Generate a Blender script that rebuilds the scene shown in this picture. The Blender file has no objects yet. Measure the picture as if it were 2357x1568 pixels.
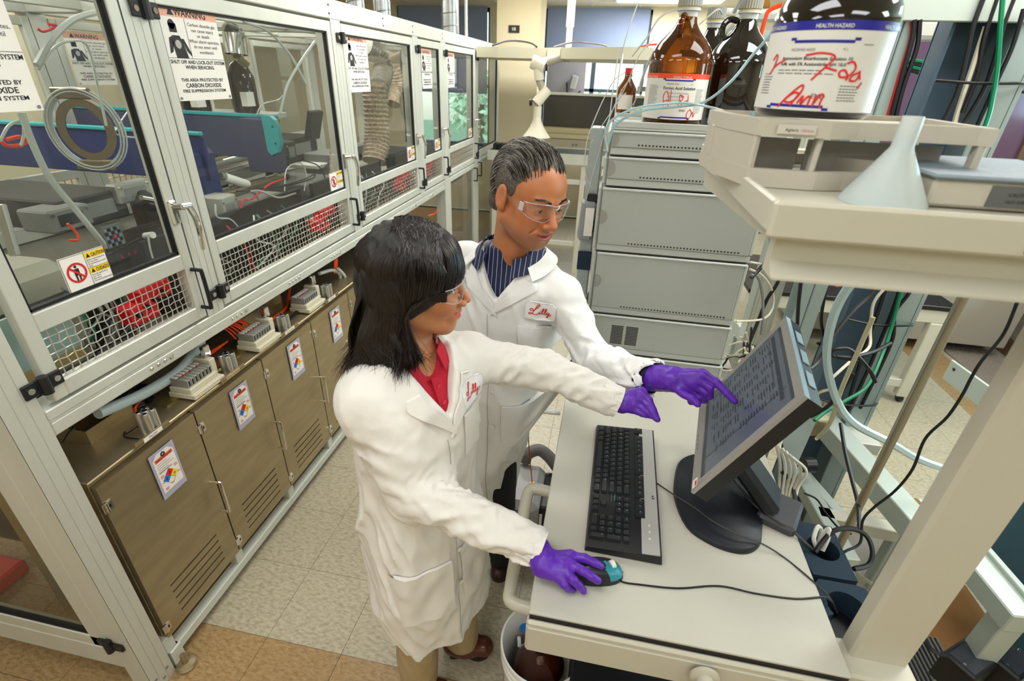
import bpy, bmesh, math, random
import numpy as np
from mathutils import Vector, Matrix, Quaternion
random.seed(7)
SC = bpy.context.scene
COL = SC.collection
PI = math.pi

# ---------------------------------------------------------------- camera
cam_d = bpy.data.cameras.new('camera')
cam = bpy.data.objects.new('camera', cam_d)
COL.objects.link(cam)
SC.camera = cam
def _cam():
    p, y, r = 0.491887, -0.173785, 0.03529
    fwd = Vector((math.sin(y)*math.cos(p), math.cos(y)*math.cos(p), -math.sin(p)))
    right = Vector((math.cos(y), -math.sin(y), 0))
    up = right.cross(fwd)
    r2 = right*math.cos(r) + up*math.sin(r)
    u2 = -right*math.sin(r) + up*math.cos(r)
    m = Matrix((r2, u2, -fwd)).transposed().to_4x4()
    m.translation = Vector((0, 0, 1.9263))
    cam.matrix_world = m
_cam()
cam_d.sensor_width = 36.0
cam_d.lens = 36.0*1140.7/2357
cam_d.clip_start = 0.02
cam_d.dof.use_dof = True
cam_d.dof.focus_distance = 1.55
cam_d.dof.aperture_fstop = 4.0

# ---------------------------------------------------------------- world and exposure
SC.view_settings.view_transform = 'Standard'
SC.view_settings.look = 'None'
SC.view_settings.gamma = 1.0
SC.view_settings.use_curve_mapping = False
SC.view_settings.exposure = 0.0
W = bpy.data.worlds.new('sky'); SC.world = W
W.use_nodes = True
_nt = W.node_tree
_bg = _nt.nodes['Background']
_sky = _nt.nodes.new('ShaderNodeTexSky')
_sky.sky_type = 'NISHITA'
_sky.sun_disc = False
_sky.sun_elevation = math.radians(40)
_sky.sun_rotation = math.radians(200)
_nt.links.new(_sky.outputs[0], _bg.inputs[0])
_bg.inputs[1].default_value = 0.7

# ---------------------------------------------------------------- lights (ceiling troffers and daylight windows)
CEIL = 2.75
def area(name, loc, size, power, col=(1, 1, 1), rot=(0, 0, 0), sizey=None):
    l = bpy.data.lights.new(name, 'AREA')
    l.energy = power; l.color = col
    l.shape = 'RECTANGLE'; l.size = size; l.size_y = sizey or size
    o = bpy.data.objects.new(name, l); COL.objects.link(o)
    o.location = loc; o.rotation_euler = rot
    return o
WARM = (.965, 0.98, 1.0)
COOL = (0.50, 0.82, 1.0)
TROFFERS = [(-0.55, 0.2), (-0.55, 2.6), (1.1, 1.4), (1.1, 3.9), (-2.3, 1.4), (-2.3, 3.9), (-0.55, 5.1), (0.45, 7.0), (2.9, 0.2), (2.9, 2.6), (2.9, 5.1), (-0.55, -1.6), (1.1, -1.0), (-2.3, -1.0), (-4.2, 1.4), (-4.2, 3.9)]  # last two are additions that brighten the bays behind the enclosure glass
for i, (lx, ly) in enumerate(TROFFERS):
    area('troffer_light', (lx, ly, CEIL-0.03), 1.15, (30 if lx > 2 else 17.5) if ly < 4.5 else 48, WARM, sizey=0.55)
area('daylight_right', (4.36, 3.2, 1.65), 1.4, 230, COOL, (0, PI/2, 0), sizey=3.6)

# ---------------------------------------------------------------- materials
MATS = {}
def srgb(c):
    if isinstance(c, str):
        c = c.lstrip('#'); c = [int(c[i:i+2], 16)/255 for i in (0, 2, 4)]
    return tuple((x/12.92 if x <= .04045 else ((x+.055)/1.055)**2.4) for x in c) + (1.0,)
def mat(name, col, rough=.5, metal=0., var=0., vscale=30., bump=0., bscale=200., spec=.5, aniso=None, emit=0., trans=0., ior=1.45, coat=0., alpha=1., var_col=None, sss=0.):
    if name in MATS: return MATS[name]
    m = bpy.data.materials.new(name); m.use_nodes = True
    nt = m.node_tree; b = nt.nodes['Principled BSDF']
    c = srgb(col)
    b.inputs['Base Color'].default_value = c
    b.inputs['Roughness'].default_value = rough
    b.inputs['Metallic'].default_value = metal
    b.inputs['Specular IOR Level'].default_value = spec
    b.inputs['IOR'].default_value = ior
    b.inputs['Transmission Weight'].default_value = trans
    b.inputs['Coat Weight'].default_value = coat
    b.inputs['Alpha'].default_value = alpha
    if sss:
        b.inputs['Subsurface Weight'].default_value = sss
        b.inputs['Subsurface Radius'].default_value = (.012, .005, .003)
        b.inputs['Subsurface Scale'].default_value = 1.0
    if emit:
        b.inputs['Emission Color'].default_value = c
        b.inputs['Emission Strength'].default_value = emit
    tc = None
    if var or bump:
        tc = nt.nodes.new('ShaderNodeTexCoord')
        mp = nt.nodes.new('ShaderNodeMapping')
        nt.links.new(tc.outputs['Object'], mp.inputs[0])
        if aniso: mp.inputs['Scale'].default_value = aniso
    if var:
        n = nt.nodes.new('ShaderNodeTexNoise'); n.inputs['Scale'].default_value = vscale; n.inputs['Detail'].default_value = 5
        nt.links.new(mp.outputs[0], n.inputs[0])
        r = nt.nodes.new('ShaderNodeValToRGB')
        r.color_ramp.elements[0].position = .32; r.color_ramp.elements[1].position = .68
        if var_col:
            r.color_ramp.elements[0].color = srgb(var_col); r.color_ramp.elements[1].color = c
        else:
            r.color_ramp.elements[0].color = tuple(x*(1-var) for x in c[:3])+(1,)
            r.color_ramp.elements[1].color = tuple(min(1, x*(1+var*.6)) for x in c[:3])+(1,)
        nt.links.new(n.outputs[0], r.inputs[0]); nt.links.new(r.outputs[0], b.inputs['Base Color'])
    if bump:
        n = nt.nodes.new('ShaderNodeTexNoise'); n.inputs['Scale'].default_value = bscale; n.inputs['Detail'].default_value = 3
        nt.links.new(mp.outputs[0], n.inputs[0])
        bp = nt.nodes.new('ShaderNodeBump'); bp.inputs['Strength'].default_value = bump; bp.inputs['Distance'].default_value = .002
        nt.links.new(n.outputs[0], bp.inputs['Height']); nt.links.new(bp.outputs[0], b.inputs['Normal'])
    MATS[name] = m
    return m
def pane_mat(name, tint=(1, 1, 1), refl=.9, rough=.0, haze=0.0):
    """window glass: clear with a fresnel reflection, light passes straight through"""
    m = bpy.data.materials.new(name); m.use_nodes = True
    nt = m.node_tree; nt.nodes.remove(nt.nodes['Principled BSDF'])
    out = nt.nodes['Material Output']
    t = nt.nodes.new('ShaderNodeBsdfTransparent'); t.inputs[0].default_value = tint+(1,)
    g = nt.nodes.new('ShaderNodeBsdfGlossy'); g.inputs['Roughness'].default_value = rough
    g.inputs['Color'].default_value = (refl, refl, refl, 1)
    f = nt.nodes.new('ShaderNodeFresnel'); f.inputs[0].default_value = 1.5
    mx = nt.nodes.new('ShaderNodeMixShader')
    ge = nt.nodes.new('ShaderNodeNewGeometry'); sb_ = nt.nodes.new('ShaderNodeMath'); sb_.operation = 'SUBTRACT'; sb_.inputs[0].default_value = 1.0
    ml = nt.nodes.new('ShaderNodeMath'); ml.operation = 'MULTIPLY'
    nt.links.new(ge.outputs['Backfacing'], sb_.inputs[1]); nt.links.new(f.outputs[0], ml.inputs[0]); nt.links.new(sb_.outputs[0], ml.inputs[1])
    nt.links.new(ml.outputs[0], mx.inputs[0]); nt.links.new(t.outputs[0], mx.inputs[1]); nt.links.new(g.outputs[0], mx.inputs[2])
    last = mx
    if haze:
        d = nt.nodes.new('ShaderNodeBsdfDiffuse'); d.inputs[0].default_value = (.8, .8, .8, 1)
        m2 = nt.nodes.new('ShaderNodeMixShader'); m2.inputs[0].default_value = haze
        nt.links.new(mx.outputs[0], m2.inputs[1]); nt.links.new(d.outputs[0], m2.inputs[2]); last = m2
    nt.links.new(last.outputs[0], out.inputs[0])
    MATS[name] = m
    return m
M_ALU = mat('anodised aluminium', '#c9cbc1', .42, .3, var=.05, vscale=12, bump=.12, bscale=300, aniso=(1, 1, .15))
M_ALU2 = mat('satin aluminium', '#c2c3bd', .3, .8, bump=.06, bscale=200)
M_STEEL = mat('brushed stainless steel', '#a8997a', .36, .8, var=.12, vscale=5, bump=.2, bscale=60, aniso=(1, 1, 6))
M_CHROME = mat('chrome', '#dcdcdc', .08, 1.)
M_BLACK = mat('black plastic', '#17181a', .38, bump=.05)
M_RUBBER = mat('black rubber gasket', '#0e0f10', .6)
M_WHITE = mat('white plastic', '#dcdad2', .4)
M_PAPER = mat('white printed label', '#e4e0d8', .55)
M_INK = mat('black ink', '#16171a', .6)
M_RED = mat('red print', '#c81e22', .5)
M_YEL = mat('yellow print', '#f0c818', .5)
M_BLUE = mat('blue print', '#1f72c8', .5)
M_ORTUBE = mat('orange pneumatic tube', '#f0481c', .35)
M_BLKC = mat('black cable jacket', '#15161a', .45)
M_GRNC = mat('green cable jacket', '#0d7a52', .4)
M_WTUBE = mat('translucent white tube', '#d8dedb', .3, trans=.25)
M_CREAM = mat('cream cable jacket', '#cfc9b4', .45)
M_POWDER = mat('powder coated beige grey steel', '#c6c4b4', .42, var=.03, vscale=8, bump=.08, bscale=400)
M_WALL = mat('cream wall paint', '#d2c8ab', .7, bump=.1, bscale=150)
M_CEIL = mat('ceiling tile', '#d8d0ba', .8, bump=.2, bscale=120)
M_GLASS = pane_mat('enclosure glass', (.93, .95, .93), .6, haze=.012)
M_CLEAR = pane_mat('clear thin plastic', (.97, .98, .98), .9, haze=.012)
M_WIRE = mat('galvanised crimped wire', '#c9c6bb', .3, .8)
M_GREYP = mat('grey plastic', '#7c7d7b', .45)
M_DARKIN = mat('dark interior panel', '#3a3934', .6, var=.3, vscale=6)

# ---------------------------------------------------------------- mesh helpers
def V(*a): return Vector(a[0]) if len(a) == 1 else Vector(a)
class MB:
    def __init__(s): s.v = []; s.f = []
    def add(s, vs, fs):
        n = len(s.v); s.v += [tuple(v) for v in vs]; s.f += [tuple(i+n for i in f) for f in fs]; return s
    def box(s, lo, hi, ch=0., m=None):
        x0, y0, z0 = lo; x1, y1, z1 = hi
        if x0 > x1: x0, x1 = x1, x0
        if y0 > y1: y0, y1 = y1, y0
        if z0 > z1: z0, z1 = z1, z0
        if ch <= 0:
            vs = [(x0,y0,z0),(x1,y0,z0),(x1,y1,z0),(x0,y1,z0),(x0,y0,z1),(x1,y0,z1),(x1,y1,z1),(x0,y1,z1)]
            fs = [(0,3,2,1),(4,5,6,7),(0,1,5,4),(1,2,6,5),(2,3,7,6),(3,0,4,7)]
        else:
            c = min(ch, (x1-x0)*.49, (y1-y0)*.49, (z1-z0)*.49)
            vs = []; idx = {}
            for i, (X, sx) in enumerate(((x0, 1), (x1, -1))):
                for j, (Y, sy) in enumerate(((y0, 1), (y1, -1))):
                    for k, (Z, sz) in enumerate(((z0, 1), (z1, -1))):
                        idx[i,j,k] = len(vs)
                        vs += [(X, Y+sy*c, Z+sz*c), (X+sx*c, Y, Z+sz*c), (X+sx*c, Y+sy*c, Z)]
            fs = []
            I = lambda i, j, k, a: idx[i, j, k]+a
            for i in (0, 1):
                q = [I(i,0,0,0), I(i,1,0,0), I(i,1,1,0), I(i,0,1,0)]; fs.append(q if i else q[::-1])
                q = [I(0,i,0,1), I(0,i,1,1), I(1,i,1,1), I(1,i,0,1)]; fs.append(q if i else q[::-1])
                q = [I(0,0,i,2), I(1,0,i,2), I(1,1,i,2), I(0,1,i,2)]; fs.append(q if i else q[::-1])
            for a in (0, 1):
                for b in (0, 1):
                    q = [I(a,b,0,0), I(a,b,0,1), I(a,b,1,1), I(a,b,1,0)]; fs.append(q if a == b else q[::-1])
                    q = [I(a,0,b,0), I(a,0,b,2), I(a,1,b,2), I(a,1,b,0)]; fs.append(q if a != b else q[::-1])
                    q = [I(0,a,b,1), I(0,a,b,2), I(1,a,b,2), I(1,a,b,1)]; fs.append(q if a == b else q[::-1])
            for i in (0, 1):
                for j in (0, 1):
                    for k in (0, 1):
                        q = [I(i,j,k,0), I(i,j,k,1), I(i,j,k,2)]; fs.append(q if (i+j+k) % 2 else q[::-1])
        if m is not None: vs = [m @ Vector(v) for v in vs]
        return s.add(vs, fs)
    def obox(s, c, size, rot=(0, 0, 0), ch=0.):
        """box centred at c with euler rotation"""
        from mathutils import Euler
        m = Matrix.Translation(Vector(c)) @ Euler(rot).to_matrix().to_4x4()
        h = Vector(size)*.5
        return s.box(-h, h, ch, m)
    def beam(s, p0, p1, w, h, up=(0, 0, 1), ch=0.):
        """rectangular bar from p0 to p1, w across, h along up"""
        p0 = V(p0); p1 = V(p1); d = (p1-p0); L = d.length; d.normalize()
        u = V(up); r = d.cross(u).normalized(); u = r.cross(d)
        m = Matrix((r, d, u)).transposed().to_4x4(); m.translation = p0
        return s.box((-w/2, 0, -h/2), (w/2, L, h/2), ch, m)
    def cyl(s, p0, p1, r, n=16, r1=None, caps=True):
        p0 = V(p0); p1 = V(p1); d = (p1-p0).normalized(); r1 = r if r1 is None else r1
        a = d.orthogonal().normalized(); b = d.cross(a)
        vs = []
        for p, q in ((p0, r), (p1, r1)):
            for i in range(n):
                t = 2*PI*i/n; vs.append(p + (a*math.cos(t)+b*math.sin(t))*q)
        fs = [(i, (i+1) % n, n+(i+1) % n, n+i) for i in range(n)]
        if caps: fs += [tuple(range(n))[::-1], tuple(range(n, 2*n))]
        return s.add(vs, fs)
    def tube(s, pts, r, n=8, closed=False, caps=True, smooth=0, rs=None):
        pts = [V(p) for p in pts]
        if smooth: pts = spline(pts, smooth, closed)
        N = len(pts); vs = []
        prev = None
        for i, p in enumerate(pts):
            if closed: d = pts[(i+1) % N]-pts[i-1]
            else: d = pts[min(i+1, N-1)]-pts[max(i-1, 0)]
            if d.length < 1e-9: d = Vector((0, 0, 1))
            d.normalize()
            if prev is None: a = d.orthogonal().normalized()
            else:
                a = prev-d*prev.dot(d)
                a = a.normalized() if a.length > 1e-6 else d.orthogonal().normalized()
            prev = a; b = d.cross(a)
            rr = r if rs is None else rs[min(len(rs)-1, int(i*len(rs)/N))] if not callable(rs) else rs(i/(N-1))
            for k in range(n):
                t = 2*PI*k/n; vs.append(p+(a*math.cos(t)+b*math.sin(t))*rr)
        fs = []
        for i in range(N if closed else N-1):
            j = (i+1) % N
            for k in range(n):
                l = (k+1) % n; fs.append((i*n+k, i*n+l, j*n+l, j*n+k))
        if caps and not closed: fs += [tuple(range(n))[::-1], tuple(range((N-1)*n, N*n))]
        return s.add(vs, fs)
    def lathe(s, prof, c=(0, 0, 0), n=32, m=None, axis='z', cap=True):
        """prof: list of (r, h)"""
        vs = []; fs = []
        for (r, h) in prof:
            for i in range(n):
                t = 2*PI*i/n; vs.append(Vector((r*math.cos(t), r*math.sin(t), h)))
        for j in range(len(prof)-1):
            for i in range(n):
                k = (i+1) % n; fs.append((j*n+i, j*n+k, (j+1)*n+k, (j+1)*n+i))
        if cap:
            if prof[0][0] > 1e-5: fs.append(tuple(range(n))[::-1])
            if prof[-1][0] > 1e-5: fs.append(tuple(range((len(prof)-1)*n, len(prof)*n)))
        mm = Matrix.Translation(Vector(c))
        if m is not None: mm = mm @ m
        return s.add([mm @ v for v in vs], fs)
    def prism(s, poly, ex, flip=False):
        """poly: 3D polygon points, ex: extrusion vector"""
        n = len(poly); ex = V(ex); poly = [V(p) for p in poly]
        vs = poly+[p+ex for p in poly]
        nrm = sum(((poly[i]).cross(poly[(i+1) % n]) for i in range(n)), Vector())
        fl = nrm.dot(ex) > 0
        fs = [tuple(range(n))[::-1], tuple(range(n, 2*n))]+[(i, (i+1) % n, n+(i+1) % n, n+i) for i in range(n)]
        if not fl: fs = [f[::-1] for f in fs]
        return s.add(vs, fs)
    def quad(s, a, b, c, d): return s.add([a, b, c, d], [(0, 1, 2, 3)])
    def build(s, name, m=None, parent=None, smooth=True, ang=35):
        me = bpy.data.meshes.new(name)
        me.from_pydata(s.v, [], s.f); me.update()
        return link(name, me, m, parent, smooth, ang)
def link(name, me, m=None, parent=None, smooth=True, ang=35):
    if m is not None and len(me.materials) == 0: me.materials.append(m)
    if smooth and len(me.polygons):
        me.polygons.foreach_set('use_smooth', [True]*len(me.polygons))
        me.set_sharp_from_angle(angle=math.radians(ang))
    o = bpy.data.objects.new(name, me); COL.objects.link(o)
    if parent is not None:
        o.parent = parent
        o.matrix_parent_inverse = MWI(parent)
    return o
def world(o):
    return (world(o.parent) @ o.matrix_parent_inverse if o.parent else Matrix.Identity(4)) @ o.matrix_basis
def MWI(o): return world(o).inverted()
def spline(pts, k=6, closed=False):
    N = len(pts); out = []
    rng = range(N if closed else N-1)
    for i in rng:
        if closed: p0, p1, p2, p3 = pts[i-1], pts[i], pts[(i+1) % N], pts[(i+2) % N]
        else:
            p1, p2 = pts[i], pts[i+1]
            p0 = pts[i-1] if i else p1*2-p2
            p3 = pts[i+2] if i+2 < N else p2*2-p1
        for j in range(k):
            t = j/k
            out.append(((p1*2)+(p2-p0)*t+(p0*2-p1*5+p2*4-p3)*t*t+(p1*3-p0-p2*3+p3)*t*t*t)*.5)
    if not closed: out.append(pts[-1])
    return out
def tag(o, label=None, cat=None, group=None, kind=None):
    if label: o['label'] = label
    if cat: o['category'] = cat
    if group: o['group'] = group
    if kind: o['kind'] = kind
    return o
def thing(name, loc, label, cat, group=None):
    o = bpy.data.objects.new(name, None); COL.objects.link(o)
    o.location = loc; o.empty_display_size = .05
    return tag(o, label, cat, group)
def struct(name, mb, m, parent=None, smooth=False):
    o = mb.build(name, m, parent, smooth)
    o['kind'] = 'structure'
    return o
def copy_tree(src, dx=(0, 0, 0), parent=None):
    c = src.copy(); COL.objects.link(c)
    if parent is None: c.location = Vector(src.location)+Vector(dx)
    else: c.parent = parent; c.matrix_parent_inverse = src.matrix_parent_inverse.copy()
    for ch in list(src.children): copy_tree(ch, parent=c)
    return c
_textcache = {}
def text(s, size, org, xd, yd, m, parent, name='lettering', align='LEFT', thick=.0002, width=None, bold=False):
    """flat lettering lying on a surface: origin org, reading direction xd, up yd"""
    key = (s, align, bold)
    if key not in _textcache:
        cu = bpy.data.curves.new('t', 'FONT'); cu.body = s; cu.align_x = align; cu.resolution_u = 2
        if bold: cu.offset = .018
        ob = bpy.data.objects.new('t', cu); COL.objects.link(ob)
        dg = bpy.context.evaluated_depsgraph_get()
        me = bpy.data.meshes.new_from_object(ob.evaluated_get(dg))
        vs = [v.co.copy() for v in me.vertices]; fs = [tuple(p.vertices) for p in me.polygons]
        bpy.data.objects.remove(ob); bpy.data.curves.remove(cu); bpy.data.meshes.remove(me)
        _textcache[key] = (vs, fs)
    vs, fs = _textcache[key]
    xd = V(xd).normalized(); yd = V(yd).normalized(); n = xd.cross(yd)
    org = V(org)+n*thick
    sx = size
    if width and vs:
        w = max(v.x for v in vs)-min(v.x for v in vs)
        sx = width/w
    return [(org+xd*(v.x*sx)+yd*(v.y*size)) for v in vs], fs
def texts(lst, m, parent, name='lettering'):
    """many text lines joined into one printed part"""
    mb = MB()
    for a in lst:
        vs, fs = text(*a[:5], None, None, **(a[5] if len(a) > 5 else {}))
        mb.add(vs, fs)
    return mb.build(name, m, parent, smooth=False)
def rect(mb, org, xd, yd, w, h, t=0., x0=0., y0=0.):
    """flat rectangle on a surface in its own x/y frame"""
    xd = V(xd).normalized(); yd = V(yd).normalized(); n = xd.cross(yd); o = V(org)+n*t
    a = o+xd*x0+yd*y0
    mb.quad(a, a+xd*w, a+xd*w+yd*h, a+yd*h); return mb
def disc(mb, c, xd, yd, r, t=0., n=20, r0=0.):
    xd = V(xd).normalized(); yd = V(yd).normalized(); c = V(c)+xd.cross(yd)*t
    o = [c+(xd*math.cos(2*PI*i/n)+yd*math.sin(2*PI*i/n))*r for i in range(n)]
    if r0 <= 0: mb.add(o, [tuple(range(n))])
    else:
        q = [c+(xd*math.cos(2*PI*i/n)+yd*math.sin(2*PI*i/n))*r0 for i in range(n)]
        mb.add(o+q, [(i, (i+1) % n, n+(i+1) % n, n+i) for i in range(n)])
    return mb
def stroke(mb, org, xd, yd, pts, w, t=.0004, smooth=5):
    """a ribbon of ink following 2D points"""
    xd = V(xd).normalized(); yd = V(yd).normalized(); n = xd.cross(yd)
    q = spline([Vector((p[0], p[1], 0)) for p in pts], smooth) if smooth else [Vector((p[0], p[1], 0)) for p in pts]
    L = []; 
    for i, p in enumerate(q):
        d = q[min(i+1, len(q)-1)]-q[max(i-1, 0)]
        if d.length < 1e-9: d = Vector((1, 0, 0))
        d.normalize(); s = Vector((-d.y, d.x, 0))*w/2
        L.append((p-s, p+s))
    vs = []
    for a, b in L:
        for u in (a, b): vs.append(V(org)+xd*u.x+yd*u.y+n*t)
    mb.add(vs, [(2*i, 2*i+2, 2*i+3, 2*i+1) for i in range(len(L)-1)])
    return mb
def wire(name, pts, r, m, label=None, cat='cable', group=None, parent=None, smooth=6, n=6):
    o = MB().tube(pts, r, n, smooth=smooth).build(name, m, parent)
    if parent is None: tag(o, label, cat, group)
    return o

# ================================================================= ROOM
OX, OY, TS = -1.0768, 0.9478, 0.305
FY0, FY1, FX0, FX1 = -2.2, 7.8, -5.2, 4.4
fl = struct('floor', MB().box((FX0, FY0, -.05), (FX1, FY1, -.004)), mat('floor grout', '#4a4434', .8))
def tile_mat(name, c1, c2, c3):
    m = bpy.data.materials.new(name); m.use_nodes = True; nt = m.node_tree; b = nt.nodes['Principled BSDF']
    tc = nt.nodes.new('ShaderNodeTexCoord'); oi = nt.nodes.new('ShaderNodeObjectInfo')
    mp = nt.nodes.new('ShaderNodeMapping'); mp.inputs['Scale'].default_value = (1, 2.2, 1); mp.inputs['Rotation'].default_value = (0, 0, .6)
    ad = nt.nodes.new('ShaderNodeVectorMath'); ad.operation = 'ADD'
    cx = nt.nodes.new('ShaderNodeCombineXYZ'); ml = nt.nodes.new('ShaderNodeMath'); ml.operation = 'MULTIPLY'; ml.inputs[1].default_value = 37
    nt.links.new(oi.outputs['Random'], ml.inputs[0]); nt.links.new(ml.outputs[0], cx.inputs[0]); nt.links.new(ml.outputs[0], cx.inputs[1])
    nt.links.new(tc.outputs['Object'], mp.inputs[0]); nt.links.new(mp.outputs[0], ad.inputs[0]); nt.links.new(cx.outputs[0], ad.inputs[1])
    n = nt.nodes.new('ShaderNodeTexNoise'); n.inputs['Scale'].default_value = 42; n.inputs['Detail'].default_value = 6; n.inputs['Roughness'].default_value = .7
    nt.links.new(ad.outputs[0], n.inputs[0])
    r = nt.nodes.new('ShaderNodeValToRGB'); e = r.color_ramp.elements
    e[0].position = .36; e[0].color = srgb(c2); e[1].position = .53; e[1].color = srgb(c1)
    k = e.new(.75); k.color = srgb(c3)
    nt.links.new(n.outputs[0], r.inputs[0]); nt.links.new(r.outputs[0], b.inputs['Base Color'])
    b.inputs['Roughness'].default_value = .38
    return m
M_TILE = tile_mat('grey mottled vinyl tile', '#aaa28c', '#90876f', '#bdb5a1')
M_TAN = tile_mat('tan mottled vinyl tile', '#9c8058', '#806741', '#ae9570')
def tile_me(m, name):
    mb = MB().box((.0008, .0008, -.004), (TS-.0008, TS-.0008, 0), 0)
    me = bpy.data.meshes.new(name); me.from_pydata(mb.v, [], mb.f); me.materials.append(m); return me
ME_T, ME_N = tile_me(M_TILE, 'floor_tile'), tile_me(M_TAN, 'floor_tile')
def is_tan(i, j):
    x, y = OX+(i+.5)*TS, OY+(j+.5)*TS
    if y < OY and x < 1.9: return True
    if 2.58 < x < 2.89: return True
    if x < -1.45: return True
    return False
far = {True: MB(), False: MB()}
for i in range(-14, 18):
    for j in range(-11, 23):
        x, y = OX+i*TS, OY+j*TS
        if x < FX0 or x+TS > FX1+.05 or y < FY0 or y+TS > FY1+.1: continue
        t = is_tan(i, j)
        if (-2.0 < x < .35 and .15 < y < 2.6) or (.35 <= x < 3.2 and .5 < y < 4.0):
            o = bpy.data.objects.new('tile', ME_N if t else ME_T); COL.objects.link(o)
            o.parent = fl; o.location = (x, y, 0)
        else: far[t].box((x+.0008, y+.0008, -.004), (x+TS-.0008, y+TS-.0008, 0))
for t in (True, False):
    o = far[t].build('distant_tile', M_TAN if t else M_TILE, fl, smooth=False); o['kind'] = 'stuff'
cl = struct('ceiling', MB().box((FX0, FY0, CEIL), (FX1, FY1, CEIL+.08)), M_CEIL)
g = MB()
for k in range(-8, 8): g.box((k*.61-.012+.15, FY0, CEIL-.006), (k*.61+.012+.15, FY1, CEIL))
for k in range(-3, 13): g.box((FX0, k*.61-.012, CEIL-.006), (FX1, k*.61+.012, CEIL))
g.build('grid_bar', M_WHITE, cl, smooth=False)['kind'] = 'stuff'
M_LAMP = mat('lit troffer diffuser', '#fff6e4', .5, emit=5.0)
for i, (lx, ly) in enumerate(TROFFERS):  # also builds fixtures for the two added troffers
    if ly < 1: continue
    t = thing('ceiling_light', (lx, ly, CEIL), 'recessed white fluorescent ceiling troffer ' + ['over the aisle near the back','over the bottles'][0], 'ceiling light', 'recessed ceiling troffers')
    t['label'] = 'recessed white fluorescent troffer in the cream ceiling'
    MB().box((lx-.61, ly-.31, CEIL-.02), (lx+.61, ly-.29, CEIL)).box((lx-.61, ly+.29, CEIL-.02), (lx+.61, ly+.31, CEIL)).box((lx-.61, ly-.29, CEIL-.02), (lx-.59, ly+.29, CEIL)).box((lx+.59, ly-.29, CEIL-.02), (lx+.61, ly+.29, CEIL)).build('frame', M_WHITE, t)
    MB().box((lx-.59, ly-.29, CEIL-.012), (lx+.59, ly+.29, CEIL-.008)).build('diffuser', M_LAMP, t)
# walls
struct('wall_left', MB().box((FX0-.1, FY0, 0), (FX0, FY1, CEIL)), M_WALL)
struct('wall_front', MB().box((FX0, FY0-.1, 0), (FX1, FY0, CEIL)), M_WALL)
struct('wall_right', MB().box((FX1, FY0, 0), (FX1+.1, FY1, CEIL)), M_WALL)
# back wall with two window openings
WB = FY1
wins = [(-3.17, -1.83), (-1.07, .32)]
mb = MB(); x = FX0
for (a, b) in wins:
    mb.box((x, WB, 0), (a, WB+.15, CEIL)); mb.box((a, WB, 0), (b, WB+.15, .95)); mb.box((a, WB, CEIL-.03), (b, WB+.15, CEIL)); x = b
mb.box((x, WB, 0), (FX1, WB+.15, CEIL))
struct('wall_back', mb, M_WALL)
M_BLIND = mat('blue grey roller blind', '#8593b0', .8)
for k, (a, b) in enumerate(wins):
    f = MB()
    for xx in (a, (a+b)/2, b): f.box((xx-.03, WB+.03, .95), (xx+.03, WB+.1, CEIL-.03))
    f.box((a, WB+.03, .95), (b, WB+.1, 1.0)).box((a, WB+.03, CEIL-.08), (b, WB+.1, CEIL-.03)).box((a, WB+.03, 1.75), (b, WB+.1, 1.79))
    w = struct('window_%d' % (k+1), f, mat('dark window frame', '#33424c', .5))
    MB().box((a, WB+.06, 1.0), (b, WB+.066, CEIL-.08)).build('pane', pane_mat('window glass', (.9, .95, .97)) if 'window glass' not in MATS else MATS['window glass'], w)
    bl = MB().box((a+.03, WB-.02, (1.7, 2.25, 2.2)[k]), (b-.03, WB-.012, CEIL-.02)).box((a+.03, WB-.03, (1.67, 2.22, 2.17)[k]), (b-.03, WB-.005, (1.7, 2.25, 2.2)[k])).build('roller_blind', M_BLIND)
    tag(bl, ['blue grey roller blind half lowered over the left back window', 'wide blue grey roller blind behind the amber bottle', 'blue grey roller blind on the far right window'][k], 'blind')
f = MB()
for yy in (1.4, 2.6, 3.8, 5.0): f.box((4.33, yy-.03, .93), (4.4, yy+.03, 2.38))
f.box((4.33, 1.4, .9), (4.4, 5.0, .95)).box((4.33, 1.4, 2.35), (4.4, 5.0, 2.4))
struct('window_3', f, MATS['dark window frame'])  # unseen frame added round the daylight area lamp; the wall behind is closed
tag(MB().box((-.98, 7.55, 1.5), (-.46, 7.6, 2.2)).build('partition_board', mat('grey partition', '#77767a', .7)), 'grey partition board left of the bright back window', 'partition')
# trees outdoors beyond the windows
def blob_tree(x, y, z, r, seed, label):
    rnd = random.Random(seed); t = thing('tree', (x, y, 0), label, 'tree', 'trees outside the windows')
    MB().cyl((x, y, -3), (x, y, z), .15, 8).build('trunk', mat('bark', '#54483a', .9), t)
    mb = MB()
    for i in range(420):
        d = Vector((rnd.gauss(0, 1), rnd.gauss(0, 1), rnd.gauss(0, 1))).normalized()*r*(rnd.random()**.4)
        c = Vector((x, y, z))+Vector((d.x, d.y, d.z*.8)); a = Vector((rnd.uniform(-1, 1), rnd.uniform(-1, 1), rnd.uniform(-1, 1))).normalized()*.22
        b = a.orthogonal().normalized()*.12
        mb.add([c-a, c+b, c+a, c-b], [(0, 1, 2, 3)])
    o = mb.build('foliage', mat('leaves', '#a9c49a', .8), t, smooth=False); o['kind'] = 'stuff'
blob_tree(-6.5, 26, .6, 1.9, 3, 'leafy green tree outside, left of the back windows')
blob_tree(-.6, 28, -.4, 2.2, 4, 'leafy green tree outside behind the bright back window')
struct('ground', MB().box((-30, 8.2, -3.1), (30, 60, -3.0)), mat('grass ground', '#7f9a62', .9))
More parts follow.
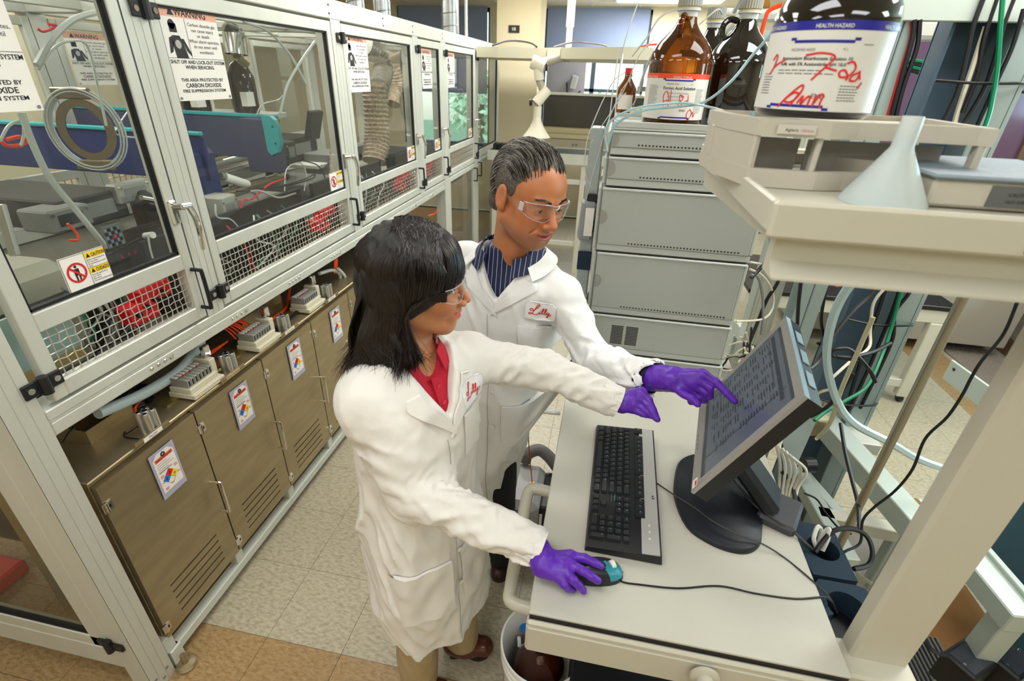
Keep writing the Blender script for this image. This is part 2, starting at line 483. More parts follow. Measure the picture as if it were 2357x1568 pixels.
# pier and door number plate
struct('wall_pier', MB().box((-1.40, 6.3, 0), (-.92, 6.75, CEIL)), M_WALL)
sg = MB().box((-1.262, 6.28, 2.412), (-1.178, 6.28, 2.361)); 
sg = MB()
a = Vector((-1.264, 6.29, 2.405)); sg.box((a.x, 6.285, a.z-.07), (a.x+.12, 6.3, a.z)).build('number_sign', M_BLACK)
tag(bpy.data.objects['number_sign'], 'small black number plate high on the cream pier', 'sign')
texts([('08', .045, (a.x+.06, 6.284, a.z-.050), (1, 0, 0), (0, 0, 1), dict(align='CENTER'))], M_PAPER, bpy.data.objects['number_sign'])
# ceiling pipe that carries the canopy
c = (-0.509, 5.4, 2.34)
tag(MB().cyl((c[0], 5.4, 2.33), (c[0], 5.4, CEIL), .036, 20).cyl((c[0], 5.4, 2.05), (c[0], 5.4, 2.34), .028, 20).build('ceiling_pipe', mat('cream painted pipe', '#b9a986', .5)), 'cream pipe dropping from the ceiling to the canopy', 'pipe')
# galvanised ducts above the enclosure
M_DUCT = mat('galvanised duct', '#a9adac', .28, .9, var=.1, vscale=14, aniso=(1, 1, 5))
def duct(x, y, r, z0, label, g='galvanised ducts above the enclosure'):
    t = thing('exhaust_duct', (x, y, z0), label, 'duct', None)
    m = MB().cyl((x, y, z0), (x, y, CEIL), r, 32, caps=False); m.build('pipe', M_DUCT, t)
    k = MB(); n = 0; z = z0+.01
    while z < CEIL-.02:
        q = [(x+(r+.002)*math.cos(q/24*2*PI), y+(r+.002)*math.sin(q/24*2*PI), z+.05*q/24) for q in range(24)]
        k.tube(q+[(x+r+.002, y, z+.05)], .003, 5); z += .09
    k.build('spiral_seam', M_DUCT, t)
duct(-1.41, 4.6, .07, 2.21, 'tall silver spiral duct rising behind the enclosure top rail')
duct(-1.50, 3.1, .05, 2.21, 'silver spiral duct at the top left, nearer the camera')
duct(-1.56, 3.6, .055, 2.21, 'silver spiral duct standing between two other ducts')
c = (-1.333, 4.8, 2.279)
tag(MB().cyl((c[0], 4.8, 2.15), (c[0], 4.8, CEIL), .012, 12).build('conduit', M_WHITE), 'thin white conduit beside the tall spiral duct', 'conduit')

# overhead canopy and snorkel arm in the back
cz = 2.13
poly = [(-1.307, 5.261, 2.16), (-0.803, 5.802, 2.16), (-0.244, 6.826, 2.16), (0.311, 6.432, 2.16), (1.112, 7.479, 2.16), (0.724, 4.983, 2.16), (0.202, 4.426, 2.16), (-0.182, 4.889, 2.16), (-0.54, 4.354, 2.16), (-1.067, 4.297, 2.16)]
cano = thing('hood_canopy', (-.6, 5.2, 2.1), 'long cream overhead service canopy across the back of the lab', 'canopy')
front = [(-1.31, 5.05), (-.66, 5.0), (-.52, 4.85), (.0, 4.55), (.55, 4.5), (1.4, 4.5)]
for i in range(len(front)-1):
    (xa, ya), (xb, yb) = front[i], front[i+1]
    MB().prism([(xa+.002, ya, 2.06), (xb-.002, yb, 2.06), (xb-.002, 5.9, 2.06), (xa+.002, 5.9, 2.06)], (0, 0, .085)).build('canopy_panel', mat('canopy cream', '#cdc9b2', .5), cano, smooth=False)
for k, (px, w) in enumerate(((-.35, .5), (.35, .55), (-.95, .4))):
    tag(MB().tube([(px-w/2, 5.0, 2.15), (px-w/4, 5.1, 2.19), (px, 5.2, 2.2), (px+w/3, 5.1, 2.18), (px+w/2, 5.0, 2.15)], .008, 6, smooth=5).build('cable', M_RED if k == 1 else M_BLKC),
        ['black cable humped on top of the canopy', 'red cable lying on top of the canopy', 'black cable on the canopy beside the pier'][k], 'cable')
M_ARM = mat('cream extraction arm', '#ddd6c2', .4)
arm = thing('extraction_arm', (-0.488, 4.9, 2.086), 'cream jointed fume extraction arm hanging by the pier', 'extraction arm')
pA, pB, pC, pD = V((-0.495, 4.9, 2.08)), V((-0.703, 4.8, 2.013)), V((-0.637, 4.8, 1.793)), V((-0.678, 4.75, 1.69))
MB().cyl(pA, pB, .035, 18).build('upper_tube', mat('arm tube grey', '#a79f8c', .35), arm)
MB().cyl(pB+Vector((-.05, -.0, .02)), pB+Vector((.06, 0, -.02)), .055, 20).cyl(pB, pB+Vector((0.02, 0, -.12)), .042, 18).build('elbow', M_ARM, arm)
MB().cyl(pB+Vector((.07, 0, -.02)), pB+Vector((.09, 0, -.02)), .03, 16).build('knob', M_BLACK, arm)
MB().cyl(pB+Vector((0.01, 0, -.1)), pC, .032, 18).build('lower_tube', mat('arm tube grey', '#a79f8c', .35), arm)
MB().cyl(pC+Vector((.03, 0, .03)), pD+Vector((-.02, 0, .02)), .045, 18).cyl(pD, pD+Vector((0, 0, -.1)), .035, 18).build('wrist', M_ARM, arm)
MB().cyl(pD+Vector((-.05, -.02, .03)), pD+Vector((-.07, -.02, .03)), .028, 16).build('knob', M_BLACK, arm)
MB().lathe([(.034, 0), (.04, -.04), (.07, -.1), (.125, -.17), (.122, -.172), (.066, -.104), (.03, -.05)], pD+Vector((0, 0, -.08)), 32, cap=False).build('hood_cup', M_ARM, arm)

# back benches: cream ledge, conveyor, partition counter
tag(MB().box((-.92, 6.2, 1.29), (.3, 6.6, 1.34), .006).box((-.92, 6.22, 1.34), (.3, 6.6, 1.40), .01).build('wall_ledge', mat('ledge cream', '#c9bd9b', .5)), 'cream ledge below the tinted partition glass', 'ledge')
pl = MB().box((-.92, 6.21, 1.13), (.3, 6.26, 1.285), .006).build('wall_duct_panel', mat('panel grey cream', '#b3ab94', .5))
tag(pl, 'grey cream wiring trunking with paired sockets below the ledge', 'trunking')
for xx in (-.45, .0, -.41, .04): MB().cyl((xx, 6.209, 1.23), (xx, 6.2, 1.23), .014, 16).build('socket', M_GREYP, pl)
pg = thing('glass_partition', (-.2, 6.4, 1.1), 'tinted glass partition behind the extraction arm', 'partition')
MB().box((-.84, 6.38, 1.40), (.75, 6.39, 1.74)).build('tinted_pane', mat('tinted panel', '#3b3936', .12, spec=.8), pg)
MB().box((-.84, 6.36, 1.74), (.75, 6.41, 1.765)).build('top_rail', M_ALU, pg)
# monitor and chair silhouette beyond the partition
t = thing('office_desk', (-.1, 7.2, .9), 'white topped desk by the bright back window', 'desk')
MB().box((-.75, 6.9, 1.66), (.6, 7.5, 1.69)).build('top', M_WHITE, t)
MB().box((-.73, 6.95, 0), (-.68, 7.45, 1.66)).build('side', M_GREYP, t); MB().box((.53, 6.95, 0), (.58, 7.45, 1.66)).build('side', M_GREYP, t)
t = thing('wall_clock_arm', (-.42, 7.6, 1.6), 'small grey tilting wall lamp near the far window', 'lamp')
o = V((-0.605, 7.5, 1.862))
MB().obox(o, (.10, .04, .18), (0, .2, 0), .02).build('head', M_GREYP, t); MB().tube([o+Vector((-.09, 0, 0)), o+Vector((-.07, 0, -.16)), o+Vector((0, 0, -.2)), o+Vector((.1, 0, -.1))], .012, 6).build('bracket', M_BLACK, t)
# conveyor bench
cv = thing('conveyor_bench', (-.4, 5.2, 0), 'long bench with a dark conveyor belt behind the man', 'bench')
BZ = 1.235
MB().box((-1.25, 5.28, BZ-.03), (.45, 5.75, BZ)).build('belt', mat('dark green belt', '#25302c', .6, bump=.4, bscale=60), cv)
MB().box((-1.25, 5.25, BZ-.09), (.45, 5.28, BZ+.01), .004).box((-1.25, 5.75, BZ-.09), (.45, 5.78, BZ+.01), .004).build('rail', M_ALU, cv)
for xx in (-1.2, -.95, -.75, -.28, .0, .12, .4): MB().box((xx, 5.27, 0), (xx+.05, 5.32, BZ-.09), .003).build('leg', M_POWDER, cv)
MB().box((-1.2, 5.28, .3), (.4, 5.31, .35), .003).build('crossbar', M_POWDER, cv); MB().box((-1.2, 5.28, .95), (.4, 5.31, 1.0), .003).build('crossbar', M_POWDER, cv)
for k in range(9):
    xx = -1.2+k*.05
    nth = ['first', 'second', 'third', 'fourth', 'fifth', 'sixth', 'seventh', 'eighth', 'ninth'][k]
    tag(MB().box((xx, 5.3, BZ), (xx+.038, 5.42, BZ+.06), .003).box((xx+.004, 5.305, BZ+.06), (xx+.034, 5.415, BZ+.07), .002).build('sample_vial_rack', M_WHITE if k > 3 else M_BLACK), 'small %s sample rack, %s from the left on the conveyor bench' % ('white capped' if k > 3 else 'black', nth), 'rack', 'sample racks on the conveyor bench')
# cabinets in the back under the bench
for k, (xx, yy) in enumerate(((-1.1, 4.2), (-.6, 5.3))):
    pass
bx = MB().box((-1.18, 5.85, 0), (-.75, 6.2, .75), .01).build('floor_cabinet', mat('cabinet putty', '#b8b49c', .5))
tag(bx, 'putty coloured floor cabinet behind the conveyor legs', 'cabinet')
MB().box((-1.14, 5.83, .05), (-.97, 5.85, .7), .004).build('door', mat('cabinet putty', '#b8b49c', .5), bx); MB().box((-.96, 5.83, .05), (-.79, 5.85, .7), .004).build('door', mat('cabinet putty', '#b8b49c', .5), bx)

# ================================================================= ROBOT ENCLOSURE
X0 = -1.322            # the face of the posts towards the aisle
XB = -3.05             # far side of the enclosure
enc = thing('robot_enclosure', (X0, .735, 0), 'long aluminium framed enclosure with glass doors along the left aisle', 'enclosure')
def slot_post(name, y0, y1, z0, z1, x=X0, w=.08, parent=None, grooves=True):
    mb = MB().box((x-w, y0, z0), (x-.0015, y1, z1))
    if grooves and y1-y0 > .06:
        n = 3; s = (y1-y0)/n
        for i in range(n): mb.box((x-.004, y0+i*s+(.001 if i else 0), z0), (x, y0+(i+1)*s-(.001 if i < n-1 else 0), z1), .0006)
    else: mb.box((x-.004, y0, z0), (x, y1, z1), .0008)
    return mb.build(name, M_ALU, parent)
POSTS = [(.695, .775), (1.35, 1.43), (2.462, 2.552), (3.487, 3.58), (4.055, 4.17), (5.035, 5.125), (6.055, 6.11)]
DOORS = [(.81, 1.345), (1.435, 2.457), (2.557, 3.482), (3.585, 4.05), (4.175, 5.03), (5.13, 6.05)]
for i, (a, b) in enumerate(POSTS):
    slot_post('post', a, b, 0.0 if i in (0, 4, 5, 6) else 1.141, 2.125, parent=enc)
    for zz in ((0.0, 1.141) if False else ()): pass
    slot_post('post', a, b, 0, 2.125, x=XB+.08, parent=enc, grooves=False)
mb = MB().box((X0-.08, .695, 2.125), (X0, 6.11, 2.2), .003).box((X0-.0795, .695, 2.2), (X0-.02, 6.11, 2.206))
top = mb.build('top_beam', M_ALU, enc)
sb = MB()
for y in (2.46, 3.05, 3.5, 4.1, 4.55, 5.06):
    for z in (2.145, 2.178): sb.cyl((X0-.001, y, z), (X0+.002, y, z), .005, 10)
sb.build('bolt', M_BLACK, top)['kind'] = 'stuff'
bm = MB().box((X0-.08, .777, 1.066), (X0-.004, 4.055, 1.14)).box((X0-.01, .777, 1.112), (X0, 4.055, 1.141), .003).box((X0-.01, .777, 1.066), (X0-.001, 4.055, 1.105), .004).box((X0-.01, .777, 1.1075), (X0-.0005, 4.055, 1.1095))
low = bm.build('lower_beam', M_ALU, enc)
sb = MB()
for y0 in (1.084, 1.455, 1.824, 2.192, 2.56, 2.93, 3.30, 3.67):
    for k in range(4):
        y = y0+k*.026; r = .0065 if k < 3 else .009
        MB().lathe([(r, 0), (r, .002), (r*.6, .004), (r*.35, .0035), (0, .0025)], (X0-.001, y, 1.087), 12, m=Matrix.Rotation(PI/2, 4, 'Y'), cap=False).build('screw', M_CHROME, low)
MB().box((XB, .695, 2.125), (XB+.08, 6.11, 2.2), .003).build('top_beam', M_ALU, enc)
MB().box((XB, .695, 1.066), (XB+.08, 6.11, 1.141), .003).build('lower_beam', M_ALU, enc)
for y in (.735, 1.39, 2.5, 3.53, 4.1, 5.08, 6.08):
    MB().box((XB+.08, y-.04, 2.13), (X0-.08, y+.04, 2.2), .003).build('cross_beam', M_ALU, enc)
for x in (-1.75, -2.2, -2.65):
    MB().box((x-.02, .7, 2.14), (x+.02, 6.1, 2.18), .003).build('roof_rail', M_ALU, enc)
MB().box((XB+.02, .78, 1.03), (X0-.085, 4.9, 1.06)).build('deck', mat('deck grey', '#6d6a60', .4, .5), enc)

def crimp_mesh(name, y0, y1, z0, z1, x, parent, pitch=.0215, r=.0016, slant=0):
    mb = MB()
    ny = max(2, int(round((y1-y0)/pitch))); nz = max(2, int(round((z1-z0)/pitch)))
    dy = (y1-y0)/ny; dz = (z1-z0)/nz
    for i in range(ny+1):
        y = y0+i*dy
        mb.tube([(x+.0016*(1 if (i+j) % 2 else -1), y+.0010*(1 if j % 2 else -1), z0+(j-.0)*dz) for j in range(nz+1)], r, 5, smooth=3, caps=False)
    for j in range(nz+1):
        z = z0+j*dz
        mb.tube([(x-.0016*(1 if (i+j) % 2 else -1), y0+i*dy, z+.0010*(1 if i % 2 else -1)) for i in range(ny+1)], r, 5, smooth=3, caps=False)
    o = mb.build(name, M_WIRE, parent); o['kind'] = 'stuff'
    return o
def black_hinge(y, z, parent, s=1, vert=False):
    h = MB().box((X0, y-.048, z-.02), (X0+.008, y-.012, z+.02), .003).box((X0, y+.012, z-.02), (X0+.008, y+.048, z+.02), .003)
    h.cyl((X0+.01, y, z-.024), (X0+.01, y, z+.024), .012, 16).box((X0, y-.016, z-.02), (X0+.01, y+.016, z+.02))
    o = h.build('hinge', M_BLACK, parent)
    MB().cyl((X0+.008, y-.032, z), (X0+.0105, y-.032, z), .008, 12).cyl((X0+.008, y+.032, z), (X0+.0105, y+.032, z), .008, 12).build('hinge_screw', M_CHROME, parent)
def lever(y, z, parent):
    mb = MB().obox((X0+.006, y, z), (.012, .03, .075), ch=.005)
    mb.cyl((X0+.01, y, z+.018), (X0+.045, y, z+.022), .011, 14).cyl((X0+.04, y-.004, z+.022), (X0+.044, y+.028, z+.02), .01, 14)
    mb.tube([(X0+.042, y+.024, z+.02), (X0+.05, y+.03, z-.02), (X0+.048, y+.034, z-.07), (X0+.04, y+.038, z-.125)], .009, 10, smooth=5, rs=lambda t: .0105-.0035*t)
    mb.build('lever_handle', M_CHROME, parent)
def pull(y, z0, z1, parent):
    MB().tube([(X0, y, z1), (X0+.03, y, z1), (X0+.038, y, z1-.01), (X0+.038, y, z0+.01), (X0+.03, y, z0), (X0, y, z0)], .0065, 8, smooth=3).build('pull_handle', M_BLACK, parent)
doors = []
if 1: pass
for i, (a, b) in enumerate(DOORS):
    z0, z1 = (1.151, 2.115) if i < 5 else (1.16, 2.115)
    mb = MB(); w = .035; xi = X0-.03
    def fr(lo, hi): mb.box((xi, lo[0], lo[1]), (X0+.001, hi[0], hi[1]), .0025)
    gb = 1.385 if i < 5 else 1.245
    fr((a, z0), (a+w, z1)); fr((b-w, z0), (b, z1))
    fr((a+w, z1-.042), (b-w, z1)); fr((a+w, z0), (b-w, z0+.045 if i < 5 else 1.2))
    if i < 5: fr((a+w, 1.333), (b-w, 1.382))
    else: fr((a+w, 1.2), (b-w, 1.24))
    d = mb.build('door', M_ALU, enc); doors.append(d)
    MB().box((X0-.017, a+w, gb), (X0-.013, b-w, z1-.042)).build('pane', M_GLASS, d)
    g = MB(); t = .007
    for (p, q) in (((a+w, gb), (a+w+t, z1-.042)), ((b-w-t, gb), (b-w, z1-.042)), ((a+w, gb), (b-w, gb+t)), ((a+w, z1-.042-t), (b-w, z1-.042))):
        g.box((X0-.022, p[0], p[1]), (X0-.006, q[0], q[1]))
    g.build('gasket', M_RUBBER, d)
    if i < 5: crimp_mesh('wire_mesh', a+w, b-w, 1.198, 1.331, X0-.012, d)
    if i != 1 or True:
        black_hinge(a-.012, 2.055, d); black_hinge(a-.012, 1.212, d)
    if i < 5: lever(b-.02, 1.515, d); pull(b-.012, 1.19, 1.325, d)
    else: pull(a+.02, 1.0, 1.13, enc)
# lower glass doors under doors five and six
for (a, b) in ((4.175, 5.03), (5.13, 6.05)):
    mb = MB(); w = .04
    for lo, hi in (((a, .1), (a+w, 1.14)), ((b-w, .1), (b, 1.14)), ((a+w, 1.1), (b-w, 1.14)), ((a+w, .1), (b-w, .15))): mb.box((X0-.03, lo[0], lo[1]), (X0+.001, hi[0], hi[1]), .0025)
    d = mb.build('lower_door', M_ALU, enc)
    MB().box((X0-.017, a+w, .15), (X0-.013, b-w, 1.1)).build('pane', M_GLASS, d)
pull(4.98, .98, 1.1, enc)
# end wall facing the camera: tall glass door in its frame
YE = .695
mb = MB()
mb.box((-2.9, YE, .13), (X0-.08, YE+.06, .23), .003); er = mb.build('end_rail', M_ALU, enc)
mb = MB()
for lo, hi in (((-2.9, .235), (X0-.115, .285)), ((X0-.155, .235), (X0-.085, 2.1))): mb.box((lo[0], YE-.0, lo[1]), (hi[0], YE+.03, hi[1]), .003)
ed = mb.build('end_door', M_ALU, enc)
MB().box((-2.9, YE+.012, .285), (X0-.155, YE+.016, 2.1)).build('pane', M_GLASS, ed)
MB().box((-2.9, YE+.004, .283), (X0-.155, YE+.022, .292)).build('gasket', M_RUBBER, ed)
MB().box((-1.44, YE-.01, .262), (-1.405, YE, .29), .003).box((-1.39, YE-.01, .25), (-1.35, YE, .28), .003).cyl((-1.398, YE-.01, .245), (-1.398, YE-.01, .295), .012, 12).build('hinge', M_BLACK, enc)
for (y, z) in ((.755, .055), (.735, .03), (.71, .06)): MB().cyl((X0, y, z), (X0+.002, y, z), .006, 10).build('post_bolt', M_GREYP, enc)
MB().lathe([(.0, .0), (.034, 0), (.036, .008), (.03, .016), (.012, .02), (.01, .06)], (X0+.025, .80, 0), 24).build('levelling_foot', M_STEEL, enc)
# black glossy slab and box seen through the end glass
tag(MB().box((-2.7, .90, .36), (-1.78, .915, 1.0)).build('end_backing', mat('glossy black panel', '#15181a', .12)), 'glossy black panel behind the end glass door', 'panel')
tag(MB().box((-2.45, .84, .0), (-2.22, 1.0, .07), .01).build('red_bin', M_RED), 'red box on the floor behind the end glass door', 'box')

# ---- signs and stickers
M_PINK = mat('salmon print', '#e0a48c', .5)
def warning_sign(y0, z0, y1, z1, label, full=True, x=None, sc=1.):
    x = X0-.0105 if x is None else x
    t = thing('warning_sign', (x, y0, z0), label, 'sign', 'carbon dioxide warning signs on the enclosure doors')
    W, Hh = y1-y0, z1-z0
    MB().box((x-.0012, y0, z0), (x, y1, z1)).build('plate', M_PAPER, t)
    o = (x, y0, z0); xd, yd = (0, 1, 0), (0, 0, 1)
    rect(MB(), o, xd, yd, W, Hh*.125, .0003, 0, Hh*.875).build('header_band', M_PINK, t, smooth=False)
    def T(s, fx, fy, fs, w=None, **k): return (s, fs*Hh, (x, y0+fx*W, z0+fy*Hh), xd, yd, dict(align='CENTER', thick=.0006, width=(w*W if w else None), **k))
    L = [T('WARNING', .53, .89, .105, .55, bold=True)]
    for k, s in enumerate(['Carbon dioxide gas', 'can cause injury', 'or death.', 'When alarm operates,', 'do not enter until', 'ventilated.']):
        L.append(T(s, .69, .80-k*.057, .05, [.5, .4, .24, .56, .43, .27][k]))
    for k, (s, fy, fs, w) in enumerate([('SHUT OFF AND LOCK-OUT SYSTEM', .40, .055, .97), ('WHEN SERVICING', .345, .055, .52), ('THIS AREA PROTECTED BY', .21, .05, .78), ('CARBON DIOXIDE', .145, .065, .66), ('FIRE SUPPRESSION SYSTEM', .09, .048, .8)]):
        L.append(T(s, .5, fy, fs, w, bold=True))
    texts(L, M_INK, t)
    ln = MB(); rect(ln, o, xd, yd, W, Hh*.004, .0005, 0, Hh*.455); rect(ln, o, xd, yd, W*.006, Hh*.41, .0005, W*.40, Hh*.46)
    # warning triangle and gassed person
    ln.add([(x+.0006, y0+W*.14, z0+Hh*.892), (x+.0006, y0+W*.25, z0+Hh*.892), (x+.0006, y0+W*.195, z0+Hh*.975)], [(0, 1, 2)])
    pts = [(.03, .47), (.2, .66), (.14, .69), (.10, .70), (.04, .62)]
    disc(ln, (x, y0+W*.17, z0+Hh*.80), xd, yd, W*.055, .0006, 16)
    rect(ln, o, xd, yd, W*.12, Hh*.09, .0006, W*.12, Hh*.72)
    P2 = lambda l: [(x+.0006, y0+u*W, z0+v*Hh) for u, v in l]
    ln.add(P2([(.14, .46), (.34, .46), (.30, .62), (.26, .69), (.14, .69), (.12, .60)]), [tuple(range(6))])
    ln.add(P2([(.05, .50), (.10, .52), (.14, .62), (.13, .68), (.08, .66)]), [tuple(range(5))])
    ln.add(P2([(.34, .53), (.40, .48), (.40, .52), (.32, .66), (.28, .66)]), [tuple(range(5))])
    ln.build('pictogram', M_INK, t, smooth=False)
    c = MB(); disc(c, (x, y0+W*.21, z0+Hh*.60), xd, yd, W*.05, .0009, 14); c.build('lung_mark', mat('grey print', '#a8a59c', .6), t, smooth=False)
    b = MB()
    for (u, v) in ((.04, .03), (.96, .03), (.96, .97), (.04, .97)): b.cyl((x, y0+u*W, z0+v*Hh), (x+.002, y0+u*W, z0+v*Hh), .004, 10)
    b.build('rivet', M_GREYP, t)
warning_sign(.825, 1.818, 1.062, 2.078, 'carbon dioxide warning sign on the nearest glass door, cut by the left edge')
warning_sign(1.482, 1.822, 1.72, 2.08, 'large carbon dioxide warning sign on the second glass door')
warning_sign(2.60, 1.822, 2.84, 2.08, 'carbon dioxide warning sign on the third glass door, in front of the fat hose')
warning_sign(3.66, 1.822, 3.87, 2.065, 'carbon dioxide warning sign on the narrow fourth glass door')
warning_sign(4.23, 1.822, 4.43, 2.065, 'carbon dioxide warning sign on the fifth glass door, second from the far end')
warning_sign(2.60, 1.80, 2.86, 2.06, 'faint warning sign on the far side glass, seen through the nearest door', x=XB+.09)
def robot_sticker(y0, z0, y1, z1, label):
    x = X0-.0095
    t = thing('caution_sticker', (x, y0, z0), label, 'sticker', 'caution stickers on the enclosure doors')
    W, Hh = y1-y0, z1-z0; o = (x, y0, z0); xd, yd = (0, 1, 0), (0, 0, 1)
    MB().box((x-.003, y0, z0), (x, y1, z1)).build('backing', M_PAPER, t)
    m = MB(); disc(m, (x, y0+W*.27, z0+Hh*.5), xd, yd, W*.21, .0009, 28, W*.165)
    a = .7; c = Vector((x+.001, y0+W*.27, z0+Hh*.5)); d = Vector((0, -a, a)).normalized()*W*.18; s = Vector((0, a, a)).normalized()*W*.022
    m.add([c-d-s, c-d+s, c+d+s, c+d-s], [(0, 1, 2, 3)]); m.build('prohibition_ring', M_RED, t, smooth=False)
    p = MB(); disc(p, (x, y0+W*.27, z0+Hh*.68), xd, yd, W*.03, .0006, 12); rect(p, o, xd, yd, W*.11, Hh*.2, .0006, W*.215, Hh*.42); rect(p, o, xd, yd, W*.035, Hh*.16, .0006, W*.22, Hh*.27); rect(p, o, xd, yd, W*.035, Hh*.16, .0006, W*.285, Hh*.27)
    for (u, v, w, h) in ((0, 0, 1, .012), (0, .985, 1, .012), (0, 0, .01, 1), (.985, 0, .012, 1), (.52, 0, .008, 1), (.52, .5, .48, .01)): rect(p, o, xd, yd, W*w, Hh*h, .0006, u*W, v*Hh)
    for u, v in ((.56, .815), (.56, .36)): p.add([(x+.0009, y0+u*W, z0+v*Hh), (x+.0009, y0+(u+.09)*W, z0+v*Hh), (x+.0009, y0+(u+.045)*W, z0+(v+.12)*Hh)], [(0, 1, 2)])
    p.build('pictogram', M_INK, t, smooth=False)
    yb = MB(); rect(yb, o, xd, yd, W*.455, Hh*.17, .0004, W*.53, Hh*.79); rect(yb, o, xd, yd, W*.455, Hh*.17, .0004, W*.53, Hh*.335); yb.build('yellow_band', M_YEL, t, smooth=False)
    L = [('CAUTION', Hh*.15, (x, y0+W*.67, z0+Hh*.815), xd, yd, dict(bold=True, width=W*.3, thick=.0009)), ('CUIDADO', Hh*.15, (x, y0+W*.67, z0+Hh*.36), xd, yd, dict(bold=True, width=W*.3, thick=.0009))]
    for k, s in enumerate(('Robot operating area', 'Do not enter', 'Authorized personnel', 'only')): L.append((s, Hh*.07, (x, y0+W*.55, z0+Hh*(.72-.063*k)), xd, yd, dict(width=W*[.4, .24, .4, .09][k], thick=.0006)))
    for k, s in enumerate(('Area de operaciones', 'con robot', 'No entrar', 'Solo personal autorizado')): L.append((s, Hh*.07, (x, y0+W*.55, z0+Hh*(.27-.063*k)), xd, yd, dict(width=W*[.36, .18, .18, .42][k], thick=.0006)))
    texts(L, M_INK, t)
robot_sticker(.955, 1.391, 1.081, 1.481, 'white and yellow robot caution sticker at the foot of the nearest glass door')
robot_sticker(2.29, 1.39, 2.418, 1.475, 'caution sticker in the lower right corner of the second glass door')
robot_sticker(3.31, 1.39, 3.44, 1.48, 'caution sticker in the lower right corner of the third glass door')
robot_sticker(3.88, 1.39, 4.0, 1.47, 'caution sticker on the narrow fourth glass door')
robot_sticker(4.85, 1.39, 4.97, 1.47, 'caution sticker on the fifth glass door, farthest of the row')

# ---- far side of the enclosure: frames, glass and mesh
mb = MB()
for i, (a, b) in enumerate(DOORS[:5]):
    mb = MB()
    for lo, hi in (((a, 1.15), (a+.04, 2.11)), ((b-.04, 1.15), (b, 2.11)), ((a+.04, 2.07), (b-.04, 2.11)), ((a+.04, 1.15), (b-.04, 1.19)), ((a+.04, 1.33), (b-.04, 1.38))): mb.box((XB+.05, lo[0], lo[1]), (XB+.081, hi[0], hi[1]), .002)
    d = mb.build('far_door', M_ALU, enc)
    MB().box((XB+.062, a+.04, 1.38), (XB+.066, b-.04, 2.07)).build('pane', M_GLASS, d)
    crimp_mesh('wire_mesh', a+.04, b-.04, 1.19, 1.33, XB+.07, d, pitch=.04, r=.003)

# ---- contents of the enclosure
M_TEAL = mat('teal cover', '#2f9fa4', .4); M_NAVY = mat('navy blue cover', '#1d2a5e', .42); M_NAVY2 = mat('dark blue grey cover', '#3a3f5c', .45)
g1 = thing('robot_gantry', (-2.2, 2.0, 1.5), 'blue robot arm beam with teal edge behind the nearest door', 'robot')
MB().box((-2.95, 1.98, 1.47), (-1.72, 2.0, 1.655), .004).build('blue_cover', M_NAVY, g1); MB().box((-2.95, 1.972, 1.655), (-1.72, 1.995, 1.672), .004).build('teal_strip', M_TEAL, g1)
MB().box((-2.0, 1.93, 1.36), (-1.74, 2.07, 1.6), .02).build('carriage', M_NAVY, g1)
g2 = thing('robot_gantry', (-2.0, 2.5, 1.5), 'blue robot arm with rounded teal end cap behind the second door', 'robot')
a = V((-2.236, 2.5, 1.702)); b = V((-1.675, 2.5, 1.699))
MB().box((-2.95, 2.5, 1.49), (-1.80, 2.52, 1.69), .004).build('blue_cover', M_NAVY2, g2); MB().box((-2.95, 2.492, 1.69), (-1.70, 2.515, 1.708), .004).build('teal_strip', M_TEAL, g2)
MB().box((-1.88, 2.44, 1.43), (-1.70, 2.52, 1.69), .006).build('arm_housing', M_NAVY2, g2)
pr = [(-1.745, 2.435, 1.54), (-1.745, 2.435, 1.708), (-1.70, 2.435, 1.708), (-1.675, 2.435, 1.69), (-1.665, 2.435, 1.66), (-1.665, 2.435, 1.58), (-1.69, 2.435, 1.535), (-1.725, 2.435, 1.52)]
MB().prism(pr, (0, .03, 0)).build('end_cap', M_TEAL, g2)
for z in (1.58, 1.66): MB().cyl((-1.69, 2.432, z), (-1.69, 2.436, z), .005, 8).build('screw', M_CHROME, g2)
# coil of clear tube on its steel ring plate
c = V((-1.796, 1.55, 1.711)); ring = thing('tube_coil', c, 'coil of clear tubing on a steel ring plate behind the nearest door', 'tube coil')
u = Vector((.96, .28, 0)).normalized(); w = Vector((0, 0, 1))
def ell(c, u, w, ru, rw, n=40, off=Vector()): return [c+off+u*ru*math.cos(2*PI*i/n)+w*rw*math.sin(2*PI*i/n) for i in range(n)]
nrm = u.cross(w)
mb = MB()
for k in range(7): mb.tube(ell(c, u, w, .105+.003*k, .115+.003*k, 36, nrm*(.006*(k % 3))), .0032, 6, closed=True)
mb.build('clear_tubing', M_WTUBE, ring)
o_, i_ = ell(c, u, w, .092, .10), ell(c, u, w, .062, .075)
mb = MB(); n = 40
vs = o_+i_+[p+nrm*.003 for p in o_]+[p+nrm*.003 for p in i_]
mb.add(vs, [(i, (i+1) % n, n+(i+1) % n, n+i) for i in range(n)]+[(2*n+i, 3*n+i, 3*n+(i+1) % n, 2*n+(i+1) % n) for i in range(n)]+[(i, 2*n+i, 2*n+(i+1) % n, (i+1) % n) for i in range(n)])
mb.build('ring_plate', mat('dull steel plate', '#8a7f6c', .35, .7), ring)
for s in (-1, 1):
    q = c+w*.115*s+u*(-.01); MB().obox(q, (.12, .02, .035), (0, 0, .28), .004).build('bracket', mat('dull steel plate', '#8a7f6c', .35, .7), ring)
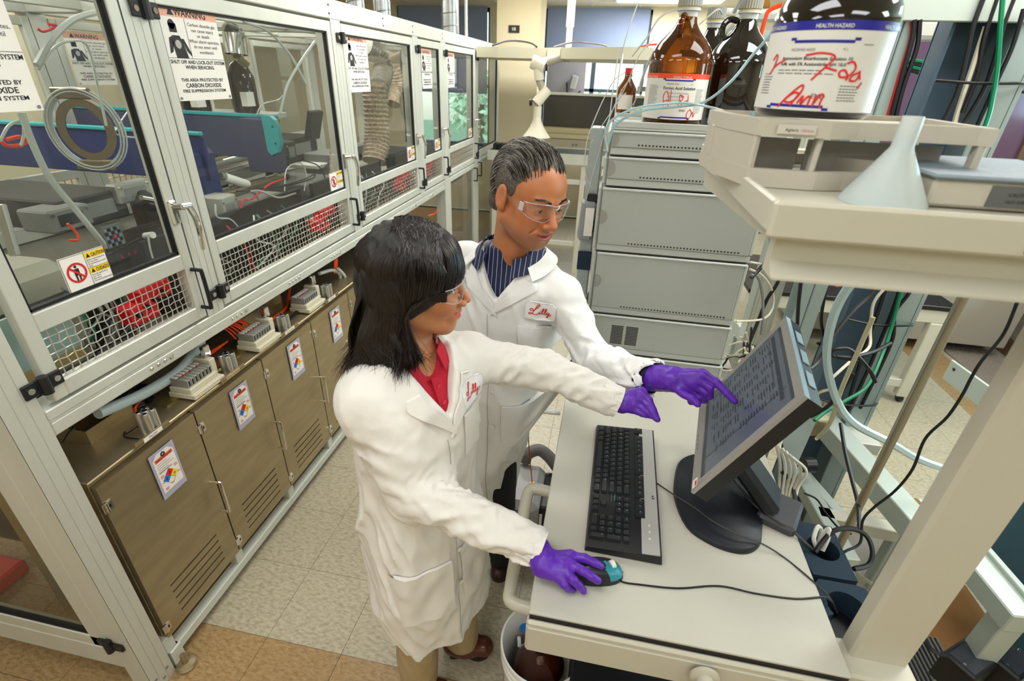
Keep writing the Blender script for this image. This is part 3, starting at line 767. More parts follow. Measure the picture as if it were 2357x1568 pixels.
# chrome beaker tilted at the top of the second bay
a, b = V((-1.75, 2.305, 1.977)), V((-1.75, 2.415, 2.038)); d = (b-a).normalized()
cb = thing('chrome_canister', a, 'shiny chrome canister tilted near the top of the second bay', 'canister')
a2 = V((-1.8, 2.343, 1.964)); b2 = V((-1.8, 2.501, 2.053)); q = V((-1.8, 2.447, 1.949))
MB().cyl(V((-1.8, 2.428, 2.055)), V((-1.8, 2.389, 1.971))+Vector((0, .03, 0)), .05, 24, caps=False).cyl(V((-1.8, 2.428, 2.055)), V((-1.8, 2.436, 2.061)), .052, 24).build('body', M_CHROME, cb)
MB().cyl(V((-1.8, 2.418, 1.966)), V((-1.8, 2.474, 1.935)), .022, 16).build('knob', M_STEEL, cb)
for k, (pts, r, m, l) in enumerate([
    ([(-1.6, 1.301, 1.909), (-1.62, 1.388, 1.976), (-1.66, 1.512, 2.034), (-1.7, 1.66, 2.07)], .009, M_WTUBE, 'thick clear tube arching at the top of the nearest bay'),
    ([(-1.7, 1.382, 1.897), (-1.7, 1.445, 1.95), (-1.7, 1.503, 1.975), (-1.7, 1.565, 1.967), (-1.7, 1.556, 1.848), (-1.7, 1.541, 1.73)], .004, M_WTUBE, 'thin clear tube looping over the steel coil'),
    ([(-1.6, 1.212, 1.793), (-1.6, 1.209, 1.715), (-1.6, 1.219, 1.619), (-1.6, 1.261, 1.508), (-1.6, 1.309, 1.382)], .009, M_WTUBE, 'thick clear tube running down to the circuit board'),
    ([(-1.7, 1.201, 1.716), (-1.7, 1.24, 1.753), (-1.7, 1.279, 1.762), (-1.7, 1.27, 1.727), (-1.7, 1.25, 1.699)], .004, M_WTUBE, 'thin clear tube curling at the left edge'),
    ([(-1.9, 1.899, 1.643)]+[(-1.9, 1.756, 1.673), (-1.9, 1.781, 1.71), (-1.9, 1.837, 1.754)], .003, M_WTUBE, 'thin clear tube beside the coil bracket'),
    ([(-1.9, 2.654, 2.121), (-1.9, 2.858, 2.088), (-1.9, 3.029, 1.981), (-1.9, 3.146, 1.833)], .007, M_WTUBE, 'clear tube arching over the second bay'),
    ([(-1.8, 2.68, 1.7), (-1.8, 2.782, 1.829), (-1.8, 2.946, 1.948), (-1.8, 3.143, 2.066)], .007, M_WTUBE, 'clear tube rising from the teal end cap'),
    ([(-1.8, 2.477, 1.705), (-1.8, 2.546, 1.752), (-1.8, 2.682, 1.768), (-1.8, 2.728, 1.788)], .003, M_WTUBE, 'thin tube curving above the blue arm'),
    ([(-1.6, 2.307, 1.372), (-1.6, 2.356, 1.47), (-1.6, 2.478, 1.484), (-1.6, 2.522, 1.422), (-1.6, 2.476, 1.34)], .003, M_WTUBE, 'thin white tube looping by the motor'),
    ([(-1.6, 1.969, 1.437), (-1.6, 2.129, 1.416), (-1.6, 2.37, 1.393), (-1.6, 2.578, 1.39), (-1.6, 2.591, 1.407), (-1.6, 2.494, 1.4), (-1.6, 2.261, 1.402)], .004, M_BLKC, 'black cable bundle lying in the second bay'),
    ([(-1.6, 2.052, 1.421), (-1.6, 2.126, 1.407), (-1.6, 2.245, 1.352), (-1.6, 2.395, 1.344)], .006, mat('grey wire', '#a4a69f', .4), 'grey cable loop over the deck of the second bay'),
    ([(-1.62, 2.079, 1.419), (-1.62, 2.116, 1.388), (-1.62, 2.146, 1.33), (-1.62, 2.139, 1.279)], .006, mat('grey wire', '#a4a69f', .4), 'grey cable dropping to the deck of the second bay'),
    ([(-1.6, 1.971, 1.361), (-1.6, 1.997, 1.394), (-1.6, 2.055, 1.385), (-1.6, 2.198, 1.424), (-1.6, 2.325, 1.429)], .004, M_RED, 'red cable lying across the second bay'),
    ([(-1.6, 1.825, 1.412), (-1.6, 1.819, 1.359), (-1.6, 1.89, 1.332), (-1.6, 1.93, 1.283)], .004, M_WTUBE, 'clear tube around the glass fittings in the second bay'),
    ([(-1.75, 1.239, 1.716), (-1.75, 1.249, 1.697), (-1.75, 1.284, 1.693), (-1.75, 1.307, 1.703), (-1.75, 1.293, 1.716), (-1.75, 1.255, 1.712)], .006, M_ORTUBE, 'orange tube loop at the left edge'),
    ([(-1.6, 1.217, 1.485), (-1.6, 1.232, 1.454), (-1.6, 1.23, 1.431), (-1.6, 1.202, 1.438)], .004, M_ORTUBE, 'orange tube hanging from the valve block'),
    ([(-1.8, 1.506, 2.008), (-1.8, 1.523, 2.001), (-1.8, 1.572, 2.019), (-1.8, 1.546, 2.023)], .004, M_RED, 'red wire loop at the top of the nearest bay'),
    ([(-2, 2.628, 1.644), (-2, 2.638, 1.565), (-2, 2.655, 1.506)], .003, M_RED, 'thin red wire across the dark blue arm'),
    ([(-1.7, 2.678, 1.462), (-1.7, 2.805, 1.42), (-1.7, 2.863, 1.362), (-1.7, 2.87, 1.296)], .004, M_BLKC, 'black cable curling beneath the thin hose'),
    ([(-1.5, 1.381, 1.414), (-1.5, 1.373, 1.371), (-1.5, 1.371, 1.334)], .003, M_WTUBE, 'thin tube dropping behind the nearest door stile'),
]):
    wire('tube' if m in (M_WTUBE, M_ORTUBE) else 'cable', pts, r, m, l, 'tube' if m in (M_WTUBE, M_ORTUBE) else 'cable')
# linear actuators
def actuator(p0, p1, w, h, label, m=M_ALU2):
    t = thing('linear_actuator', p0, label, 'actuator', 'linear actuators in the second bay')
    MB().beam(p0, p1, w, h, ch=.004).build('rail', m, t)
    p0, p1 = V(p0), V(p1); d = (p1-p0).normalized(); sdd = d.cross(Vector((0, 0, 1)))
    for k in (-.28, .28): MB().beam(p0+sdd*w*k+Vector((0, 0, h/2)), p1+sdd*w*k+Vector((0, 0, h/2)), w*.12, .006).build('guide', M_STEEL, t)
    MB().beam(p1, p1+d*.03, w*1.05, h*1.05, ch=.004).build('end_block', M_BLACK, t)
actuator((-2.1, 2.289, 1.439), (-2.1, 2.863, 1.464), .07, .05, 'upper silver linear actuator under the blue arm')
actuator((-1.95, 2.118, 1.415), (-1.95, 2.802, 1.431), .10, .06, 'wide ribbed silver actuator in the second bay')
actuator((-1.75, 1.896, 1.385), (-1.75, 2.526, 1.394), .05, .03, 'slim dull steel rail in front of the ribbed actuator', mat('dull steel plate', '#8a7f6c', .35, .7))
t = thing('white_motor', (-1.72, 2.115, 1.441), 'small white cylinder motor on the actuators', 'motor')
MB().cyl((-1.75, 2.089, 1.467), (-1.75, 2.233, 1.408), .022, 18).build('body', M_WHITE, t); MB().cyl((-1.75, 2.07, 1.476), (-1.75, 2.092, 1.466), .015, 14).build('cap', M_GREYP, t)
for k, (p, sz, m, l, n) in enumerate([
    ((-1.85, 2.824, 1.281), (.3, .35, .10), M_GREYP, 'grey electronics box at the right of the second bay', 'electronics_box'),
    ((-1.8, 2.374, 1.289), (.28, .22, .07), mat('light grey box', '#9d9d92', .5), 'light grey box under the cables in the second bay', 'electronics_box'),
    ((-1.7, 1.958, 1.356), (.12, .1, .12), mat('light grey box', '#9d9d92', .5), 'small grey fitting block behind the second door stile', 'fitting_block'),
    ((-2.3, 3.803, 1.267), (.3, .5, .03), M_WHITE, 'white tray at the foot of the thin hose', 'tray'),
    ((-1.75, 1.597, 1.499), (.05, .15, .07), M_ALU2, 'silver clamp block beside the brown steel column', 'clamp_block'),
    ((-1.9, 4.127, 1.164), (.5, .8, .12), mat('light grey box', '#9d9d92', .5), 'grey base unit below the fat hose', 'base_unit'),
    ((-2.2, 3.85, 1.2), (.3, .3, .28), M_GREYP, 'dark grey instrument in the fourth bay', 'instrument'),
    ((-2.2, 4.7, 1.16), (.5, .6, .2), M_BLACK, 'black instrument in the fifth bay', 'instrument'),
    ((-2, 1.445, 1.465), (.5, .25, .1), M_DARKIN, 'dark valve assembly on the near deck', 'valve_assembly'),
    ((-1.75, 1.306, 1.472), (.12, .14, .07), M_GREYP, 'grey pneumatic valve block on the near deck', 'valve_block'),
    ((-2.364, 2.9, 1.47), (.9, .1, .12), M_DARKIN, 'dark shelf behind the blue arm', 'shelf'),
    ((-2.5, 3.675, 1.375), (.3, .5, .16), M_BLACK, 'black instrument beyond the teal end cap', 'instrument')]):
    mb = MB().obox(p, sz, ch=.006); q = V(p)
    o = mb.build(n, m); tag(o, l, 'equipment')
    b = MB(); b.obox(q+Vector((sz[0]/2, 0, 0)), (.004, sz[1]*.6, sz[2]*.5), ch=.001); b.build('face_plate', M_GREYP if m is not M_GREYP else M_BLACK, o)
    for s in (-1, 1): MB().cyl(q+Vector((sz[0]/2+.001, sz[1]*.4*s, sz[2]*.3)), q+Vector((sz[0]/2+.005, sz[1]*.4*s, sz[2]*.3)), .005, 8).build('screw', M_CHROME, o)
# brown steel column in the first bay
t = thing('steel_column', (-1.62, 1.446, 1.306), 'brown steel column plate standing in the nearest bay', 'column')
a = (-1.75, 1.544, 1.542); b = (-1.7, 1.524, 1.265)
MB().box((-1.80, 1.62, 1.06), (-1.74, 1.78, 1.52), .004).build('plate', mat('brown steel', '#55493c', .35, .6), t)
MB().box((-1.74, 1.76, 1.38), (-1.68, 1.85, 1.50), .004).build('side_block', M_ALU2, t)
for yy, zz in ((1.66, 1.3), (1.74, 1.3), (1.66, 1.2), (1.74, 1.2)): MB().cyl((-1.74, yy, zz), (-1.735, yy, zz), .006, 8).build('bolt', M_STEEL, t)
MB().cyl((-1.7, 1.587, 1.48), (-1.7, 1.628, 1.447), .032, 20).build('round_motor', M_BLACK, t); MB().cyl((-1.66, 1.549, 1.491), (-1.66, 1.595, 1.473), .010, 12).build('shaft', M_CHROME, t)
# black panel with pink letters
a = V((-1.6, 1.375, 1.315)); t = thing('nameplate_panel', a, 'dark back panel with pink spaced letters behind the nearest door', 'panel')
MB().box((-1.66, 1.35, 1.17), (-1.65, 1.75, 1.40)).build('plate', mat('dark brown panel', '#332a24', .4), t)
L = []
for k, ch in enumerate('LABTECH'): L.append((ch, .02, (-1.645, 1.385+k*.026, 1.315+.000*k), (0, 1, 0), (0, 0, 1), dict(bold=True)))
texts(L, mat('pink print', '#e0246a', .5), t)
t = thing('circuit_board', (-1.55, 1.315, 1.399), 'blue grey circuit board with square pads in the nearest bay', 'circuit board')
o = V((-1.52, 1.253, 1.406)); mb = MB(); k2 = MB()
for i in range(5):
    for j in range(5):
        (mb if (i+j) % 2 == 0 else k2).box((o.x, o.y+i*.011, o.z+j*.012), (o.x+.003, o.y+i*.011+.008, o.z+j*.012+.009))
mb.build('pad', mat('pale blue pad', '#7f93a4', .5), t, smooth=False)['kind'] = 'stuff'; k2.build('dark_pad', M_BLACK, t, smooth=False)['kind'] = 'stuff'
MB().box((o.x+.003, o.y+.022, o.z+.025), (o.x+.006, o.y+.032, o.z+.034)).build('pink_pad', mat('pink print', '#e0246a', .5), t)
MB().box((o.x-.004, o.y-.003, o.z-.003), (o.x-.001, o.y+.06, o.z+.065)).build('board', M_GREYP, t)
t = thing('adjuster', (-1.6, 1.48, 1.374), 'small white knob with a black wire in the nearest bay', 'knob')
MB().cyl((-1.62, 1.481, 1.371), (-1.58, 1.474, 1.38), .012, 14).build('knob_body', M_WHITE, t); MB().tube([(-1.6, 1.487, 1.392), (-1.6, 1.501, 1.404), (-1.6, 1.529, 1.402)], .002, 6, smooth=4).build('wire', M_BLKC, t)
# big beige instrument at lower left of the nearest bay
t = thing('beige_instrument', (-1.55, 1.035, 1.433), 'beige instrument hood at the lower left of the nearest bay', 'instrument')
MB().box((-2.1, .80, 1.08), (-1.52, 1.12, 1.42), .03).build('body', mat('beige casing', '#a8a596', .45), t)
MB().box((-1.525, .82, 1.30), (-1.515, 1.10, 1.33), .003).build('groove_strip', M_DARKIN, t)
MB().beam((-1.5, 1, 1.598), (-1.48, 0.969, 1.474), .012, .03, up=(1, 0, 0), ch=.003).build('handle_bar', M_ALU2, t)
# behind the wire mesh: teal panel, cable boxes, red manifolds
t = thing('teal_back_panel', (-1.5, .95, 1.18), 'pale teal panel behind the nearest wire mesh', 'panel')
MB().box((-1.47, .80, 1.19), (-1.46, 1.02, 1.34)).build('sheet', mat('pale teal sheet', '#8fa79f', .5), t); MB().box((-1.47, .80, 1.15), (-1.46, 1.02, 1.19)).build('lower_strip', mat('ochre strip', '#9b8a58', .5), t)
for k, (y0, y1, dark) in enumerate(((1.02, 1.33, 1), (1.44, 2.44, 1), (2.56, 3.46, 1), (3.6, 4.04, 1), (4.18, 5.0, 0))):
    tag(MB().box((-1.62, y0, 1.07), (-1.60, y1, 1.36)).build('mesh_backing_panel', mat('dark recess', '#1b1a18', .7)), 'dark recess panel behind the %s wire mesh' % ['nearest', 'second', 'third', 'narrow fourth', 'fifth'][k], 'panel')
def red_manifold(y, label, s=1.):
    t = thing('red_manifold', (-1.42, y, 1.22), label, 'manifold')
    MB().box((-1.44, y, 1.20), (-1.38, y+.10*s, 1.26), .006).build('lower_block', mat('bright red plastic', '#d01824', .35), t)
    MB().box((-1.44, y+.05*s, 1.25), (-1.38, y+.17*s, 1.30), .006).build('upper_block', mat('bright red plastic', '#d01824', .35), t)
    for k in range(4): MB().cyl((-1.38, y+.02*s+.035*k*s, 1.235+.012*k), (-1.37, y+.02*s+.035*k*s, 1.235+.012*k), .009, 10).build('port', M_BLACK, t)
red_manifold(1.13, 'red valve manifold behind the nearest wire mesh')
red_manifold(2.22, 'red valve manifold behind the second wire mesh')
red_manifold(3.28, 'red valve manifold behind the third wire mesh')
red_manifold(3.85, 'red valve manifold behind the narrow fourth mesh', .7)
rnd = random.Random(5)
for k in range(26):
    y = rnd.choice([rnd.uniform(1.03, 1.25), rnd.uniform(1.5, 2.2), rnd.uniform(2.65, 3.2)])
    m = rnd.choice([M_BLKC, M_BLKC, M_GREYP, M_GRNC, M_RED, M_WTUBE])
    pts = [(-1.5+rnd.uniform(-.05, .05), y+rnd.uniform(-.05, .05), 1.12), (-1.46, y+rnd.uniform(-.05, .05), 1.2), (-1.45, y+rnd.uniform(-.08, .08), 1.27), (-1.5, y+rnd.uniform(-.05, .05), 1.35)]
    nm = {M_BLKC: 'black', M_GREYP: 'grey', M_GRNC: 'green', M_RED: 'red', M_WTUBE: 'clear'}[m]
    bay = 'nearest' if y < 1.4 else 'second' if y < 2.5 else 'third'
    wire('cable', pts, .004, m, nm+' cable in the tangle behind the '+bay+' wire mesh', 'cable', nm+' cables behind the '+bay+' wire mesh')
# flexible hoses
M_HOSE = mat('brown ribbed hose', '#a08467', .6, var=.35, vscale=60, bump=.4, bscale=80, var_col='#d5c9b4')
def hose(pts, r, label, pitch=.03, m=M_HOSE):
    q = spline([V(p) for p in pts], 40); L = 0; out = [(q[0], 0)]
    for i in range(1, len(q)): L += (q[i]-q[i-1]).length; out.append((q[i], L))
    N = int(L/pitch)*4; res = []; j = 0
    for k in range(N+1):
        s = L*k/N
        while j < len(out)-2 and out[j+1][1] < s: j += 1
        a, b = out[j], out[j+1]; t = (s-a[1])/max(1e-9, b[1]-a[1]); res.append(a[0].lerp(b[0], t))
    cyc = [1.0, .93, .86, .93]
    mb = MB(); idx = [0]
    class _R: pass
    vals = [r*cyc[k % 4] for k in range(len(res))]
    o = mb.tube(res, r, 24, rs=vals)
    return tag(o.build('flexible_hose', m, smooth=True, ang=60), label, 'hose')
hose([(-1.65, 3.065, 2.096), (-1.65, 2.974, 1.877), (-1.65, 2.981, 1.646), (-1.65, 2.891, 1.36)], .028, 'thin brown ribbed hose at the right of the second door')
hose([(-1.72, 3.737, 1.848), (-1.72, 3.721, 1.65), (-1.72, 3.696, 1.475), (-1.72, 3.616, 1.327)], .095, 'fat brown ribbed hose behind the third door')
hose([(-2.2, 5.241, 1.974), (-2.2, 5.279, 1.784), (-2.2, 5.17, 1.63)], .07, 'brown ribbed hose in the background of the third door')
hose([(-1.8, 3.808, 2.077), (-1.76, 3.911, 2.028), (-1.73, 3.929, 1.932), (-1.72, 3.805, 1.819)], .075, 'silver grey ribbed duct bend above the fat hose', m=mat('silver ribbed duct', '#9c9a92', .35, .7))
t = thing('tilted_screen', (-2.1, 3.516, 1.575), 'black tilted touch screen in the second bay', 'screen')
MB().obox((-2.1, 3.496, 1.568), (.04, .13, .2), (.0, .35, -.2), .008).build('panel', M_BLACK, t); MB().cyl((-2.1, 3.464, 1.536), (-2.1, 3.451, 1.451), .015, 10).build('stalk', M_BLACK, t)
tag(MB().box((-2.9, 3.0, 1.62), (-2.88, 3.22, 1.72)).build('fire_notice', mat('pale notice', '#d8cfc0', .6)), 'small pale notice with red lettering on the far side', 'sign')
texts([('FIRE DOOR', .035, (-2.879, 3.01, 1.675), (0, 1, 0), (0, 0, 1), {}), ('KEEP CLEAR', .03, (-2.879, 3.01, 1.635), (0, 1, 0), (0, 0, 1), {})], M_RED, bpy.data.objects['fire_notice'])
tag(MB().cyl((-2.9, 2.78, 1.5), (-2.9, 2.78, 1.62), .03, 14).cyl((-2.9, 2.78, 1.62), (-2.9, 2.78, 1.66), .012, 10).build('fire_extinguisher', M_RED), 'red fire extinguisher seen beyond the teal end cap', 'extinguisher')
for k, (px) in enumerate(((-2.5, 2.9), (-2.35, 3.15))):
    t = thing('amber_jug', (px[0], px[1], 1.7), ['dark glass jug on the far shelf, left of its twin', 'dark glass jug on the far shelf, right of its twin'][k], 'bottle')
    MB().lathe([(.0, 0), (.075, 0), (.08, .02), (.08, .2), (.05, .27), (.02, .29), (.02, .33)], (px[0], px[1], 1.66), 20).build('glass', mat('dark amber glass', '#2a1c12', .1), t)
    MB().box((px[0]+.04, px[1]-.09, 1.70), (px[0]+.085, px[1]-.02, 1.78)).build('paper_label', M_PAPER, t)
tag(MB().box((-2.75, 2.75, 1.62), (-2.2, 3.35, 1.655), .004).build('bottle_shelf', M_ALU), 'shelf holding two dark jugs in the far enclosure', 'shelf')

# ================================================================= STEEL CABINETS UNDER THE ENCLOSURE
ZT = .885
base = thing('cabinet_plinth', (X0-.3, 2, 0), 'pale grey painted base frame carrying the steel cabinets', 'frame')
M_PLN = mat('pale grey painted steel', '#c2c6bb', .4, bump=.08, bscale=300)
MB().box((X0-.045, .79, .045), (X0-.005, 3.55, .085), .003).build('front_rail', M_PLN, base)
for k in range(8):
    y = .80+k*.3735
    MB().box((X0-.045, y-.02, .085), (X0-.008, y+.02, .15), .002).build('stub', M_PLN, base)
MB().box((X0-.05, .785, .0), (X0-.0, .83, .085), .003).build('corner_foot', M_PLN, base)
tag(MB().box((X0-.44, .79, ZT-.012), (X0-.002, 3.45, ZT), .003).build('steel_counter_top', M_STEEL), 'long stained steel top over the row of cabinets', 'counter')
M_CARD = mat('clear card sleeve', '#a9a8bd', .2)
def hazard_card(y, z, label, h=.18):
    x = X0+.004; w = .096
    t = thing('hazard_card', (x, y, z), label, 'card', 'chemical hazard cards on the steel cabinets')
    MB().box((x, y, z-h), (x+.0015, y+w, z), 0).build('sleeve', M_CARD, t)
    o = (x+.0015, y+.008, z-h+.022); xd, yd = (0, 1, 0), (0, 0, 1)
    ww, hh = w-.016, h-.03
    c = .018; pts = [(0, 0), (ww, 0), (ww, hh-c), (ww-c, hh), (c, hh), (0, hh-c)]
    MB().add([(o[0]+.0004, o[1]+u, o[2]+v) for u, v in pts], [tuple(range(6))]).build('card', M_PAPER, t, smooth=False)
    m = MB(); rect(m, o, xd, yd, ww*.86, .013, .0008, ww*.07, hh*.80); m.build('red_band', mat('orange red print', '#e05a44', .5), t, smooth=False)
    cx, cz, d = o[1]+ww*.5, o[2]+hh*.30, .031
    def dia(dx, dz): return [(o[0]+.001, cx+dx*d, cz+(dz-.5)*d), (o[0]+.001, cx+(dx+.5)*d, cz+dz*d), (o[0]+.001, cx+dx*d, cz+(dz+.5)*d), (o[0]+.001, cx+(dx-.5)*d, cz+dz*d)]
    for (dx, dz, mm, nm) in ((0, .5, M_RED, 'red_square'), (.5, 0, M_YEL, 'yellow_square'), (-.5, 0, M_BLUE, 'blue_square')): MB().add(dia(dx, dz), [(0, 1, 2, 3)]).build(nm, mm, t, smooth=False)
    b = MB()
    q = dia(0, -.5)
    for i in range(4): b.tube([q[i], q[(i+1) % 4]], .0004, 4)
    for k in range(5): rect(b, o, xd, yd, ww*(.5+.3*((k*7) % 3)/2), .0012, .0009, ww*.08, hh*(.74-.055*k))
    b.tube([(o[0]+.001, o[1]+ww*.5+.006*math.cos(a*PI/6), o[2]+hh*.92+.006*math.sin(a*PI/6)) for a in range(12)], .0025, 5, closed=True)
    b.build('printed_line', M_INK, t, smooth=False)
    rr = MB()
    for (u, v) in ((.07, .42), (.08, .38), (.78, .48), (.8, .44), (.1, .08), (.1, .045), (.4, .1), (.82, .25), (.05, .25)): rect(rr, o, xd, yd, ww*.16, .003, .0009, ww*u, hh*v)
    rr.build('red_note', mat('orange red print', '#e05a44', .5), t, smooth=False)
    texts([('CHEMICAL HAZARD ALERT', .010, (o[0], o[1]+ww*.5, o[2]+hh*.815), xd, yd, dict(align='CENTER', width=ww*.8, thick=.0011)), ('3', .016, (o[0], cx, cz+.5*d-.006), xd, yd, dict(align='CENTER', thick=.0014)), ('0', .016, (o[0], cx+.5*d, cz-.006), xd, yd, dict(align='CENTER', thick=.0014)), ('2', .016, (o[0], cx-.5*d, cz-.006), xd, yd, dict(align='CENTER', thick=.0014)), ('Metal Scratch', .012, (o[0], o[1]+ww*.1, o[2]+hh*.71), xd, yd, dict(thick=.0012, width=ww*.6)) if False else ('Health Hazard', .008, (o[0], o[1]+ww*.08, o[2]+hh*.52), xd, yd, dict(thick=.0012))], M_INK, t)
ORD = ['first steel cabinet, nearest the camera', 'second steel cabinet from the near end', 'third steel cabinet from the near end', 'fourth steel cabinet, behind the woman', 'fifth steel cabinet, hidden behind the woman', 'sixth steel cabinet, beyond the woman', 'farthest steel cabinet']
NCAB = 7
for k in range(NCAB):
    a = .80+k*.3735; b = a+.3705
    t = thing('steel_cabinet', (X0-.3, (a+b)/2, .15), ORD[k], 'cabinet', 'stainless steel cabinets in a row')
    t['label'] = 'louvred stainless steel cabinet: '+ORD[k]
    MB().box((X0-.42, a, .15), (X0-.022, b, ZT-.012), .002).build('body', M_STEEL, t)
    # door sheet with five real slots
    ys0, ys1 = a+.075, a+.30; zs = [.331, .298, .265, .232, .199]; hs = .0035
    mb = MB(); y0, y1, z0, z1 = a+.002, b-.001, .152, .855
    ch = .0025
    mb.box((X0-.02, y0, z0), (X0, ys0, z1), 0); mb.box((X0-.02, ys1, z0), (X0, y1, z1), 0)
    cuts = sorted([(z-hs, z+hs) for z in zs]); z = z0
    for (c0, c1) in cuts+[(z1, z1)]:
        mb.box((X0-.02, ys0, z), (X0, ys1, c0), 0); z = c1
    bmh = mb
    d = bmh.build('door', M_STEEL, t)
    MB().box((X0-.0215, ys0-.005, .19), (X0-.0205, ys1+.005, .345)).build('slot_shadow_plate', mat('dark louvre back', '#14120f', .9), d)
    MB().tube([(X0, b-.022, .555), (X0+.03, b-.022, .557), (X0+.04, b-.022, .548), (X0+.04, b-.022, .418), (X0+.03, b-.022, .409), (X0, b-.022, .411)], .0045, 8, smooth=4).build('handle', M_CHROME, d)
    for zz in (.78, .20):
        MB().box((X0-.002, a-.006, zz-.017), (X0+.004, a+.024, zz+.017), .001).cyl((X0+.003, a+.006, zz-.017), (X0+.003, a+.006, zz+.017), .005, 10).build('hinge', M_CHROME, d)
        MB().box((X0+.004, a+.012, zz-.006), (X0+.0046, a+.018, zz+.006)).build('hinge_slot', M_BLACK, d)
    # label holder on the top edge
    s = MB().box((X0+.001, a+.145, ZT-.006), (X0+.004, a+.275, ZT+.016)).box((X0-.012, a+.145, ZT), (X0+.004, a+.275, ZT+.0015)).build('label_holder', M_STEEL, t)
    MB().box((X0+.004, a+.175, ZT-.003), (X0+.0045, a+.245, ZT+.012)).build('label_strip', M_PAPER if k != 1 else mat('tan strip', '#cbb08a', .6), s)
    if k < 4: texts([(['MeOH', 'Ethyl Acetate', 'Isopropanol', 'Hexane'][k], .012, (X0+.0045, a+.21, ZT), (0, 1, 0), (0, 0, 1), dict(align='CENTER', width=[.03, .062, .05, .035][k]))], M_INK, s)
    hazard_card(a+.165, .828, 'hazard card on the '+ORD[k].split(',')[0]+['', '', '', '', '', '', ''][k])

# ---- equipment on the cabinet tops
M_VALVE = mat('cream valve body', '#c9c4ac', .5); M_VG = mat('grey valve top', '#8f8f86', .45)
def valve_bank(y, x, label, n=7):
    t = thing('valve_manifold', (x, y, ZT), label, 'valve manifold', 'cream pneumatic valve manifolds on the cabinet tops')
    MB().box((x-.035, y, ZT+.006), (x+.07, y+.15, ZT+.025), .002).box((x-.03, y+.005, ZT+.025), (x+.055, y+.135, ZT+.045), .002).build('base', M_VALVE, t)
    for i in range(n):
        yy = y+.012+i*.0165
        o = MB().box((x-.028, yy, ZT+.045), (x+.045, yy+.0145, ZT+.075), .0012).build('valve', M_VG, t)
        MB().box((x-.02, yy+.002, ZT+.075), (x+.0, yy+.0125, ZT+.078)).build('valve_label', M_PAPER, o)
        MB().box((x+.005, yy+.004, ZT+.075), (x+.012, yy+.0105, ZT+.0775)).build('red_button', M_RED if i % 2 else M_GREYP, o)
        MB().box((x+.045, yy+.004, ZT+.05), (x+.0456, yy+.0105, ZT+.07)).build('port_slot', M_BLACK, o)
    MB().box((x-.03, y+.13, ZT+.02), (x+.04, y+.158, ZT+.09), .003).build('end_block', M_VALVE, t)
    MB().box((x+.0, y+.14, ZT+.09), (x+.02, y+.17, ZT+.135), .003).build('chrome_connector', M_CHROME, t)
    MB().box((x-.05, y-.05, ZT+.0), (x+.0, y+.26, ZT+.006), 0).build('mounting_rail', mat('yellow zinc rail', '#a49a5c', .3, .8), t)
    MB().box((x+.0702, y+.02, ZT+.012), (x+.0706, y+.032, ZT+.016)).build('yellow_tag', M_YEL, t)
valve_bank(1.195, X0-.068, 'nearest cream valve manifold, above the second cabinet')
valve_bank(1.545, X0-.065, 'cream valve manifold with a mass of orange tubes, above the third cabinet')
valve_bank(1.93, X0-.07, 'cream valve manifold partly hidden by the woman, above the fourth cabinet')
def cyl_block(y, x, label):
    t = thing('air_cylinder', (x, y, ZT), label, 'air cylinder', 'short aluminium air cylinders on the cabinet tops')
    mb = MB()
    for (dx, dy) in ((-.013, -.013), (.013, -.013), (-.013, .013), (.013, .013)): mb.cyl((x+dx, y+dy, ZT), (x+dx, y+dy, ZT+.075), .0105, 14)
    mb.box((x-.015, y-.015, ZT+.001), (x+.015, y+.015, ZT+.074)); mb.build('barrel', M_ALU2, t)
    b = MB()
    for (dx, dy) in ((-.013, -.013), (.013, -.013), (-.013, .013), (.013, .013)): b.cyl((x+dx, y+dy, ZT+.075), (x+dx, y+dy, ZT+.0775), .006, 10)
    b.cyl((x, y, ZT+.075), (x, y, ZT+.079), .008, 12); b.build('bolt', M_CHROME, t)
    MB().tube([(x-.02, y-.02, ZT+.03), (x-.05, y-.04, ZT+.01), (x-.07, y-.03, ZT+.006), (x-.05, y-.05, ZT+.004), (x-.0, y-.05, ZT+.005)], .002, 6, smooth=5).build('lead', M_BLKC, t)
for k, y in enumerate((1.03, 1.40, 1.755, 2.13)):
    cyl_block(y, X0-.02, 'short aluminium air cylinder on the '+['nearest', 'second', 'third', 'fourth'][k]+' cabinet')
t = thing('steel_trough', (X0-.22, 1.0, ZT), 'open brown stained steel trough above the nearest cabinet', 'trough')
def trough(t, x0, y0, x1, y1, h):
    mb = MB(); w = .003; z = ZT
    mb.box((x0, y0, z), (x1, y1, z+w)).box((x0, y0, z+w), (x0+w, y1, z+h)).box((x1-w, y0, z+w), (x1, y1, z+h)).box((x0+w, y0, z+w), (x1-w, y0+w, z+h)).box((x0+w, y1-w, z+w), (x1-w, y1, z+h)); mb.build('tray_body', M_STEEL, t)
trough(t, X0-.31, .93, X0-.14, 1.09, .05)
t = thing('steel_trough', (X0-.3, 1.8, ZT), 'open steel trough between the orange tubes, above the third cabinet', 'trough'); trough(t, X0-.34, 1.72, X0-.2, 1.88, .05)
t = thing('steel_trough', (X0-.3, 2.0, ZT), 'dark open steel trough above the fourth cabinet', 'trough'); trough(t, X0-.34, 1.91, X0-.22, 2.04, .05)
tag(MB().box((X0-.45, 1.3, ZT), (X0-.33, 1.55, ZT+.14), .006).build('junction_box', mat('light grey box', '#9d9d92', .5)), 'light grey junction box in the shade under the beam', 'box')
tag(MB().box((X0-.47, .80, ZT), (X0-.455, 4.0, 1.028)).build('rear_panel', mat('shade panel', '#4b463b', .6)), 'dark panel closing the gap behind the cabinet tops', 'panel')
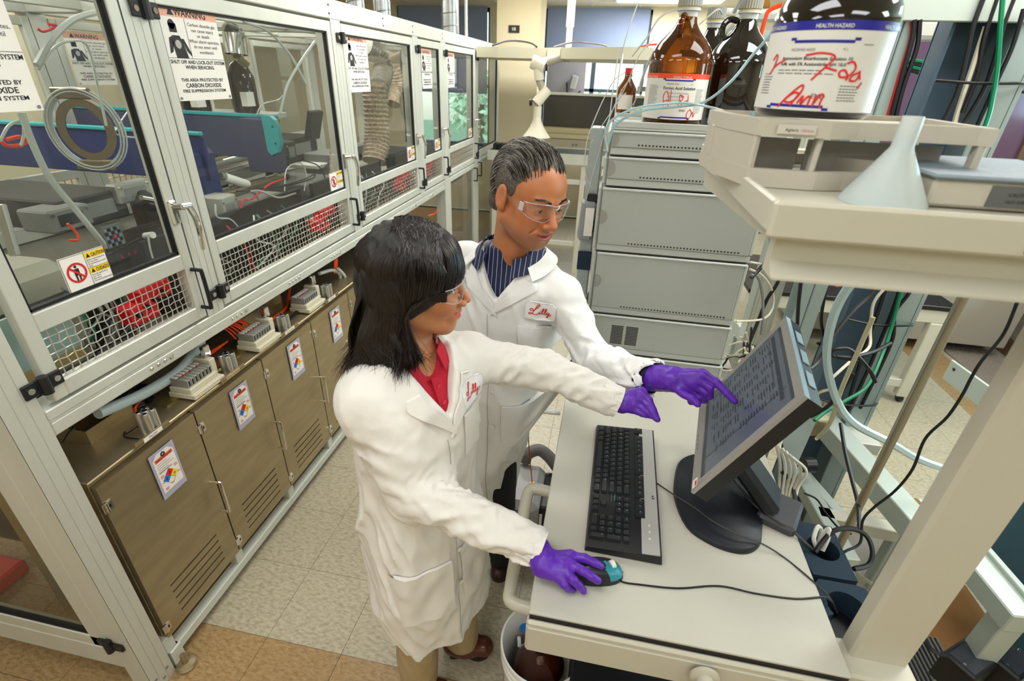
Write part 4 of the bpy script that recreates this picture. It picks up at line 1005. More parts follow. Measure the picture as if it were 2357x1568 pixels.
wire('hose', [(-1.43, 0.961, 0.987), (-1.43, 1.052, 0.967), (-1.43, 1.14, 0.954), (-1.43, 1.252, 0.952), (-1.44, 1.342, 0.968), (-1.45, 1.413, 0.997)], .018, mat('milky hose', '#c9dadd', .3, trans=.2), 'thick milky hose curving above the nearest cabinets', 'hose', n=14)
rnd = random.Random(11)
for k in range(5):
    wire('cable', [(X0-.24+rnd.uniform(-.01, .01), 1.02+rnd.uniform(-.01, .01)+.04*math.cos(a), ZT+.012+.006*k+.01*math.sin(a*2)) for a in (0, 1, 2, 3, 4, 5)] and [(X0-.17+.035*math.cos(a)+rnd.uniform(-.004, .004), 1.145+.04*math.sin(a)+rnd.uniform(-.004, .004), ZT+.012+.009*k) for a in (0, 1, 2, 3, 4, 5, 6)], .006, M_BLKC, 'black cable coil beside the nearest valve manifold', 'cable', 'coiled black cable on the cabinet top')
for k in range(9):
    o = rnd.uniform(-.012, .012)
    wire('orange_tube', [(X0-.09+o, 1.555+.014*k, ZT+.05), (X0-.12+o, 1.55+.012*k, ZT+.09), (X0-.16, 1.53+.01*k, ZT+.12), (X0-.23, 1.5+.012*k, ZT+.14+o), (X0-.36, 1.46+.01*k, ZT+.12)], .0032, M_ORTUBE, 'orange pneumatic tube bundled over the third cabinet', 'tube', 'orange tubes fanning from the valve manifold')
for k in range(6):
    o = rnd.uniform(-.008, .008)
    wire('orange_tube', [(X0-.13+o, 1.72+.008*k, ZT+.01+.003*k), (X0-.12+o, 1.78, ZT+.014), (X0-.12+o, 1.84, ZT+.012+.002*k), (X0-.13+o, 1.95, ZT+.02), (X0-.2, 2.1+o, ZT+.06)], .0035, M_ORTUBE, 'orange pneumatic tube lying along the cabinet tops', 'tube', 'orange tubes lying along the cabinet tops')
    wire('orange_tube', [(X0-.17+o, 1.36+.008*k, ZT+.02), (X0-.15+o, 1.44, ZT+.02+.003*k), (X0-.12, 1.53+o, ZT+.05)], .0035, M_ORTUBE, 'orange tube strand beside the second air cylinder', 'tube', 'orange tube strands by the second air cylinder')
for k in range(3):
    o = .012*k
    wire('orange_tube', [(X0-.1, 2.36+o, .93), (X0-.1, 2.38+o, 1.0), (X0-.15, 2.5+o, 1.05), (X0-.2, 2.7+o, 1.03), (X0-.18, 2.85+o, .98)], .006, M_ORTUBE, 'thick orange tube arching between the woman and the beam', 'tube', 'thick orange tubes arching under the beam')
    wire('orange_tube', [(X0+.02, 2.44+o, .75), (X0+.03, 2.47+o, .7), (X0+.03, 2.47+o, .62), (X0+.02, 2.42+o, .55)], .005, M_ORTUBE, 'orange tube hanging beside the fourth hazard card', 'tube', 'orange tubes hanging by the fourth cabinet')
wire('orange_tube', [(-1.46, 1.09, 0.892), (-1.46, 1.106, 0.916), (-1.48, 1.206, 0.909), (-1.5, 1.349, 0.89), (-1.52, 1.475, 0.863)], .004, M_ORTUBE, 'single orange tube bowing over the steel trough', 'tube')
wire('orange_tube', [(-1.4, 3.826, 0.897), (-1.4, 3.986, 0.877), (-1.4, 4.08, 0.899)], .006, M_ORTUBE, 'short orange tube above the man\'s shoulder', 'tube')
wire('white_tube', [(-1.4, 2.366, 0.959), (-1.4, 2.423, 0.895), (-1.4, 2.429, 0.84), (-1.4, 2.393, 0.801)], .008, M_WTUBE, 'white tube bending down by the woman\'s hair', 'tube')
wire('white_tube', [(-1.42, 2.213, 0.982), (-1.42, 2.34, 0.956), (-1.42, 2.409, 0.906), (-1.42, 2.399, 0.85)], .009, M_WTUBE, 'white tube elbow above the fourth air cylinder', 'tube')
for k in range(4): wire('cable', [(X0-.06+.004*k, 1.75, ZT+.008), (X0-.07+.004*k, 1.9, ZT+.01), (X0-.08, 2.03+.01*k, ZT+.02)], .003, M_BLKC, 'thin black cable lying on the third cabinet top', 'cable', 'thin black cables on the cabinet top')
wire('cable', [(-1.42, 0.84, 0.974), (-1.42, 0.866, 0.992), (-1.42, 0.883, 0.994)], .003, M_BLKC, 'short black cable at the near end of the cabinet top', 'cable')
# regulator
t = thing('pressure_regulator', (-1.4, 2.535, 0.771), 'chrome pressure regulator with round gauge near the woman\'s hair', 'regulator')
p = V((-1.4, 2.559, 0.754)); MB().obox(p, (.04, .05, .05), ch=.006).build('body', M_ALU2, t); MB().cyl(p+Vector((.02, -.03, -.005)), p+Vector((.035, -.03, -.005)), .022, 20).build('gauge', M_CHROME, t); MB().cyl(p+Vector((.035, -.03, -.005)), p+Vector((.036, -.03, -.005)), .018, 20).build('dial', M_PAPER, t); MB().cyl(p+Vector((0, 0, .03)), p+Vector((0, 0, .06)), .018, 16).build('knob', M_BLACK, t)

# ================================================================= INSTRUMENT CART
ZD = .95
DX0, DX1, DY0, DY1 = -.056, .557, .637, 2.25
M_DESK = mat('cream laminate', '#bebbae', .38, var=.04, vscale=5)
M_EDGE = mat('dark edge band', '#2e2a28', .5)
M_CREAMP = mat('cream painted tube', '#bdb9a8', .35, bump=.05, bscale=250)
cart = thing('instrument_cart', (.25, 1.4, 0), 'cream laboratory cart with work surface, front uprights and a high shelf', 'cart')
MB().box((DX0, DY0, ZD-.006), (DX1, DY1, ZD), .001).build('desk_top', M_DESK, cart)
MB().box((DX0+.001, DY0+.001, ZD-.024), (DX1-.001, DY1-.001, ZD-.006)).build('edge_band', M_EDGE, cart)
fm = MB()
fm.box((DX0-.004, DY0-.012, ZD-.115), (DX1+.004, DY0+.02, ZD-.03), .006).box((DX0-.004, DY0-.012, ZD-.03), (DX1+.004, DY0, ZD-.014), .005).box((DX0-.003, DY0+.02, ZD-.1), (DX0+.02, DY1, ZD-.024), .004).box((DX1-.02, DY0+.02, ZD-.1), (DX1+.003, DY1, ZD-.024), .004)
fm.box((DX0, DY1-.03, ZD-.1), (DX1, DY1, ZD-.024), .004)
fm.build('frame', M_CREAMP, cart)
for (x, y) in ((DX0+.035, DY0+.62), (DX0+.03, DY1-.05), (DX1-.03, DY1-.05)):
    l = MB().box((x-.025, y-.025, .1), (x+.025, y+.025, ZD-.1), .004).build('leg', M_CREAMP, cart)
    MB().cyl((x-.012, y, .045), (x+.012, y, .045), .045, 20).box((x-.02, y-.02, .06), (x+.02, y+.02, .1), .004).build('caster', M_BLACK, l)
MB().box((DX0+.01, DY0+.08, .2), (DX1-.01, DY1-.03, .225), .003).build('lower_shelf', M_CREAMP, cart)
# near right upright, up to the high shelf
MB().box((.586, .70, .08), (.694, .742, 1.72), .006).build('upright', M_CREAMP, cart)
MB().box((.586, 1.27, .08), (.66, 1.31, 1.72), .004).build('upright', M_CREAMP, cart) if False else None
l = MB().box((.557, .66, .84), (.70, .74, .92), .005).box((.55, .655, .08), (.74, .70, .14), .005).build('upright_bracket', M_CREAMP, cart)
# high shelf: rolled front lip, recessed web, flange
SH = 1.806
SX0, SX1, SY0, SY1 = .196, .80, .635, 1.24
MB().box((SX0, SY0, SH-.045), (SX1, SY0+.012, SH), .004).box((SX0, SY0+.012, SH-.04), (SX0+.010, SY1, SH), .003).box((SX1-.01, SY0+.012, SH-.04), (SX1, SY1, SH), .003).box((SX0+.01, SY1-.01, SH-.04), (SX1-.01, SY1, SH), .003).box((SX0+.01, SY0+.012, SH-.035), (SX1-.01, SY1-.01, SH-.014)).build('high_shelf', M_CREAMP, cart)
pr = [(SX0+.02, SY0+.022, SH-.045), (SX0+.02, SY0+.030, SH-.06), (SX0+.02, SY0+.030, SH-.078), (SX0+.02, SY0+.014, SH-.092), (SX0+.02, SY0+.004, SH-.094), (SX0+.02, SY0+.004, SH-.097), (SX0+.02, SY0+.05, SH-.097), (SX0+.02, SY0+.05, SH-.045)]
MB().prism(pr, (SX1-SX0-.04, 0, 0)).build('shelf_channel', M_CREAMP, cart)
MB().cyl((.470, SY0+.002, SH-.036), (.470, SY0-.002, SH-.036), .004, 12).build('shelf_bolt', mat('dark bolt', '#4a3428', .5), cart)
pr = [(SX0+.02, SY0+.06, SH-.045), (SX0+.02, SY0+.06, SH-.06), (SX0+.02, SY1, SH-.09), (SX0+.02, SY1, SH-.045)]
MB().prism(pr, (.02, 0, 0)).build('side_channel', M_CREAMP, cart)
for (x, y) in ((DX1+.02, 1.16),): MB().cyl((.812, 1.2, .5), (.812, 1.2, SH-.04), .011, 14).build('round_rod', mat('dull zinc rod', '#a39d8b', .35, .6), cart)
# handles
h = MB().tube([(DX0, 1.045, .885), (DX0-.045, 1.045, .888), (DX0-.062, 1.03, .885), (DX0-.064, .98, .87), (DX0-.064, .80, .80), (DX0-.055, .76, .79), (DX0, .75, .79)], .0165, 14, smooth=6).build('handle', M_CREAMP, cart)
h = MB().tube([(.30, DY0-.01, .895), (.30, DY0-.05, .895), (.305, DY0-.07, .88), (.31, DY0-.075, .82), (.31, DY0-.075, .6)], .0165, 14, smooth=6).lathe([(.028, 0), (.028, .006), (.02, .01)], (.30, DY0-.02, .895), 20, m=Matrix.Rotation(PI/2, 4, 'X')).build('front_handle', M_CREAMP, cart)

# ---- keyboard (the typist stands on the left, so its rows run along Y)
KA = math.atan2(.008, .475)
KO = Vector((.0545, 1.2875, ZD))                 # far left corner: u towards the camera, v towards the monitor
Ku = Vector((-math.sin(KA)*1.0, -math.cos(KA), 0)); Kv = Vector((math.cos(KA), -math.sin(KA), 0))
def K(u, v, z=0): return KO+Ku*u+Kv*v+Vector((0, 0, z))
def kbox(mb, u0, v0, u1, v1, z0, z1, tp=0., tz=0.):
    """tapered key or panel: z rises by tz over its depth"""
    b = [K(u0, v0, z0), K(u1, v0, z0), K(u1, v1, z0), K(u0, v1, z0)]
    t = [K(u0+tp, v0+tp, z1), K(u1-tp, v0+tp, z1), K(u1-tp, v1-tp, z1+tz), K(u0+tp, v1-tp, z1+tz)]
    n = len(mb.v); mb.v += [tuple(p) for p in b+t]
    mb.f += [tuple(i+n for i in f) for f in ((0, 1, 2, 3), (7, 6, 5, 4), (0, 4, 5, 1), (1, 5, 6, 2), (2, 6, 7, 3), (3, 7, 4, 0))]
    return mb
KL, KW = .475, .176
kb = thing('keyboard', K(KL/2, KW/2), 'black full size keyboard with silver strip, lying lengthwise on the cart', 'keyboard')
M_KB = mat('keyboard black', '#1c1d20', .42, bump=.1, bscale=500)
pr = [K(0, 0, .003), K(0, 0, .014), K(0, KW, .026), K(0, KW, .003)]
kbd = MB(); q = [K(.0, 0, 0), K(KL, 0, 0), K(KL, KW, 0), K(0, KW, 0)]
kbox(kbd, 0, 0, KL, KW-.0, .003, .013, .003, .011); kbd.build('body', M_KB, kb)
ks = MB(); kbox(ks, .004, .128, KL-.004, KW-.006, .0135, .0232, .001, .0035); ks.build('silver_strip', mat('silver plastic', '#a9a8a4', .4, .1), kb)
zk = lambda v: .0135+.0105*(v/KW)
M_KEY = mat('black key cap', '#222428', .45)
P1 = .0191; legs = []; KN = [0]
def key(u, v, w=1, h=1, s='', sz=.0048):
    u0, v0 = .010+u*P1, .008+v*P1; z = zk(v0)
    mb = MB(); kbox(mb, u0, v0, u0+w*P1-.0022, v0+h*P1-.0022, z-.003, z+.0065, .0022, .0012)
    mb.build('key', M_KEY, kb, smooth=False); KN[0] += 1
    if s: legs.append((s, sz, K(u0+.0035, v0+h*P1-.0105, z+.0079), Ku, Kv, dict(thick=.0003)))
rows = [(0, [('Ctrl', 1.5), ('', 1.25), ('Alt', 1.25), ('', 6.25), ('Alt', 1.25), ('', 1), ('', 1), ('Ctrl', 1.5)]),
        (1, [('Shift', 2.25)]+[(c, 1) for c in 'ZXCVBNM,./']+[('Shift', 2.75)]),
        (2, [('Caps', 1.75)]+[(c, 1) for c in "ASDFGHJKL;'"]+[('Enter', 2.25)]),
        (3, [('Tab', 1.5)]+[(c, 1) for c in 'QWERTYUIOP[]']+[('\\', 1.5)]),
        (4, [('`', 1)]+[(c, 1) for c in '1234567890-=']+[('Back', 2)])]
for r, ks_ in rows:
    u = 0
    for s, w in ks_: key(u, r, w, 1, s, .0048 if len(s) < 2 else .0032); u += w
for (u, v, s) in ((15.5, 0, '<'), (16.5, 0, 'v'), (17.5, 0, '>'), (16.5, 1, '^'), (15.5, 3, 'Del'), (16.5, 3, 'End'), (17.5, 3, 'PgD'), (15.5, 4, 'Ins'), (16.5, 4, 'Hm'), (17.5, 4, 'PgU')): key(u, v, 1, 1, s, .0036)
for (u, v, w, h, s) in ((19, 0, 2, 1, '0'), (21, 0, 1, 1, '.'), (19, 1, 1, 1, '1'), (20, 1, 1, 1, '2'), (21, 1, 1, 1, '3'), (22, 0, 1, 2, 'Ent'), (19, 2, 1, 1, '4'), (20, 2, 1, 1, '5'), (21, 2, 1, 1, '6'), (19, 3, 1, 1, '7'), (20, 3, 1, 1, '8'), (21, 3, 1, 1, '9'), (22, 2, 1, 2, '+'), (19, 4, 1, 1, 'Num'), (20, 4, 1, 1, '/'), (21, 4, 1, 1, '*'), (22, 4, 1, 1, '-')): key(u, v, w, h, s, .0045 if len(s) < 2 else .0034)
for u, s in [(0, 'Esc')]+[(2+i, 'F%d' % (i+1)) for i in range(4)]+[(6.5+i, 'F%d' % (i+5)) for i in range(4)]+[(11+i, 'F%d' % (i+9)) for i in range(4)]+[(15.5, 'Prt'), (16.5, 'Scr'), (17.5, 'Brk')]: 
    key(u, 5.85, 1, .85, s, .0036)
pk = MB()
for a, b in ((0, 1), (2, 6), (6.5, 10.5), (11, 15), (15.5, 18.5)): kbox(pk, .010+a*P1-.004, .008+5.85*P1-.004, .010+b*P1+.002, .008+6.7*P1+.002, .022, .0245, .0, .001)
pk.build('key_pocket', M_KB, kb, smooth=False)
texts(legs, mat('grey white legend', '#c4c6c8', .6), kb, 'legend')
bd = MB(); kbox(bd, .285, .157, .297, .167, .0245, .0262); bd.build('badge', M_KB, kb)
texts([('hp', .008, K(.2875, .159, .0268), Ku, Kv, {})], M_WHITE, kb, 'badge_lettering')
w_ = MB()
for i in range(6): vs = kbox(w_, .293+.0005*i, .05, .2935+.0005*i+.0, .085, .0175, .0176)
texts([('WARNING', .004, K(.298, .062, .0185), Ku, Kv, {}), ('To reduce risk of serious injury', .0025, K(.291, .055, .0185), Ku, Kv, {})], mat('warning legend', '#8fb8c8', .6), kb, 'warning_lettering')
for i in range(3): kbox(MB(), .385+.02*i, .145, .389+.02*i, .149, .0245, .027).build('indicator_lamp', M_WHITE, kb)
for (u, v) in ((.03, KW-.02), (KL-.03, KW-.02), (.03, .01), (KL-.03, .01)): kbox(MB(), u-.012, v-.005, u+.012, v+.005, 0, .004).build('foot', M_RUBBER, kb)

# ---- monitor
mc = Vector((.2675, .896, 1.1035)); yaw, tilt, MW, MH = math.radians(10.46), math.radians(25.67), .385, .339
mu = Vector((math.sin(yaw), math.cos(yaw), 0)); mn = Vector((-math.cos(yaw), math.sin(yaw), 0))
mup = Vector((0, 0, 1))*math.cos(tilt)-mn*math.sin(tilt); mf = mu.cross(mup)
mf = mf if mf.dot(mn) > 0 else -mf
def MM(u, v, d=0): return mc+mu*u+mup*v-mf*d
mon = thing('monitor', (.38, 1.05, ZD), 'tilted black flat monitor with silver bezel on its round-nosed stand', 'monitor')
def mbox(mb, u0, v0, u1, v1, d0, d1, t0=0, t1=0):
    vs = [MM(u0+t0, v0+t0, d0), MM(u1-t0, v0+t0, d0), MM(u1-t0, v1-t0, d0), MM(u0+t0, v1-t0, d0), MM(u0+t1, v0+t1, d1), MM(u1-t1, v0+t1, d1), MM(u1-t1, v1-t1, d1), MM(u0+t1, v1-t1, d1)]
    return mb.add(vs, [(0, 3, 2, 1), (4, 5, 6, 7), (0, 1, 5, 4), (1, 2, 6, 5), (2, 3, 7, 6), (3, 0, 4, 7)])
M_BEZ = mat('silver bezel', '#a3a19c', .4, .35); M_MBL = mat('monitor black', '#1b1c20', .38)
b = MB()
bw, bb = .021, .030
for (u0, v0, u1, v1) in ((0, 0, MW, bb), (0, MH-bw, MW, MH), (0, bb, bw, MH-bw), (MW-bw, bb, MW, MH-bw)): mbox(b, u0, v0, u1, v1, 0, .008)
b.build('bezel', M_BEZ, mon)
c = MB(); mbox(c, 0, 0, MW, MH, .008, .04, 0, .001); mbox(c, .03, .03, MW-.03, MH-.03, .04, .062, 0, .04); c.build('shell', M_MBL, mon)
for k in range(3):
    c = MB(); mbox(c, .06+k*.1, MH, .12+k*.1, MH+.002, .018, .034); c.build('top_vent', mat('pale shell top', '#8fa7b2', .4), mon)
tb = MB(); mbox(tb, .0, MH-.0005, MW, MH+.001, .0, .012); tb.build('top_trim', mat('pale shell top', '#8fa7b2', .4), mon)
M_SCR = mat('lit lcd screen', '#4c5460', .22, emit=.25)
s = MB(); mbox(s, bw, bb, MW-bw, MH-bw, .003, .006); scr = s.build('screen', M_SCR, mon)
SW, SHh = MW-2*bw, MH-bw-bb
def srect(mb, u, v, w, h, d=.0028): return mb.add([MM(MW-bw-u-w, bb+v, d), MM(MW-bw-u, bb+v, d), MM(MW-bw-u, bb+v+h, d), MM(MW-bw-u-w, bb+v+h, d)], [(0, 1, 2, 3)])
M_SB = mat('screen dark window', '#363c46', .3, emit=.12); M_ST = mat('screen dark text', '#20242c', .3, emit=.05)
s = MB(); srect(s, .0, SHh-.012, SW, .012); srect(s, 0, 0, SW, .012); srect(s, .04, SHh-.05, .2, .004); srect(s, SW-.07, .012, .004, SHh-.03); srect(s, .02, .06, .12, .003); s.build('menu_bar', M_SB, mon, smooth=False)
s = MB(); rnd = random.Random(3)
for c_ in range(6):
    for r_ in range(26):
        if rnd.random() < .8: srect(s, .02+c_*.048, .03+r_*.0085, rnd.uniform(.012, .034), .0026, .0024)
for k in range(40): srect(s, .012+k*.0075, SHh-.038, .004, .012, .0024)
s.build('screen_text', M_ST, mon, smooth=False)
s = MB(); s.add([MM(.006, .004, -.0006), MM(.035, .004, -.0006), MM(.035, .022, -.0006), MM(.006, .022, -.0006)], [(0, 1, 2, 3)]); s.build('sticker', M_PAPER, mon, smooth=False)
s = MB(); s.add([MM(.010, .013, -.001), MM(.026, .013, -.001), MM(.026, .019, -.001), MM(.010, .019, -.001)], [(0, 1, 2, 3)]); s.build('sticker_print', M_RED, mon, smooth=False)
s = MB()
for k in range(4): mbox(s, .15+k*.018, .008, .158+k*.018, .011, -.001, 0)
s.build('button', M_GREYP, mon)
# stand base outline on the desk
bp = [(0.27, 1.026, 0.95), (0.278, 1.11, 0.95), (0.296, 1.172, 0.95), (0.335, 1.211, 0.95), (0.399, 1.23, 0.95), (0.462, 1.179, 0.95), (0.497, 1.077, 0.95), (0.469, 0.948, 0.95), (0.454, 0.91, 0.95), (0.424, 0.886, 0.95), (0.384, 0.882, 0.95), (0.337, 0.897, 0.95), (0.291, 0.936, 0.95)]
bp = spline([V(p) for p in bp], 4, True); cb_ = sum(bp, Vector())/len(bp)
n = len(bp); rings = []
for (sc_, z) in ((1.0, 0), (1.0, .008), (.97, .014), (.86, .017), (.8, .02), (.5, .028), (0.2, .03)):
    rings.append([cb_+(p-cb_)*sc_+Vector((0, 0, z)) for p in bp])
vs = [p for r in rings for p in r]; fs = [(j*n+i, j*n+(i+1) % n, (j+1)*n+(i+1) % n, (j+1)*n+i) for j in range(len(rings)-1) for i in range(n)]+[tuple(range((len(rings)-1)*n, len(rings)*n))]
area_sign = sum((bp[i].x*bp[(i+1) % n].y-bp[(i+1) % n].x*bp[i].y) for i in range(n))
if area_sign < 0: fs = [f[::-1] for f in fs]
MB().add(vs, fs).build('stand_base', mat('stand black', '#1a1d24', .4, bump=.15, bscale=600), mon, ang=40)
mid = MM(MW/2, .075, .05)
foot = V((0.477, 1.012, 0.95))+Vector((.035, .02, .03))
MB().beam(foot, mid+Vector((0, 0, -.02)), .10, .045, up=(0, 0, 1), ch=.012).build('stand_arm', mat('stand black', '#1a1d24', .4, bump=.15, bscale=600), mon)
MB().beam(foot+Vector((-.02, .02, -.03)), foot+Vector((.06, -.02, -.03)), .12, .05, ch=.008).build('stand_foot_block', mat('stand grey', '#45454a', .5), mon)
MB().cyl(mid+mu*(-.05)+Vector((0, 0, -.01)), mid+mu*.05+Vector((0, 0, -.01)), .022, 16).build('hinge_barrel', M_BLACK, mon)
kc = MB(); mbox(kc, .10, -.016, .20, 0.0, .014, .04); kc.build('chin_block', M_MBL, mon)

# ---- mouse
t = thing('mouse', (.085, .76, ZD), 'black and teal computer mouse under the woman\'s gloved hand', 'mouse')
mcx, mcy = .080, .757; ang = math.radians(14)
def mouse_pt(a, b, z): return Vector((mcx+a*math.cos(ang)-b*math.sin(ang), mcy+a*math.sin(ang)+b*math.cos(ang), ZD+z))
NU, NV = 20, 14; vs = []; fs = []
for j in range(NV+1):
    th = j/NV*PI/2
    for i in range(NU):
        ph = 2*PI*i/NU; ca, sa = math.cos(ph), math.sin(ph)
        rx = .056*math.copysign(abs(ca)**.8, ca); ry = .031*math.copysign(abs(sa)**.8, sa)
        vs.append(mouse_pt(rx*math.cos(th)**.6, ry*math.cos(th)**.6, .001+.036*math.sin(th)*(1-.18*ca)))
for j in range(NV):
    for i in range(NU): fs.append((j*NU+i, j*NU+(i+1) % NU, (j+1)*NU+(i+1) % NU, (j+1)*NU+i))
ms = MB().add(vs, fs).build('shell', M_BLACK, t, ang=60)
ms.data.materials.append(mat('teal plastic', '#2a8793', .3))
for p in ms.data.polygons:
    c = p.center; a = (c.x-mcx)*math.cos(ang)+(c.y-mcy)*math.sin(ang); b_ = -(c.x-mcx)*math.sin(ang)+(c.y-mcy)*math.cos(ang)
    if a > .012 and -.028 < b_ < .008 and c.z > ZD+.012: p.material_index = 1
MB().cyl(mouse_pt(.03, .004, .026)+Vector((-.004, -.003, 0)), mouse_pt(.03, .004, .026)+Vector((.004, .003, 0)), .010, 14).build('scroll_wheel', M_WHITE, t)
wire('mouse_cable', [mouse_pt(.055, 0, .006), (0.131, 0.749, 0.952), (0.178, 0.75, 0.952), (0.253, 0.758, 0.952), (0.343, 0.783, 0.952), (0.419, 0.781, 0.952), (0.5, 0.786, 0.952), (0.562, 0.803, 0.952), (0.578, 0.801, 0.945), (0.607, 0.817, 0.9), (0.629, 0.829, 0.85)], .0022, M_BLKC, 'thin black mouse cable trailing across the cart top to the right', 'cable')
wire('keyboard_cable', [(0.226, 1.064, 0.962), (0.265, 1.016, 0.975), (0.31, 0.973, 0.983), (0.345, 0.934, 0.988), (0.401, 0.908, 0.984), (0.454, 0.91, 0.968), (0.503, 0.897, 0.952), (0.539, 0.858, 0.952), (0.568, 0.821, 0.951), (0.581, 0.802, 0.945), (0.609, 0.812, 0.9)], .0020, mat('dark grey cable', '#3a3733', .5), 'thin dark keyboard cable running over the monitor base', 'cable')
wire('monitor_cable', [(0.42, 1.081, 1), (0.439, 1.055, 0.99), (0.463, 1.013, 0.985), (0.51, 0.982, 0.975), (0.549, 0.967, 0.96), (0.577, 0.942, 0.95), (0.596, 0.948, 0.93)], .0035, mat('dark grey cable', '#3a3733', .5), 'thicker dark monitor cable dropping into the foam clamp', 'cable')

# ---- foam pipe clamps by the right edge
M_FOAM = mat('dark blue foam', '#152b3c', .8, bump=.3, bscale=300)
def foam(pts_out, x0, y0, x1, y1, z0, z1, hx, hy, hr, label, open_=False):
    t = thing('foam_clamp', ((x0+x1)/2, (y0+y1)/2, z0), label, 'foam block')
    n = 24; mb = MB()
    top = []; 
    inner = [(hx+hr*math.cos(2*PI*i/n), hy+hr*math.sin(2*PI*i/n)) for i in range(n)]
    outer = []
    for i in range(n):
        a = 2*PI*i/n; c, s = math.cos(a), math.sin(a)
        tt = min(((x1-hx)/c if c > 1e-6 else (x0-hx)/c if c < -1e-6 else 9), ((y1-hy)/s if s > 1e-6 else (y0-hy)/s if s < -1e-6 else 9))
        outer.append((hx+c*tt, hy+s*tt))
    rng = range(n) if not open_ else [i for i in range(n) if not (14 <= i <= 19)]
    vs = [(p[0], p[1], z) for z in (z1, z0) for p in outer+inner]
    N = 2*n; fs = []
    for i in rng:
        j = (i+1) % n
        fs += [(i, j, n+j, n+i), (N+j, N+i, N+n+i, N+n+j), (j, i, N+i, N+j), (n+i, n+j, N+n+j, N+n+i)]
    if open_:
        for i in (14, 20): fs.append((i, n+i, N+n+i, N+i))
    mb.add(vs, fs); mb.build('block', M_FOAM, t, smooth=False)
    MB().box((x0-.002, y0+.01, z0-.02), (x1, y1-.01, z0)).build('bracket', M_BLACK, t)
foam(None, .565, .875, .665, 1.035, .875, .935, .618, .958, .036, 'dark blue foam clamp with a round hole beside the cart edge')
foam(None, .565, .755, .675, .865, .875, .935, .615, .80, .040, 'dark blue open foam clamp nearest the cart upright', True)
for k in range(6): wire('cream_cable', [(0.615, 0.926, 0.88) and (.60+.012*k, .93, .85), (.60+.012*k, .88, .80), (.60+.012*k, .84, .84)], .005, M_CREAM, 'cream cable strand between the two foam clamps', 'cable', 'cream cables between the foam clamps')

# ---- chromatography stack
SYF, SYB = 1.645, 2.06
M_LC = mat('light grey instrument plastic', '#9fa39c', .45, bump=.12, bscale=500)
M_LC2 = mat('pale instrument trim', '#b2b6b0', .42)
M_SLOT = mat('vent slot', '#22211f', .7)
mods = [(1.717, 1.79, -.003, .49, 'flat grey degasser module, topmost of the stack', 'vent', 0),
        (1.624, 1.715, -.005, .47, 'grey pump module, second from the top of the stack', 'vent', 1),
        (1.412, 1.622, -.012, .482, 'tall grey autosampler module in the upper middle of the stack', 'vent', 2),
        (1.184, 1.410, -.006, .48, 'tall grey column oven module in the lower middle of the stack', 'vent', 3),
        (1.028, 1.182, .004, .482, 'grey detector module with grille, second from the bottom of the stack', 'grille', 4),
        (.95, 1.026, .008, .486, 'low grey module at the bottom of the stack, on the cart top', '', 5)]
for (z0, z1, x0, x1, lab, kind, k) in mods:
    t = thing('chromatography_module', ((x0+x1)/2, 1.85, z0), lab, 'lab instrument', 'grey chromatography modules in a stack')
    MB().box((x0, SYF+.004, z0+.001), (x1-.004, SYB, z0+.024), .002).build('base_tray', M_LC2, t)
    MB().box((x0, SYF, z0+.024), (x1-.012, SYB, z1-.008), .003).build('side_cover', M_LC, t)
    MB().box((x0-.001, SYF-.003, z1-.010), (x1-.006, SYB, z1-.001), .003).build('top_lip', M_LC2, t)
    MB().box((x1-.012, SYF+.002, z0+.026), (x1, SYB, z1-.004), .003).build('rear_edge', M_LC2, t)
    MB().box((x0-.014, SYF+.012, z0+.004), (x0-.001, SYB-.01, z1-.004), .005).build('front_door', M_LC2, t)
    MB().box((x0+.0, SYF+.001, z0), (x1-.01, SYF+.01, z0+.0035)).build('shadow_gap', M_SLOT, t)
    if kind == 'vent':
        s = MB(); n0 = .10 if k else .08
        for i in range(34): xx = x0+n0+i*.0105; s.box((xx, SYF-.0006, z0+.031), (xx+.005, SYF+.001, z0+.0355))
        s.build('vent_slot', M_SLOT, t, smooth=False)['kind'] = 'stuff'
        zz = (z0+z1)/2+.01; n = 24; r = min(.024, (z1-z0)*.3)
        vs = [(x0, SYF-.0006, zz)]+[(x0+r*math.cos(-PI/2+PI*i/n), SYF-.0006, zz+r*math.sin(-PI/2+PI*i/n)) for i in range(n+1)]
        MB().add([(a, b_-.001, c) for a, b_, c in vs], [tuple(range(n+2))]).build('finger_recess', mat('recess grey', '#8b8b84', .5), t, smooth=False)
    if kind == 'grille':
        s = MB()
        for c_ in range(2):
            for i in range(13): s.box((.075+c_*.052, SYF-.0006, 1.07+i*.0058), (.117+c_*.052, SYF+.001, 1.0735+i*.0058))
        s.build('vent_slot', M_SLOT, t, smooth=False)['kind'] = 'stuff'
# solvent tray on top of the stack
t = thing('solvent_tray', (.24, 1.85, 1.79), 'shallow pale tray on top of the instrument stack', 'tray')
MB().box((-.004, 1.648, 1.7905), (.49, 2.06, 1.797), .002).box((-.004, 1.648, 1.797), (.49, 1.654, 1.815), .002).box((-.004, 2.054, 1.797), (.49, 2.06, 1.815), .002).box((-.004, 1.654, 1.797), (.004, 2.054, 1.815), .002).box((.482, 1.654, 1.797), (.49, 2.054, 1.815), .002).build('tray_body', M_LC2, t)
MB().prism([(.004, 1.66, 1.797), (.06, 1.66, 1.797), (.045, 1.66, 1.812), (.004, 1.66, 1.818)], (0, .1, 0)).build('corner_fillet', M_LC2, t)

